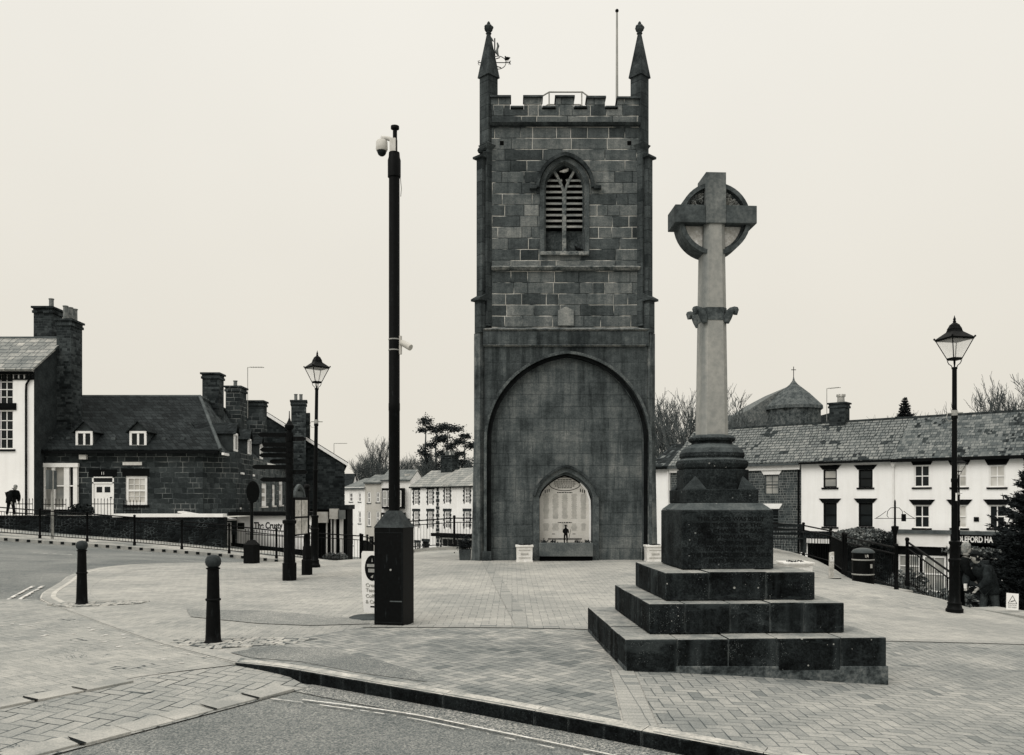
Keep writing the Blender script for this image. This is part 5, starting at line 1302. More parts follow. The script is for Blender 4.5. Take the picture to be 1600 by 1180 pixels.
# ================================================================ buildings
def facade(name, mat, parent, x0, x1, z0, z1, holes, y=0.0, depth=.14, back=6.0):
    xs = sorted(set([x0, x1]+[h[0] for h in holes]+[h[1] for h in holes])); zs = sorted(set([z0, z1]+[h[2] for h in holes]+[h[3] for h in holes]))
    xs = [x for x in xs if x0 <= x <= x1]; zs = [z for z in zs if z0 <= z <= z1]
    mb = MB()
    for a, b_ in zip(xs, xs[1:]):
        for c, d in zip(zs, zs[1:]):
            mx_, mz_ = (a+b_)/2, (c+d)/2
            if any(h[0] < mx_ < h[1] and h[2] < mz_ < h[3] for h in holes): continue
            mb.quad((a, y, c), (b_, y, c), (b_, y, d), (a, y, d))
    for h in holes:
        a, b_, c, d = max(h[0], x0), min(h[1], x1), max(h[2], z0), min(h[3], z1); e_ = y+depth
        mb.quad((a, y, c), (a, e_, c), (a, e_, d), (a, y, d)); mb.quad((b_, y, c), (b_, y, d), (b_, e_, d), (b_, e_, c))
        mb.quad((a, y, d), (a, e_, d), (b_, e_, d), (b_, y, d)); mb.quad((a, y, c), (b_, y, c), (b_, e_, c), (a, e_, c))
    mb.quad((x0, y, z0), (x0, y+back, z0), (x0, y+back, z1), (x0, y, z1)); mb.quad((x1, y, z0), (x1, y, z1), (x1, y+back, z1), (x1, y+back, z0))
    mb.quad((x0, y+back, z0), (x1, y+back, z0), (x1, y+back, z1), (x0, y+back, z1))
    me = bpy.data.meshes.new(name); me.from_pydata(mb.v, [], mb.f); me.update(); me.materials.append(M[mat] if isinstance(mat, str) else mat)
    o = bpy.data.objects.new(name, me); COL.objects.link(o); o.parent = parent; return o
def sash(parent, x0, x1, z0, z1, y, cols=2, rows=2, fr='white_paint', pane='glass', fw=.06, sill=None, lintel=None, bar=.022, name='window', d=.10, mid=True):
    mb = MB(); yy = y+d
    mb.box(x0, x0+fw, yy-.05, yy+.03, z0, z1).box(x1-fw, x1, yy-.05, yy+.03, z0, z1).box(x0+fw, x1-fw, yy-.05, yy+.03, z0, z0+fw).box(x0+fw, x1-fw, yy-.05, yy+.03, z1-fw, z1)
    zm = (z0+z1)/2
    if mid: mb.box(x0+fw, x1-fw, yy-.045, yy+.02, zm-fw*.35, zm+fw*.35)
    for k in range(1, cols):
        x = x0+fw+(x1-x0-2*fw)*k/cols; mb.box(x-bar/2, x+bar/2, yy-.03, yy+.012, z0+fw, z1-fw)
    for k in range(1, rows):
        z = z0+fw+(z1-z0-2*fw)*k/rows
        if abs(z-zm) > .05: mb.box(x0+fw, x1-fw, yy-.03, yy+.012, z-bar/2, z+bar/2)
    o = mb.build(name, fr, parent)
    MB().quad((x0, yy, z0), (x1, yy, z0), (x1, yy, z1), (x0, yy, z1)).build('pane', pane, o)
    if sill: MB().box(x0-.10, x1+.10, y-.07, y+.10, z0-.10, z0-.002).build('sill', sill, o)
    if lintel:
        mt, hh, fl = lintel
        MB().prism_y([(x0-.04, z1+.002), (x1+.04, z1+.002), (x1+fl, z1+hh), (x0-fl, z1+hh)], y-.05, y+.06).build('lintel', mt, o)
    return o
def shear(o, k_):
    for v in o.data.vertices: v.co.x += k_*v.co.y
    for c in o.children: shear(c, k_)
def roofslab(name, mat, parent, A, B, C, D, t=.09):
    """A,B eaves left/right, C,D ridge right/left"""
    A, B, C, D = map(Vector, (A, B, C, D)); n_ = (B-A).cross(D-A).normalized()*t
    if n_.z < 0: n_ = -n_
    return MB().hexa([A, B, C, D, A+n_, B+n_, C+n_, D+n_]).build(name, mat, parent)
def stack(parent, x, y, w_, d_, z0, z1, pots=(), mat='chimney', pot_h=.45, name='chimney'):
    mb = MB().box(x-w_/2, x+w_/2, y-d_/2, y+d_/2, z0, z1-.35).box(x-w_/2-.06, x+w_/2+.06, y-d_/2-.06, y+d_/2+.06, z1-.35, z1-.22).box(x-w_/2-.02, x+w_/2+.02, y-d_/2-.02, y+d_/2+.02, z1-.22, z1-.1).box(x-w_/2-.1, x+w_/2+.1, y-d_/2-.1, y+d_/2+.1, z1-.1, z1)
    o = mb.build(name, mat, parent)
    for px_, py_ in pots: MB().lathe([(.15, 0), (.12, .05), (.115, pot_h-.06), (.14, pot_h-.05), (.14, pot_h)], (x+px_, y+py_, z1), 10).build('chimney_pot', 'pot', o)
    return o
def aerial(parent, x, y, z0, z1, arm=1.4, s_=1):
    mb = MB().tube([(x, y, z0), (x, y, z1)], .022, 5).tube([(x, y, z1), (x+s_*arm, y, z1)], .018, 5)
    for k in range(8): mb.box(x+s_*(arm*(.2+.1*k))-.008, x+s_*(arm*(.2+.1*k))+.008, y-.22, y+.22, z1-.01, z1+.01)
    mb.build('aerial', 'steel', parent)

# ---- left white house (only its right end is in the picture)
Y = 42.0; k = F/Y; lx = lambda p: (p-800)/k; lz = lambda p: EYE-(p-786)/k
wx1 = lx(53)
wh = empty('white_house', (wx1, Y, 0), label='tall white rendered house with a grey slate roof at the left edge', cat='house')
hl_ = []
for xc in (-2.0, -4.6):
    for a, b_ in ((634, 583), (702, 641)): hl_.append((xc-.0, xc+1.0, lz(a), lz(b_)))
facade('wall', 'white_wall', wh, -7.5, 0, .6, lz(577), hl_, back=3.6)
for h in hl_: sash(wh, *h, 0, 3 if h[2] > 4 else 3, 4, sill='black_trim', lintel=None, bar=.035)
for xc in (-2.0, -4.6): MB().box(xc-.15, xc+1.15, -.05, .06, lz(641)+.003, lz(630)).build('lintel', 'black_trim', wh)
ze = lz(577); zr = EYE+(786-531)*(Y+2.9)/F
gw = MB(); gw.v = [(0, 0, .6), (0, 3.6, .6), (0, 3.6, zr-.8), (0, 2.9, zr-.1), (0, 0, ze), (.02, 0, .6), (.02, 3.6, .6), (.02, 3.6, zr-.8), (.02, 2.9, zr-.1), (.02, 0, ze)]
gw.f = [(0, 1, 2, 3, 4), (9, 8, 7, 6, 5), (0, 4, 9, 5), (4, 3, 8, 9), (3, 2, 7, 8), (2, 1, 6, 7)]
gw.build('gable_wall', plain('dark_render', .03, .9, .3, 1.5, 12, .01), wh)
roofslab('roof', masonry('white_house_slates', .24, .24, .6, 1.1, .02, .05, .8, .2, stain=.4, drop=.5, axis='x', jlo=.1, jhi=.4), wh, (-7.6, -.3, ze-.12), (.12, -.3, ze-.12), (.12, 2.9, zr), (-7.6, 2.9, zr))
roofslab('roof', 'slate_dark', wh, (-7.6, 3.8, zr-.85), (.12, 3.8, zr-.85), (.12, 2.92, zr), (-7.6, 2.92, zr))
MB().tube([(-7.6, 2.9, zr+.08), (.12, 2.9, zr+.08)], .09, 8).build('ridge', 'lead', wh)
MB().box(-7.5, .05, -.14, -.02, ze-.26, ze-.14).build('gutter', 'black_trim', wh)
dt = MB()
for i in range(28): dt.box(-7.4+i*.27, -7.4+i*.27+.14, -.1, -.001, ze-.46, ze-.28)
dt.box(-7.5, 0, -.06, -.001, ze-.52, ze-.46); dt.build('eaves_course', 'black_trim', wh)
MB().tube([(-.12, -.12, ze-.25), (-.16, -.1, ze-.5), (-.34, -.06, ze-.75), (-.36, -.05, ze-1.1), (-.36, -.05, 1.0)], .05, 8).build('drainpipe', 'black_trim', wh)
c1 = stack(wh, .38, 2.64, .74, 1.15, 4.0, 11.0, pots=((-.02, -.36), (.05, 0), (.1, .36)), pot_h=.7)
c2 = stack(wh, -1.45, 4.0, .95, 1.1, 7.5, 11.95, pots=((.22, -.1),), pot_h=.5)

# ---- stone cottage with its wing down the side street
Y = 43.0; k = F/Y
ct = empty('stone_cottage', (lx(55), Y, 0), label='low dark stone corner cottage with hipped slate roof and little white dormers', cat='house')
ox = lx(55); cxf = lambda p: (p-800)/k-ox; cz = lambda p: EYE-(p-786)/k
c_e = cz(704)
x_c = cxf(317)
hs = [(cxf(67), cxf(123), cz(796), cz(729)), (cxf(144), cxf(178), cz(808), cz(745)), (cxf(196), cxf(230), cz(789), cz(744))]
facade('wall', 'cottage', ct, 0, x_c, .6, c_e, hs, back=7.5)
# bay/tripartite window
a, b_, c, d = hs[0]; mb = MB()
mb.box(a-.06, b_+.06, -.22, -.05, d-.04, d+.16)
for x0_, x1_ in ((a, a+.18), (a+.52, a+.66), (b_-.66, b_-.40), (b_-.2, b_)): mb.box(x0_, x1_, -.16, .0, c, d)
mb.box(a, b_, -.17, .0, c, c+.12); mb.box(a, b_, -.14, .02, (c+d)/2-.03+.1, (c+d)/2+.03+.1)
bay = mb.build('bay_window', 'white_paint', ct)
MB().quad((a, .02, c), (b_, .02, c), (b_, .02, d), (a, .02, d)).build('pane', 'glass_mid', bay)
MB().box(b_-.40, b_-.2, -.02, .01, c+.12, d-.05).build('side_pane', 'glass', bay)
# door
a, b_, c, d = hs[1]
dr = MB().box(a, b_, .04, .09, c, d-.32).box(a, a+.07, -.01, .04, c, d).box(b_-.07, b_, -.01, .04, c, d).box(a, b_, -.01, .04, d-.34, d-.27).box(a, b_, -.01, .04, d-.06, d).build('door', 'white_paint', ct)
MB().box(a+.07, b_-.07, .05, .07, d-.27, d-.06).box(a+.2, a+.48, .03, .045, d-.78, d-.5).box(b_-.48, b_-.2, .03, .045, d-.78, d-.5).build('door_light', 'glass', dr)
MB().box(b_-.2, b_-.12, .0, .04, c+.95, c+1.0).build('handle', 'black_trim', dr)
hd_ = MB().box(a-.15, b_+.15, -.03, .02, d+.01, d+.36).build('lintel', 'black_trim', ct)
text('house_number', '11', .2, 'sign_white', hd_, ((a+b_)/2, -.034, d+.1))
a, b_, c, d = hs[2]
sash(ct, a, b_, c, d, 0, 3, 4, pane='glass_pale', fw=.13, sill='black_trim')
MB().box(a-.15, b_+.1, -.03, .02, d+.01, d+.36).build('lintel', 'black_trim', ct)
MB().box(cxf(192), cxf(222), -.04, -.001, cz(727), cz(722)).build('name_board', 'planter', ct)
MB().lathe([(.13, 0), (.13, .04)], (cxf(131), 0, cz(715)), 10).build('wall_light', 'planter', ct)
MB().box(cxf(126), cxf(137), -.18, -.001, cz(718), cz(711)).build('alarm_box', 'planter', ct)
# splayed corner wall and side-street wing
A = Vector((x_c, 0)); B = Vector((-14.0-ox, 1.0)); C = Vector((-16.55-ox, 22.0))
def wallq(name, mat, parent, a, b_, z0, z1): return MB().quad((a.x, a.y, z0), (b_.x, b_.y, z0), (b_.x, b_.y, z1), (a.x, a.y, z1)).build(name, mat, parent)
# recess between front and wing
mb = MB().prism_z([(A.x-.01, .02), (A.x+.35, .45), (B.x-.05, .9), (B.x, 1.0), (B.x-.1, 4), (A.x-1, 4)], .0, c_e); mb.build('corner_wall', 'cottage', ct)
wing = empty('side_wing', (B.x, B.y, 0), math.atan2((C-B).y, (C-B).x)); wing.parent = ct
Lw = (C-B).length
wh_ = []
def wing_t(px_):   # distance along the wing wall for a picture column
    kx = (px_-800)/F; O = Vector((-14.0, 44.0)); d_ = (C-B).normalized(); return (kx*O.y-O.x)/(d_.x-kx*d_.y)
def wing_z(px_, py_):
    t = wing_t(px_); return EYE-(py_-786)/F*(44+(C-B).normalized().y*t)
for a, b_, p, q in ((374, 382, 793, 742), (409, 417, 791, 755), (425.5, 430, 790, 757), (436, 442, 789, 750)):
    wh_.append((wing_t(a), wing_t(b_), wing_z(a, p), wing_z(a, q)))
facade('wing_wall', masonry('wing_stone', .07, .27, .5, .95, .016, .35, .8, .4, jlo=.44, jhi=.6, stain=.4, axis='x'), wing, 0, Lw, -2.5, c_e, wh_, back=5)
for h in wh_: sash(wing, *h, 0, 1, 2, fw=.3, sill='planter', pane='glass_pale')
MB().box(.6, 4.5, -.12, -.001, wing_z(374, 741), wing_z(374, 738)).build('white_lintel', 'white_paint', wing)
zr = EYE+(786-621)*(Y+4)/F; rx = (312-800)/F*(Y+4)-ox
roofslab('roof', 'slate_dark', ct, (-.2, -.35, c_e-.05), (x_c+1.0, -.35, c_e-.05), (rx, 4, zr), (-.2, 4, zr))
roofslab('roof', 'slate_dark', ct, (-.2, 8.2, c_e-.05), (rx, 8.2, c_e-.05), (rx, 4.02, zr), (-.2, 4.02, zr))
dW = (C-B).normalized(); nW = Vector((-dW.y, dW.x))     # to the left of the wing direction
e0 = Vector((x_c+1.0, -.35)); e1 = C+nW*-.0-nW*.25
r1 = Vector((rx, 4))+dW*17.5
MB().hexa([(e0.x, e0.y, c_e-.14), (e1.x, e1.y, c_e-.14), (r1.x, r1.y, zr-.1), (rx, 4, zr-.1), (e0.x, e0.y, c_e-.04), (e1.x, e1.y, c_e-.04), (r1.x, r1.y, zr), (rx, 4, zr)]).build('wing_roof', masonry('wing_slates', .04, .18, .35, .6, .012, .14, .4, .5, stain=.6, drop=.5, axis='y'), ct)
MB().hexa([(e0.x-7, e0.y+5, c_e-.2), (e1.x-8.6, e1.y, c_e-.2), (r1.x-.01, r1.y, zr-.11), (rx-.01, 4, zr-.11), (e0.x-7, e0.y+5, c_e-.1), (e1.x-8.6, e1.y, c_e-.1), (r1.x-.01, r1.y, zr-.01), (rx-.01, 4, zr-.01)]).build('wing_roof', 'slate_dark', ct)
MB().tube([(rx, 4, zr+.06), (e0.x, e0.y, c_e+.02)], .10, 6).tube([(-.2, 4, zr+.05), (rx, 4, zr+.05)], .09, 6).tube([(rx, 4, zr+.05), (r1.x, r1.y, zr+.05)], .09, 6).tube([(-.15, -.3, c_e+.05), (-.15, 4, zr+.08)], .10, 6).build('ridge', 'lead', ct)
gt = MB().box(-.1, x_c+.9, -.42, -.30, c_e-.16, c_e-.04); gt.build('gutter', 'black_trim', ct)
MB().hexa([(e0.x+.05, e0.y, c_e-.24), (e0.x+.16, e0.y, c_e-.24), (e1.x+.16, e1.y, c_e-.24), (e1.x+.05, e1.y, c_e-.24), (e0.x+.05, e0.y, c_e-.12), (e0.x+.16, e0.y, c_e-.12), (e1.x+.16, e1.y, c_e-.12), (e1.x+.05, e1.y, c_e-.12)]).build('wing_gutter', 'white_paint', ct)
# front dormers
slope = (zr-c_e)/4.35
def dormer(parent, x, y, z, w_, h_, rl, mat='slate_dark', cols=2):
    """front face at local y, sill at z, running back along +y"""
    o = MB().box(x-w_/2, x-w_/2+.07, y, y+rl, z, z+h_).box(x+w_/2-.07, x+w_/2, y, y+rl, z, z+h_).prism_y([(x-w_/2, z+h_), (x+w_/2, z+h_), (x, z+h_+w_*.5)], y, y+.05).build('dormer', plain('dormer_cheek', .045, .8, .3), parent)
    sash(o, x-w_/2+.03, x+w_/2-.03, z, z+h_, y-.11, 2, 1, fw=.11, pane='glass', bar=.1, mid=False)
    for s_ in (-1, 1):
        roofslab('dormer_roof', mat, o, (x+s_*(w_/2+.12), y-.15, z+h_-.1), (x+s_*(w_/2+.12), y+rl, z+h_-.1), (x, y+rl+.6, z+h_+w_*.5+.02), (x, y-.15, z+h_+w_*.5+.02), .05)
    return o
for p in (132.5, 216.5):
    yb = .0; kk = (Y+yb)/Y
    xx_ = (p-800)/F*(Y+yb)-ox; dormer(ct, xx_, yb-.02, EYE-(699-786)/F*(Y+yb), .9, .80, 1.4)
# roof vents on the slates
rv = MB()
for p, q in ((82, 686), (111, 686), (181, 687), (259, 687), (288, 687)):
    zz = EYE-(q-786)/F*(Y+.6); rv.box((p-800)/F*(Y+.6)-ox-.1, (p-800)/F*(Y+.6)-ox+.1, .3, .75, zz-.05, zz+.09)
rv.build('roof_vent', 'lead', ct, bevel=.02)
# wing dormers (face the side street)
for px_ in (374, 396, 414):
    t = max(.8, wing_t(px_)); o = dormer(wing, t, .25, c_e+.05, .95, .95, 1.6)
# chimneys
def onr(px_, top, Yd, w_, d_, pots, z0=5.0, **kw):
    stack(ct, (px_-800)/F*Yd-ox, Yd-43, w_, d_, z0, EYE-(top-786)/F*Yd, pots, **kw)
onr(333, 584, 49.5, .92, .9, (), 6.0, name='chimney')
onr(369, 605, 53.5, .88, 1.3, ((-.05, 0),), 5.0, mat='cottage', pot_h=.4)
onr(399, 627, 57.5, 1.25, 1.0, (), 4.5, mat='cottage')
aerial(ct, (387-800)/F*55-ox, 12, 7, EYE+(786-574)*55/F, 1.05)

# garden ground behind the retaining wall, wall and fences
sheet('cottage_garden', [(-32, 37.9), (-12.5, 37.9), (-12.9, 43.2), (-14.0, 44.2), (-14.0, 43.0), (-32, 43.1)], 2.0, lambda x, y: .96, 'kerb')
rw = empty('retaining_wall', (-18, 37.6, 0), label='dark rubble stone retaining wall below the cottage, behind the long railing', cat='wall')
rwm = MB().hexa([(-14, -.1, -.3), (-5.5+11, -.1, -2.2), (5.5, .35, -2.2), (-14, .35, -.3), (-14, -.1, .98), (5.5, -.1, .98), (5.5, .35, .98), (-14, .35, .98)])
rwm.build('wall_face', 'rubble', rw)
q = lambda p: (p-800)/F*37.6+18
MB().box(q(178), q(350), -.16, .38, .985, 1.13).build('white_coping', 'white_paint', rw)
MB().box(-14, q(176), -.14, .38, .985, 1.06).build('coping', 'kerb', rw)
MB().box(q(99), q(150), -.3, -.1, .05, .12).build('ledge', 'concrete', rw)
def spiked(label, x0, x1, y, z, h, sp=.13, slope_=0.0):
    r_ = empty('spiked_fence', (x0, y, z), label=label, cat='fence', group='spiked iron fences'); L = x1-x0
    mb = MB(); n_ = int(L/sp)
    for i in range(n_+1):
        x = L*i/n_; dz = slope_*x; mb.box(x-.009, x+.009, -.009, .009, dz, dz+h); mb.lathe([(.012, h), (.022, h+.04), (.002, h+.13)], (x, 0, dz), 4)
    mb.build('bars', 'black', r_)
    MB().hexa([(0, -.015, .12), (L, -.015, .12+slope_*L), (L, .015, .12+slope_*L), (0, .015, .12), (0, -.015, .155), (L, -.015, .155+slope_*L), (L, .015, .155+slope_*L), (0, .015, .155)]).hexa([(0, -.015, h-.16), (L, -.015, h-.16+slope_*L), (L, .015, h-.16+slope_*L), (0, .015, h-.16), (0, -.015, h-.125), (L, -.015, h-.125+slope_*L), (L, .015, h-.125+slope_*L), (0, .015, h-.125)]).build('rail', 'black', r_)
q2 = lambda p: (p-800)/F*37.8
spiked('spiked iron fence in front of the white house at the far left', q2(20), q2(51), 37.8, 1.0, .7)
spiked('spiked iron fence below the cottage bay window', q2(66), q2(103), 37.8, 1.06, .62)
spiked('tall spiked iron gate in front of the cottage door', q2(143), q2(178), 37.8, .9, .80)
spiked('spiked iron fence below the small cottage window', q2(193), q2(219), 37.8, 1.13, .5)
def clump(name, c, sz, n_, mat, label, cat, leaf=.05, seed=1, kind=None, parent=None):
    rnd = random.Random(seed); mb = MB()
    for i in range(n_):
        while True:
            u = Vector((rnd.uniform(-1, 1), rnd.uniform(-1, 1), rnd.uniform(-1, 1)))
            if u.length < 1: break
        p = Vector((u.x*sz[0], u.y*sz[1], u.z*sz[2])); a = Vector((rnd.gauss(0, 1), rnd.gauss(0, 1), rnd.gauss(0, 1))).normalized()*leaf; b_ = a.cross(Vector((rnd.gauss(0, 1), rnd.gauss(0, 1), rnd.gauss(0, 1)))).normalized()*leaf*.6
        mb.quad(p-a, p+b_, p+a, p-b_)
    o = mb.build(name, mat, parent); o.location = c
    if label: tag(o, label, cat, kind=kind)
    return o
clump('hedge', ((126-800)/F*38.6, 38.6, 1.25), (.62, .4, .32), 900, 'leaf', 'clipped dark hedge between the bay window and the cottage door', 'hedge', .06, 3)

# ---- low white bakery extension
Y = 44.0; k = F/Y; bz = lambda p: EYE-(p-786)/k; bxx = lambda p: (p-800)/k
bk = empty('bakery', (bxx(365), Y, 0), label='low white flat-roofed bakery wall with dark lettering, on a dark stone base', cat='shop')
o_ = bxx(365); bwid = bxx(492)-o_
facade('wall', 'white_wall', bk, 0, bwid, bz(862), bz(806), [(bxx(371)-o_, bxx(382)-o_, bz(827), bz(817))], back=4.5)
sash(bk, bxx(371)-o_, bxx(382)-o_, bz(827), bz(817), 0, 1, 1, fr='black_trim', fw=.03)
sb = MB().hexa([(-.4, -.25, -3), (bwid, -.25, -3), (bwid, .1, -3), (-.4, .1, -3), (-.4, -.25, bz(847)), (bwid, -.25, bz(861)), (bwid, .1, bz(861)), (-.4, .1, bz(847))]).build('stone_base', 'rubble', bk)
MB().box(-.5, bwid+.1, -.25, 4.6, bz(806)+.002, bz(800)).build('roof_edge', 'black_trim', bk)
MB().tube([(.02, -.08, bz(806)), (.02, -.08, bz(848))], .05, 8).build('drainpipe', 'black_trim', bk)
for c in bk.children: shear(c, -.235)
text('lettering', 'The Crusty Loaf', .46, 'letter_dark', bk, (bxx(397)-o_, -.006, bz(826)), align='LEFT', width=(bxx(461)-bxx(397)), bold=.016)
text('lettering_end', 'Ltd.', .34, 'letter_dark', bk, (bxx(480)-o_, -.006, bz(826)), align='LEFT', width=.3, bold=.01)
MB().box(bxx(345)-o_-.2, bxx(364)-o_, -.6, .3, bz(812), bz(809)).build('canopy', 'white_paint', bk)
lb = empty('low_store', (bxx(352)-.25, Y-1.6, 0), label='small pale boarded store with a square opening left of the bakery wall', cat='outbuilding')
MB().box(0, .62, 0, 2, -1, .62).build('wall', 'white_wall_b', lb); MB().box(.18, .42, -.01, .05, .1, .35).build('opening', 'void', lb)
MB().hexa([(-1.5, -.15, 1.12), (.9, -.3, .72), (.9, 2, .72), (-1.5, 2, 1.12), (-1.5, -.15, 1.2), (.9, -.3, .8), (.9, 2, .8), (-1.5, 2, 1.2)]).build('lean_to_roof', 'white_paint', lb)
def spf(): 
    spiked('spiked iron fence in front of the white bakery wall', bxx(384)*.985, bxx(489)*.985, 43.3, bz(852)-.25, 1.0, .14, -.07)
spf()

# ---- big gable building
Y = 63.0; k = F/Y; gx_ = lambda p: (p-800)/k; gz_ = lambda p: EYE-(p-786)/k
gb_k = -.21
gb = empty('gable_house', (gx_(538), Y, 0), label='big dark stone gabled house rising behind the bakery, with white verge boards', cat='house')
go = gx_(538); ex = -11.6; apx = -5.8; ez = gz_(722); az = gz_(722)+5.8*.617*1.0
mb = MB(); mb.prism_y([(ex, -4), (0, -4), (0, ez), (apx, az), (ex, ez)], 0, 14); mb.build('wall', 'gable', gb)
for s_, xe in ((1, .25), (-1, ex-.25)):
    roofslab('roof', 'slate_dark', gb, (xe, -.2, ez-.12), (xe, 14.2, ez-.12), (apx, 14.2, az+.05), (apx, -.2, az+.05))
    MB().hexa([(xe, -.3, ez-.32), (xe, -.2, ez-.32), (apx, -.2, az-.15), (apx, -.3, az-.15), (xe, -.3, ez-.08), (xe, -.2, ez-.08), (apx, -.2, az+.1), (apx, -.3, az+.1)]).build('verge_board', 'white_paint', gb)
stack(gb, gx_(467)-go, -.1, 1.05, 1.3, 2.5, gz_(627), pots=((-.22, 0), (.15, .1)), pot_h=.5)
MB().box(gx_(480)-go-.2, gx_(480)-go+.2, .1, .9, 4.5, gz_(645)).build('chimney', 'chimney', gb)
stack(gb, (436-800)/F*74-go, 9, 1.5, .9, 5, EYE-(648-786)/F*72, pots=((-.45, 0), (.3, 0)), pot_h=.55)
aerial(gb, gx_(522)-go, 2, 4.5, gz_(690), 1.0)
# quoins on the right corner
qn = MB()
for i in range(14): qn.box(-.35 if i % 2 else -.2, .03, -.03, 0, ez-.3-i*.42-.38, ez-.3-i*.42)
qn.build('quoins', 'gable', gb)
for c in gb.children: shear(c, gb_k)
# shop front below
sf = empty('corner_shop', (gx_(484), Y-2.6, 0), label='shop front with pale fascia boxes and narrow pillars below the big gable', cat='shop')
k2 = F/(Y-2.6); sx2 = lambda p: (p-800)/k2-gx_(484); sz2 = lambda p: EYE-(p-786)/k2
MB().box(sx2(482), sx2(541), .4, 2.5, -4.2, sz2(796)).build('wall', 'black_trim', sf)
MB().box(sx2(480), sx2(544), .2, 2.55, sz2(796)+.003, sz2(789)).build('flat_roof', 'slate_dark', sf)
MB().box(sx2(492), sx2(512), .05, .3, sz2(817), sz2(800)).box(sx2(516), sx2(529), -.3, .2, sz2(811), sz2(795)).build('fascia_box', plain('fascia', .5, .6, .15), sf)
MB().box(sx2(530), sx2(539), -.25, .2, sz2(811), sz2(797)).build('fascia_box', plain('fascia_dark', .16, .6, .15), sf)
MB().box(sx2(508), sx2(510), .3, .4, -4.2, sz2(812)).box(sx2(516), sx2(517.5), .2, .3, -4.2, sz2(810)).box(sx2(521), sx2(524), .1, .3, -4.2, sz2(810)).box(sx2(530), sx2(535), .1, .35, -4.2, sz2(810)).build('pillars', 'white_wall_b', sf)
text('fascia_letters', 'SHOP', .01, 'letter_grey', sf, (0, 0, -6)) if False else None

# ---- white street row in the centre distance
def row(name, label, px0, px1, Yd0, Yd1, eave, roofy, wins, mat, base=-5.2, quo=False, parapet=False, lintelm=None, sillm=None, rmat='slate_far', group='white houses in the distant street', depth=7.0):
    P0 = Vector(((px0-800)/F*Yd0, Yd0)); P1 = Vector(((px1-800)/F*Yd1, Yd1)); d = P1-P0; L = d.length; an = math.atan2(d.y, d.x)
    r_ = empty(name, (P0.x, P0.y, 0), an, label=label, cat='house', group=group); d = d.normalized()
    def tt(px_): kx = (px_-800)/F; return (kx*P0.y-P0.x)/(d.x-kx*d.y)
    def zz(px_, py_): return EYE-(py_-786)/F*(P0.y+d.y*tt(px_))
    holes = [(tt(a), tt(b_), zz(a, p), zz(a, q)) for a, b_, p, q, *_ in wins]
    ze = zz((px0+px1)/2, eave)
    facade('wall', mat, r_, 0, L, base, ze, holes, back=depth)
    for h, w_ in zip(holes, wins):
        st = w_[4] if len(w_) > 4 else {}
        sash(r_, *h, 0, **{**dict(cols=2, rows=2, fw=.12, sill=sillm, pane='glass'), **st})
        if quo:
            qb = MB()
            for s_ in (-1, 1):
                x = h[0] if s_ < 0 else h[1]; n_ = 7
                for i in range(n_):
                    z0 = h[2]+(h[3]-h[2])*i/n_; w2 = .26 if i % 2 else .15
                    qb.box(min(x, x+s_*w2), max(x, x+s_*w2), -.04, -.001, z0+.01, z0+(h[3]-h[2])/n_-.01)
            qb.box(h[0]-.3, h[1]+.3, -.05, -.001, h[3]+.01, h[3]+.3); qb.build('window_surround', 'quoin', r_)
    zr_ = EYE-(roofy-786)/F*(P0.y+d.y*L/2+depth/2)
    if parapet: MB().box(-.05, L+.05, -.12, .25, ze-.02, ze+.12).build('cornice', mat, r_)
    roofslab('roof', rmat, r_, (-.1, -.2, ze-.06), (L+.1, -.2, ze-.06), (L+.1, depth/2, zr_), (-.1, depth/2, zr_))
    roofslab('roof', rmat, r_, (-.1, depth+.2, ze-.06), (L+.1, depth+.2, ze-.06), (L+.1, depth/2+.02, zr_), (-.1, depth/2+.02, zr_))
    for x in (0, L-.02): MB().quad((x, 0, ze-.01), (x, depth, ze-.01), (x, depth/2, zr_-.05)).build('gable', mat, r_)
    MB().box(-.05, L+.05, -.3, -.2, ze-.14, ze-.02).build('gutter', 'black_trim' if quo else 'lead', r_)
    return r_, tt, zz, L, ze, zr_
g_ = dict(cols=2, rows=2, fw=.1)
row('street_house', 'plain white three-storey house nearest the dark gable, in the distant street', 536, 570, 108, 105, 763, 748, [(546, 551, 784, 770), (560, 564, 784, 770), (546, 551, 818, 799), (560, 564, 818, 799), (547, 552, 852, 835), (563, 566, 860, 840)], 'far_white', sillm='lead', parapet=True)
row('street_house', 'cream narrow street house with arched dark door, left of the black bay window', 570, 596, 105, 104.5, 754, 743, [(574, 579, 786, 769), (588, 593, 785, 769), (574, 579, 822, 799), (588, 593, 820, 799), (577, 584, 868, 838, dict(fr='black_trim', cols=1))], plain('far_cream', .48, .85, .08, .5, 10, .002, streak=.1), sillm='lead')
r_, tt, zz, L, ze, zr_ = row('street_house', 'white house with the black bay window, partly behind the black cabinet', 596, 641, 104.5, 104, 750, 735, [(597, 640, 868, 834, dict(cols=5, rows=1, fr='black_trim', fw=.2))], 'far_white')
for a, b_, p, q in ((599, 633, 795, 763), (598, 634, 822, 801)):
    bb = MB().box(tt(a), tt(b_), -.7, -.0, zz(a, p), zz(a, q)).build('bay', 'black_trim', r_)
    x0, x1 = tt(a), tt(b_)
    for i in range(4):
        u = x0+.15+(x1-x0-.3)*i/4; v_ = u+(x1-x0-.3)/4-.12
        sash(bb, u, v_, zz(a, p)+.25, zz(a, q)-.3, -.84, 2, 2, fw=.07, pane='glass_mid' if i % 3 == 0 else 'glass')
MB().box(tt(628), tt(635), 1.2, 2.6, ze+.55, ze+.75).build('skylight', 'glass_pale', r_)
W2 = dict(cols=3, rows=4, fw=.14, bar=.07, pane='glass')
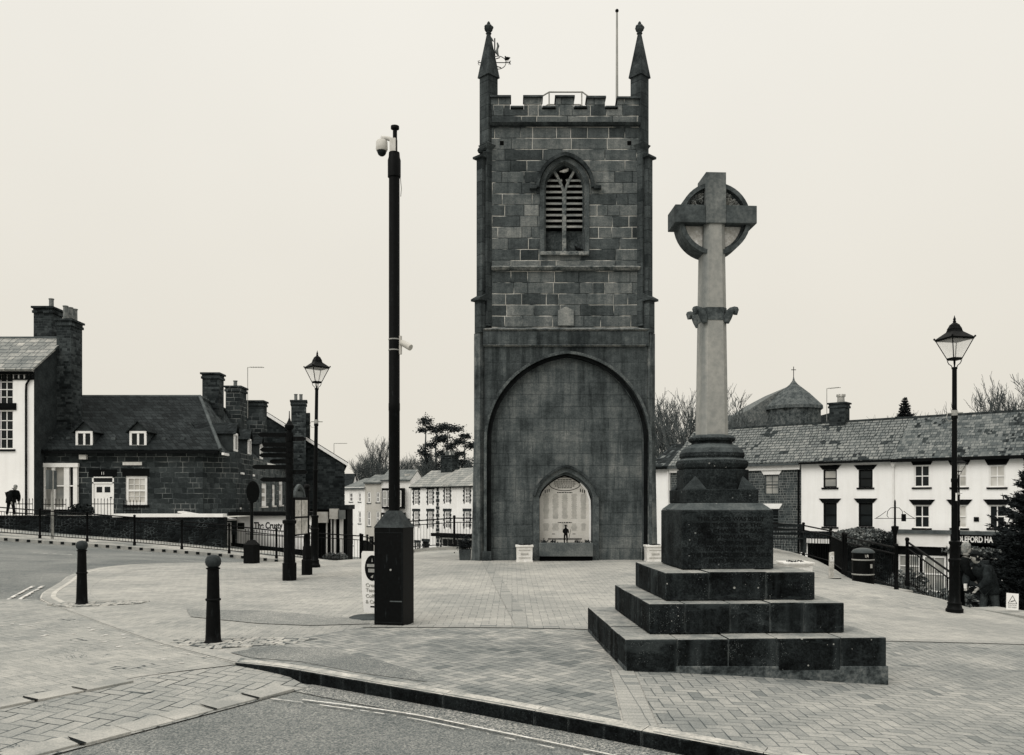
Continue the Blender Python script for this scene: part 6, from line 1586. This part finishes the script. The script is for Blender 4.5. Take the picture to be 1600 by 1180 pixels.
r_, tt, zz, L, ze, zr_ = row('street_house', 'white house with plain dark-framed sash windows, left of the one with jagged black quoins', 642, 684, 102, 99, 761, 736, [(647, 654, 789, 766, W2), (669, 676, 789, 765, W2), (647, 654, 825, 799, W2), (669, 676, 826, 799, W2), (650, 655, 862, 848, dict(fw=.08)), (662, 669, 870, 846, dict(fr='black_trim', cols=1))], 'far_white', quo=True, rmat='slate_pale')
stack(r_, tt(670), 3.4, 1.9, 1.1, ze, EYE+(786-712)*103/F, pots=((-.6, 0), (-.2, 0), (.25, 0), (.6, 0)), mat='chimney', pot_h=.5)
r_, tt, zz, L, ze, zr_ = row('street_house', 'white house with jagged black quoins beside the tower', 684, 746, 99, 94, 760, 732, [(695, 703, 787, 762, W2), (726, 734, 787, 762, W2), (695, 703, 826, 799, W2), (726, 734, 826, 799, W2), (690, 740, 868, 840, dict(cols=6, rows=1, fw=.15))], 'far_white', quo=True, rmat='slate_pale')
qn = MB()
for i in range(18): qn.box(-.3 if i % 2 else -.18, .3 if i % 2 else .18, -.05, -.002, ze-.5-i*.42, ze-.5-i*.42+.36)
qn.build('corner_quoins', 'quoin', r_)
MB().box(tt(686), L, -1.2, -.1, zz(700, 838), zz(700, 833)).build('shop_canopy', 'black_trim', r_)
row('street_house', 'low dark-roofed house between the far gable and the white row', 530, 548, 125, 125, 768, 741, [], 'far_white', rmat='slate_dark')

for px_, lab in ((516, 'dark plant tub by the corner shop, left of the pair'), (533, 'dark plant tub by the corner shop, right of the pair')):
    x = (px_-800)/F*58; z = -2.9
    tb_ = empty('plant_tub', (x, 58, z), label=lab, cat='planter', group='plant tubs outside the corner shop')
    MB().lathe([(.34, 0), (.42, .5), (.45, .52), (.45, .58), (.38, .58)], n=12).build('tub', plain('tub_dark', .02, .8, .3), tb_)
    clump('shrub', (0, 0, .82), (.5, .5, .34), 260, 'leaf_lit', None, None, .09, int(px_), parent=tb_)
# ---- right-hand terrace, one line of buildings at an angle
O = Vector((10.4, 60.9)); D = Vector((.751, -.660)).normalized(); AN = math.atan2(D.y, D.x)
def rt(px_): kx = (px_-800)/F; return (kx*O.y-O.x)/(D.x-kx*D.y)
def rz_(px_, py_): return EYE-(py_-786)/F*(O.y+D.y*rt(px_))
EAVE = 4.16; RIDGE = 6.75; GZ = -3.6; RD = 3.4
def unit(name, label, p0, p1, cat='house'):
    r_ = empty(name, (O.x+D.x*rt(p0), O.y+D.y*rt(p0), 0), AN, label=label, cat=cat, group='terrace along the right of the square'); t0 = rt(p0)
    return r_, (lambda p: rt(p)-t0), rt(p1)-t0
def troof(r_, L, ridge=RIDGE, mat='slate_mid', e_=EAVE, ragged=True):
    roofslab('roof', mat, r_, (-.0, -.3, e_-.08), (L, -.3, e_-.08), (L, RD, ridge), (0, RD, ridge)); roofslab('roof', mat, r_, (0, 2*RD+.3, e_-.08), (L, 2*RD+.3, e_-.08), (L, RD+.02, ridge), (0, RD+.02, ridge))
    MB().box(0, L, RD-.13, RD+.13, ridge+.04, ridge+.16).build('ridge', 'trim_dark', r_)
    for x in (.01, L-.03): MB().quad((x, 0, e_-.1), (x, 2*RD, e_-.1), (x, RD, ridge-.05)).build('gable', 'trim_dark', r_)
r_, tt, L = unit('end_house', 'narrow white end house of the right terrace, showing between tower and memorial', 1012, 1047)
facade('wall', 'white_wall', r_, 0, L, GZ, EAVE, [], back=6.8); troof(r_, L, RIDGE-.95, masonry('mossy_slates', .11, .21, .4, .7, .018, .02, .8, .5, stain=.6, drop=.7, axis='x', jlo=.2, jhi=.4, darkcell=.35))
MB().box(0, L, -.42, -.3, EAVE-.2, EAVE-.08).build('gutter', 'black_trim', r_)
MB().tube([(L-.1, -.1, GZ), (L-.1, -.1, EAVE-.2)], .06, 8).build('drainpipe', 'white_paint', r_)
r_, tt, L = unit('brick_house', 'dark brick house with white fascia and white flared lintels, behind the memorial', 1047.3, 1251.5)
hs = []
for p0, p1 in ((1084, 1104), (1138, 1160), (1194.5, 1217)):
    for a, b_ in ((773, 742), (826, 795)): hs.append((tt(p0), tt(p1), rz_(p0, a), rz_(p0, b_)))
facade('wall', 'brick', r_, 0, L, GZ, EAVE, hs, back=6.8); troof(r_, L)
for h in hs: sash(r_, *h, 0, 2, 3, fr='lead', fw=.07, pane='glass_mid' if h[2] > 1 else 'glass', lintel=('white_paint', .33, .26))
MB().box(-.0, L-.05, -.16, -.002, EAVE-.46, EAVE-.14).build('fascia_board', 'white_paint', r_); MB().box(0, L, -.42, -.3, EAVE-.18, EAVE-.06).build('gutter', 'lead', r_)
MB().tube([(L-.12, -.1, GZ), (L-.12, -.1, EAVE-.2)], .06, 8).build('drainpipe', 'black_trim', r_)
MB().tube([(.7, -.1, GZ), (.7, -.1, EAVE-.5)], .07, 8).build('drainpipe', 'white_paint', r_)
# worn patches where slates have slipped
sp = MB(); rnd = random.Random(8); slp = (RIDGE-EAVE+.08)/(RD+.3)
def sl_(x, v, w_, h_): # v 0..1 up the slope
    y = -.3+(RD+.3)*v; z = EAVE-.08+slp*(RD+.3)*v+.105; sp.hexa([(x, y, z-.02), (x+w_, y, z-.02), (x+w_, y+h_, z-.02+slp*h_), (x, y+h_, z-.02+slp*h_), (x, y, z), (x+w_, y, z), (x+w_, y+h_, z+slp*h_), (x, y+h_, z+slp*h_)])
for p, v in ((1158, .14), (1176, .27), (1205, .06), (1222, .10), (1236, .08), (1238, .55), (1242, .72), (1236, .85)):
    for i in range(4): sl_(tt(p)+rnd.uniform(-.2, .3), v+rnd.uniform(-.02, .02), rnd.uniform(.2, .5), rnd.uniform(.12, .3))
sp.build('slipped_slates', 'slate_dark', r_)
r_, tt, L = unit('white_terrace_house', 'white terrace house with four black-framed sash windows and flared black lintels', 1252, 1394.5)
hs = [(tt(a), tt(b_), rz_(a, p), rz_(a, q)) for a, b_ in ((1286.5, 1307.5), (1341.5, 1363.5)) for p, q in ((762, 734), (823, 786))]
hole = (tt(1262), tt(1318), GZ, rz_(1290, 849))
hs2 = hs+[hole]
ub = rz_(1320, 831)
facade('wall', 'white_wall', r_, 0, L, ub, EAVE, hs, back=6.8); facade('lower_wall', 'rubble', r_, 0, L, GZ, ub-.002, [hole], depth=1.2, back=6.8); troof(r_, L)
for h, pn_ in zip(hs, ('glass_mid', 'glass', 'glass', 'glass')): sash(r_, *h, 0, 1, 2, fr='black_trim', fw=.08, pane=pn_, sill='black_trim', lintel=('black_trim', .27, .27))
MB().box(0, L, -.42, -.3, EAVE-.16, EAVE-.04).build('gutter', 'black_trim', r_)
mb = MB(); x = tt(1257)
while x < tt(1313): mb.box(x, x+.14, -.35, -.30, rz_(1290, 849), rz_(1290, 842)); x += .2
mb.build('canopy_slats', 'white_paint', r_); MB().box(tt(1256), tt(1314), -.30, .0, rz_(1290, 848), rz_(1290, 841)).build('canopy', 'black_trim', r_)
MB().box(tt(1250), tt(1262), -.02, 0, GZ, rz_(1290, 849)).build('white_pier', 'white_paint', r_)
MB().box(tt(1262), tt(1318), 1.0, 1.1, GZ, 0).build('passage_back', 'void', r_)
ck = stack(r_, tt(1273)+.25, RD, 1.0, .85, 5.0, EYE+(786-634)*57.5/F, pots=((0, 0),), mat='gable', pot_h=.05)
cwp = MB().lathe([(.26, 0), (.23, .3), (.25, .42)], (tt(1273)+.35, RD, EYE+(786-634)*57.5/F), 8)
for i in range(8): cwp.cbox((tt(1273)+.35+.24*math.cos(i*.785), RD+.24*math.sin(i*.785), EYE+(786-634)*57.5/F+.4), (.09, .09, .14))
cwp.build('crown_pot', plain('pale_pot', .3, .8, .3), ck)
aerial(r_, tt(1259)-.0, RD, 6.5, EYE+(786-612)*58/F, .9)
sp = MB(); x = tt(1257)
for i in range(9): sl_(x+.27*i, .50+.0*i, .26, .2)
for i in range(7): sl_(tt(1281)+.2*i, .93-.035*i*.5, .3, .28+.02*i)
for i in range(12): sl_(tt(1335)+.33*i+rnd.uniform(-.1, .1), .9+rnd.uniform(-.05, .05), .22, .12)
sp.build('slipped_slates', 'slate_dark', r_)
r_, tt, L = unit('white_shop_house', 'white house with white-framed windows over the shops at the right edge', 1395, 1650)
hs = [(tt(a), tt(b_), rz_(a, p), rz_(a, q)) for a, b_ in ((1428, 1453), (1487, 1511), (1545, 1571), (1606, 1634)) for p, q in ((761.5, 727), (825, 789))]
ub = rz_(1500, 829)
facade('wall', 'white_wall', r_, 0, L, ub, EAVE, hs, back=6.8); troof(r_, L, mat='slate_rough')
for i, h in enumerate(hs): sash(r_, *h, 0, 2, 2, fr='white_paint', fw=.08, bar=.05, pane=('glass', 'glass', 'glass_pale', 'glass_pale', 'glass_pale', 'glass', 'glass', 'glass')[i], sill='black_trim', lintel=('black_trim', .30, .27) if i % 2 else ('black_trim', .45, .27))
MB().box(0, L, -.42, -.3, EAVE-.2, EAVE-.02).box(0, L, -.3, -.002, EAVE-.18, EAVE-.05).build('gutter', 'black_trim', r_)
MB().tube([(.05, -.08, ub), (.05, -.08, EAVE-.45)], .05, 8).lathe([(.05, EAVE-.5), (.16, EAVE-.25), (.17, EAVE-.2)], (.05, -.12, 0), 8).build('drainpipe', 'white_paint', r_)
xs_ = tt(1486)
MB().box(0, L, -.35, 0, ub-.22, ub-.03).build('shop_cornice', 'lead', r_)
sh1 = MB().box(.05, xs_-.05, -.2, 0, ub-.95, ub-.22).build('blank_fascia', 'sign_white', r_)
sh2 = MB().box(xs_+.02, L, -.2, 0, ub-.72, ub-.22).build('dark_fascia', 'black_trim', r_)
text('fascia_lettering', 'COLEFORD HA', .45, 'sign_white', sh2, (xs_+.15, -.21, ub-.62), align='LEFT', width=tt(1553)-xs_-.15, bold=.015)
clump('fascia_plants', (tt(1520), -.35, ub-1.1), (1.6, .2, .25), 500, 'leaf_lit', None, None, .10, 12, parent=r_)
shw = facade('shop_wall', 'black_trim', r_, 0, L, GZ, ub-.96, [(.3, xs_*.48, GZ+.9, ub-1.45), (xs_*.52, xs_-.25, GZ+.1, ub-1.45), (xs_+.4, L-.4, GZ+.5, ub-1.45)], back=6.8)
sash(r_, .3, xs_*.48, GZ+.9, ub-1.45, 0, 2, 1, fw=.09, pane='glass_mid'); sash(r_, xs_*.52, xs_-.25, GZ+.1, ub-1.45, 0, 2, 1, fw=.12, pane='glass_mid'); sash(r_, xs_+.4, L-.4, GZ+.5, ub-1.45, 0, 4, 1, fw=.09, pane='glass')
MB().box(xs_-.12, xs_+.02, -.22, 0, GZ, ub-.22).build('pilaster', 'white_paint', r_)
MB().box(tt(1525)-.1, tt(1525)+.15, -.05, -.002, rz_(1525, 815), rz_(1525, 808)).build('wall_box', 'black_trim', r_)
# ivy over the stone wall
clump('ivy', (O.x+D.x*rt(1352)-.3, O.y+D.y*rt(1352)-.5, rz_(1352, 839)), (1.9, 1.6, .55), 3800, 'leaf_lit', 'tangled leafy ivy over the stone wall below the white terrace house', 'ivy', .10, 5)
clump('shrub', (O.x+D.x*rt(1378)-.3, O.y+D.y*rt(1378)-.8, rz_(1378, 846)), (.7, .7, .6), 1300, 'leaf', 'rounded dark shrub at the right end of the ivy wall', 'shrub', .10, 6)
clump('bush', (12.6, 24.8, -1.5), (1.0, .9, .62), 1600, 'leaf_lit', 'loose bush growing below the stair railing on the right', 'bush', .07, 7)
clump('bush', (10.7, 23.3, -.75), (.45, .9, .62), 1100, 'leaf_lit', 'leafy bush behind the railing next to the litter bin', 'bush', .06, 8)

# ---- church behind the terrace
Yc = 82.0; kc = F/Yc; qx = lambda p: (p-800)/kc; qz = lambda p: EYE-(p-786)/kc
ch2 = empty('apse_church', (qx(1240), Yc, 0), label='round-ended church with conical slate roof and a thin cross, behind the terrace', cat='church')
cs_ = plain('church_slate', .085, .9, .4, 3, 12, .02)
MB().lathe([(2.45, -3), (2.45, qz(637))], (0, 0, 0), 12, R(15)).build('apse_wall', plain('church_stone', .085, .9, .5, 3, 12, .02, streak=.5), ch2)
MB().lathe([(2.75, qz(641)), (2.72, qz(636)), (1.5, qz(616)), (.4, qz(601)), (.12, qz(595)), (.02, qz(588))], (0, 0, 0), 8, R(10)).build('cone_roof', cs_, ch2)
X0 = qx(1240)
MB().prism_y([(qx(1170)-X0, qz(645)), (qx(1170)-X0, qz(641)), (qx(1206)-X0, qz(618)), (-.1, qz(601)), (qx(1283)-X0, qz(638)), (qx(1283)-X0, qz(670)), (qx(1170)-X0, qz(670))], .3, 9).build('nave_roof', plain('nave_slate', .13, .9, .35, 3, 12, .02), ch2)
MB().tube([(0, 0, qz(590)), (0, 0, qz(573))], .035, 5).box(-.22, .22, -.03, .03, qz(578)-.03, qz(578)+.03).build('roof_cross', 'black_trim', ch2)
for x0, x1, nm in ((qx(1143), qx(1174), 1), (qx(1284), qx(1331), 2)):
    x0 -= qx(1240); x1 -= qx(1240)
    mb = MB().box(x0, x1, 5, 9, -3, qz(662)); mb.build('aisle_wall', 'chimney', ch2)
    roofslab('aisle_roof', 'slate_dark' if nm == 2 else plain('aisle_slate', .11, .9, .3, 3, 12, .02), ch2, (x0, 4.8, qz(668)), (x1, 4.8, qz(668)), (x1, 7.5, qz(641)+.2), (x0, 7.5, qz(641)+.2))
MB().box(qx(1326)-qx(1240), qx(1331)-qx(1240), 5, 8, qz(668), qz(637)).build('gable_coping', 'chimney', ch2)

# ================================================================ hill, trees
def hz_(x, y):
    d = max(0, y-118); r_ = max(0, 1-abs(x+14)/75)
    return -5.5+min(1, d/90)*(10.5*min(1, r_*1.6)+1.5)+.5*math.sin(x*.1)+.4*math.sin(y*.13+x*.05)
hm = MB(); xs_ = list(range(-140, 141, 7)); ys_ = list(range(116, 300, 7))
hm.v = [(x, y, hz_(x, y)) for y in ys_ for x in xs_]; n_ = len(xs_)
hm.f = [(j*n_+i, j*n_+i+1, (j+1)*n_+i+1, (j+1)*n_+i) for j in range(len(ys_)-1) for i in range(n_-1)]
tag(hm.build('hill', 'hill', smooth=True), kind='structure')
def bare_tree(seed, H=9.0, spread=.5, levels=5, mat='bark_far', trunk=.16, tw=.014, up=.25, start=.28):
    rnd = random.Random(seed); tr_ = MB(); br = MB()
    def grow(p, d, L, r_, lv):
        n_ = 3; pts = [p]; q = p.copy(); dd = d.copy()
        for i in range(n_):
            dd = (dd+Vector((rnd.gauss(0, .13), rnd.gauss(0, .13), rnd.gauss(0, .06)+up*.12))).normalized(); q = q+dd*L/n_; pts.append(q.copy())
        rr = [r_*(1-.5*i/n_) for i in range(n_+1)]
        (tr_ if lv == 0 else br).tube(pts, [max(tw*.8, x) for x in rr], 6 if lv == 0 else (4 if lv < 3 else 3))
        if lv >= levels: return
        nb = rnd.randint(4, 6) if lv < 2 else rnd.randint(3, 4)
        for k in range(nb):
            t = start+(1-start)*(k+rnd.random())/nb if lv == 0 else .25+.75*(k+rnd.random())/nb
            i = min(n_-1, int(t*n_)); pp = pts[i].lerp(pts[i+1], t*n_-i)
            a = rnd.uniform(0, 6.28); s_ = spread*rnd.uniform(.6, 1.25); side = Vector((math.cos(a), math.sin(a), 0))
            nd = (dd*(1-.2*s_)+side*s_+Vector((0, 0, up))).normalized()
            grow(pp, nd, L*rnd.uniform(.48, .72)*(1-.25*t if lv == 0 else 1), max(tw, r_*.5), lv+1)
    grow(Vector((0, 0, 0)), Vector((0, 0, 1)), H*.55, trunk, 0)
    r_ = empty('bare_tree', (0, 0, 0)); tr_.build('trunk', mat, r_); br.build('crown', mat, r_)
    return r_
ta = bare_tree(1, 11, .42, 5, trunk=.17, tw=.0125, up=.35)
tb = bare_tree(4, 9, .6, 5, trunk=.14, tw=.0125, up=.2)
def height(o): return max(v.co.z for c in o.children for v in c.data.vertices)
HA, HB = height(ta), height(tb)
used = set()
def put(src, x, y, z, s_, rz, label, group, cat='tree'):
    o = src if src.name not in used else copy_tree(src)
    used.add(src.name); o.location = (x, y, z); o.scale = (s_,)*3; o.rotation_euler[2] = R(rz)
    tag(o, label, cat, group); return o
# centre: big bare tree left of the camera pole, brushy trees across the hill
put(ta, (588-800)/F*150, 150, hz_(-23, 150)-.5, (EYE+(786-676)*150/F-hz_(-23, 150)+.5)/HA, 20, 'tall leafless tree on the hill, standing clear to the left of the camera pole', 'leafless trees on the hill')
rnd = random.Random(21)
spots = []
for px_ in (562, 570, 577, 598, 604, 610, 630, 638, 646, 654, 664, 676, 690, 700, 712, 722, 733, 742, 636, 670, 705):
    Yt = rnd.uniform(138, 165); x = (px_-800)/F*Yt; spots.append((x, Yt, px_))
for i, (x, y, p) in enumerate(spots):
    top = 712 if p > 625 else 706; top += rnd.uniform(-6, 10); z = hz_(x, y)-.6; H = EYE+(786-top)*y/F-z
    put(tb if i % 2 else ta, x, y, z, max(.3, H/(HB if i % 2 else HA)), rnd.uniform(0, 360), 'one of the leafless trees massed along the wooded hill behind the white street row', 'leafless trees massed on the hill')
# undergrowth of the wood
ug = MB(); rnd = random.Random(31)
for i in range(15000):
    px_ = rnd.uniform(545, 760); y = rnd.uniform(130, 150); x = (px_-800)/F*y; z = hz_(x, y)+abs(rnd.gauss(0, 1.2))+rnd.uniform(-.5, 1.2)+(2.0 if px_ > 640 else .0)*rnd.random()
    a = rnd.uniform(0, 3.14); l = rnd.uniform(.2, .6); w_ = .03
    ug.quad((x, y, z), (x+w_, y, z), (x+l*math.cos(a)*.5+w_, y+.1, z+l), (x+l*math.cos(a)*.5, y+.1, z+l))
tag(ug.build('undergrowth', plain('scrub', .05, 1, .5, 1, 5, 0)), kind='stuff', label='dense brushwood covering the hillside behind the white street row')
# pines on the hill
def pine(label, x, y, z, H, seed, shape):
    rnd = random.Random(seed); r_ = empty('pine_tree', (x, y, z), label=label, cat='tree', group='pine trees on the hill'); t_ = MB(); f_ = MB()
    t_.tube([(0, 0, 0), (.1, 0, H*.4), (-.15, .1, H*.75), (0, 0, H*.97)], [.28, .22, .14, .04], 7)
    def tuft(c, rx, rz2, n_):
        n_ = int(n_*2.4); rx *= 1.3; rz2 *= 1.5
        for i in range(n_):
            u = Vector((rnd.gauss(0, .45), rnd.gauss(0, .45), rnd.gauss(0, .45))); p = Vector(c)+Vector((u.x*rx, u.y*rx, u.z*rz2)); a = Vector((rnd.gauss(0, 1), rnd.gauss(0, 1), rnd.gauss(0, .6))).normalized()*.2; b_ = a.cross(Vector((rnd.gauss(0, 1), rnd.gauss(0, 1), rnd.gauss(0, 1)))).normalized()*.09; f_.quad(p-a, p+b_, p+a, p-b_)
    for dx, dz, rx, rz2, n_ in shape:
        c = (dx, rnd.uniform(-.5, .5), H*dz)
        st = Vector((0, 0, max(H*.25, H*dz-abs(dx)*.7))); t_.tube([st, st.lerp(Vector(c), .5)+Vector((0, 0, .1)), Vector(c)], [.10, .07, .03], 5); tuft(c, rx, rz2, n_)
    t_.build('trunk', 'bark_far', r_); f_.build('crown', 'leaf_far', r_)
Yp = 140
def pp(px_): return (px_-800)/F*Yp
def pin(label, px_, top, seed, shape):
    x = pp(px_); z = hz_(x, Yp)-.3; pine(label, x, Yp, z, EYE+(786-top)*Yp/F-z, seed, shape)
pin('pine on the hill with a small round head and bare upper trunk, nearest the pole', 666, 650, 1, [(0, .95, .9, .6, 200), (-.6, .88, .8, .3, 90), (.7, .90, .8, .3, 100), (-.5, .70, .8, .6, 150), (.4, .64, .9, 1.0, 260), (-.3, .55, 1.1, 1.0, 260)])
pin('broad pine on the hill with layered dark clumps, in the middle of the group', 682, 660, 2, [(0, .93, 1.0, .35, 180), (1.0, .86, 1.1, .4, 220), (-.9, .80, .9, .4, 160), (.9, .72, .9, .5, 160), (-.5, .6, 1.0, .7, 160)])
pin('wide leaning pine on the hill with an open crown', 700, 658, 3, [(-.6, .95, 1.0, .35, 220), (1.0, .93, 1.2, .4, 260), (1.9, .82, 1.0, .4, 200), (-1.4, .84, .9, .4, 160), (.3, .78, 1.0, .5, 170), (2.1, .64, .8, .4, 120), (-.8, .62, .9, .6, 160)])
pin('pine on the hill closest to the tower, small ragged crown', 727, 674, 4, [(0, .95, .8, .3, 150), (.9, .86, .8, .4, 140), (-.9, .78, .8, .35, 130), (.3, .66, 1.0, .8, 240), (-.5, .5, 1.1, 1.2, 300)])
# bare trees behind the terrace
rnd = random.Random(41)
for i, (p, Yt, top, lab) in enumerate(((1040, 74, 612, 'leafless tree just right of the tower, over the low end roof'), (1062, 78, 606, 'leafless tree between the tower and the cross shaft'), (1082, 74, 596, 'leafless tree immediately left of the cross shaft'), (1136, 76, 602, 'leafless tree immediately right of the cross shaft'), (1178, 73, 628, 'low leafless tree in front of the round church, left side'),
     (1052, 80, 640, 'small leafless tree against the tower edge'), (1073, 72, 634, 'short leafless tree behind the small end roof'), (1155, 70, 655, 'short leafless bushy tree over the brick house ridge'), (1212, 74, 655, 'short leafless bushy tree in front of the apse wall'))):
    x = (p-800)/F*Yt; z = -3.0; H = EYE+(786-top)*Yt/F-z
    put((ta, tb)[i % 2], x, Yt, z, H/(HA if i % 2 == 0 else HB), rnd.uniform(0, 360), lab, 'leafless trees behind the terrace')
for i, (p, Yt, top, lab) in enumerate(((1596, 62, 572, 'spreading leafless tree behind the terrace roof at the right edge'), (1560, 64, 588, 'spreading leafless tree left of the one at the right edge'), (1525, 66, 604, 'smaller leafless tree just right of the tall lamp post'), (1478, 68, 630, 'low leafless tree just left of the tall lamp post'), (1640, 60, 575, 'leafless tree reaching in from beyond the right edge'), (1385, 70, 640, 'thin leafless treetop left of the little fir'), (1450, 70, 640, 'thin leafless treetop right of the little fir'))):
    x = (p-800)/F*Yt; z = -2.0; H = EYE+(786-top)*Yt/F-z
    put((tb, ta)[i % 2], x, Yt, z, H/(HB if i % 2 == 0 else HA), rnd.uniform(0, 360), lab, 'leafless trees behind the terrace')

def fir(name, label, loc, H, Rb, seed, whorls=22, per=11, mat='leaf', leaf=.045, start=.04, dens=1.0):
    rnd = random.Random(seed); r_ = empty(name, loc, label=label, cat='tree'); t_ = MB().tube([(0, 0, 0), (0, 0, H*.98)], [.07*H/4, .015], 7); f_ = MB()
    for w_ in range(whorls):
        u = start+(1-start)*w_/whorls; z = H*u; L = Rb*(1-u)**.85+.06
        for k in range(per):
            a = 6.283*(k+rnd.random())/per; l = L*rnd.uniform(.7, 1.12); dv = Vector((math.cos(a), math.sin(a), rnd.uniform(.12, .4)))
            b0_ = Vector((0, 0, z+rnd.uniform(-.05, .05))); P = [b0_, b0_+dv*l*.55-Vector((0, 0, .04*l)), b0_+dv*l+Vector((0, 0, .05*l))]; t_.tube(P, [.016, .011, .004], 3)
            n_ = int(l*95*dens)+4
            for q in range(n_):
                s_ = .15+.85*rnd.random(); p = P[0].lerp(P[1], s_*2) if s_ < .5 else P[1].lerp(P[2], s_*2-1)
                off = Vector((rnd.gauss(0, 1), rnd.gauss(0, 1), rnd.gauss(0, .5)))*(.055*l*(1.2-s_)+.02); p = p+off
                e_ = (dv+Vector((rnd.gauss(0, .7), rnd.gauss(0, .7), rnd.gauss(0, .5)))).normalized()*leaf*rnd.uniform(.7, 1.5); b_ = e_.cross(Vector((rnd.gauss(0, 1), rnd.gauss(0, 1), rnd.gauss(0, 1)))).normalized()*leaf*.28
                f_.quad(p-e_, p+b_, p+e_, p-b_)
    t_.build('trunk', 'bark', r_); f_.build('crown', mat, r_); return r_
fir('fir_tree', 'dense dark fir tree cut by the right edge, behind the bending person', (11.65, 18.9, -1.3), 4.4, 1.52, 3, 34, 16, leaf=.06, start=.02, dens=1.3)
fir('small_fir', 'small fir treetop showing over the terrace ridge', ((1414-800)/F*66, 66, 2.0), EYE+(786-620)*66/F-2.0, 1.9, 5, 34, 12, 'leaf', .10, .1, 1.0)
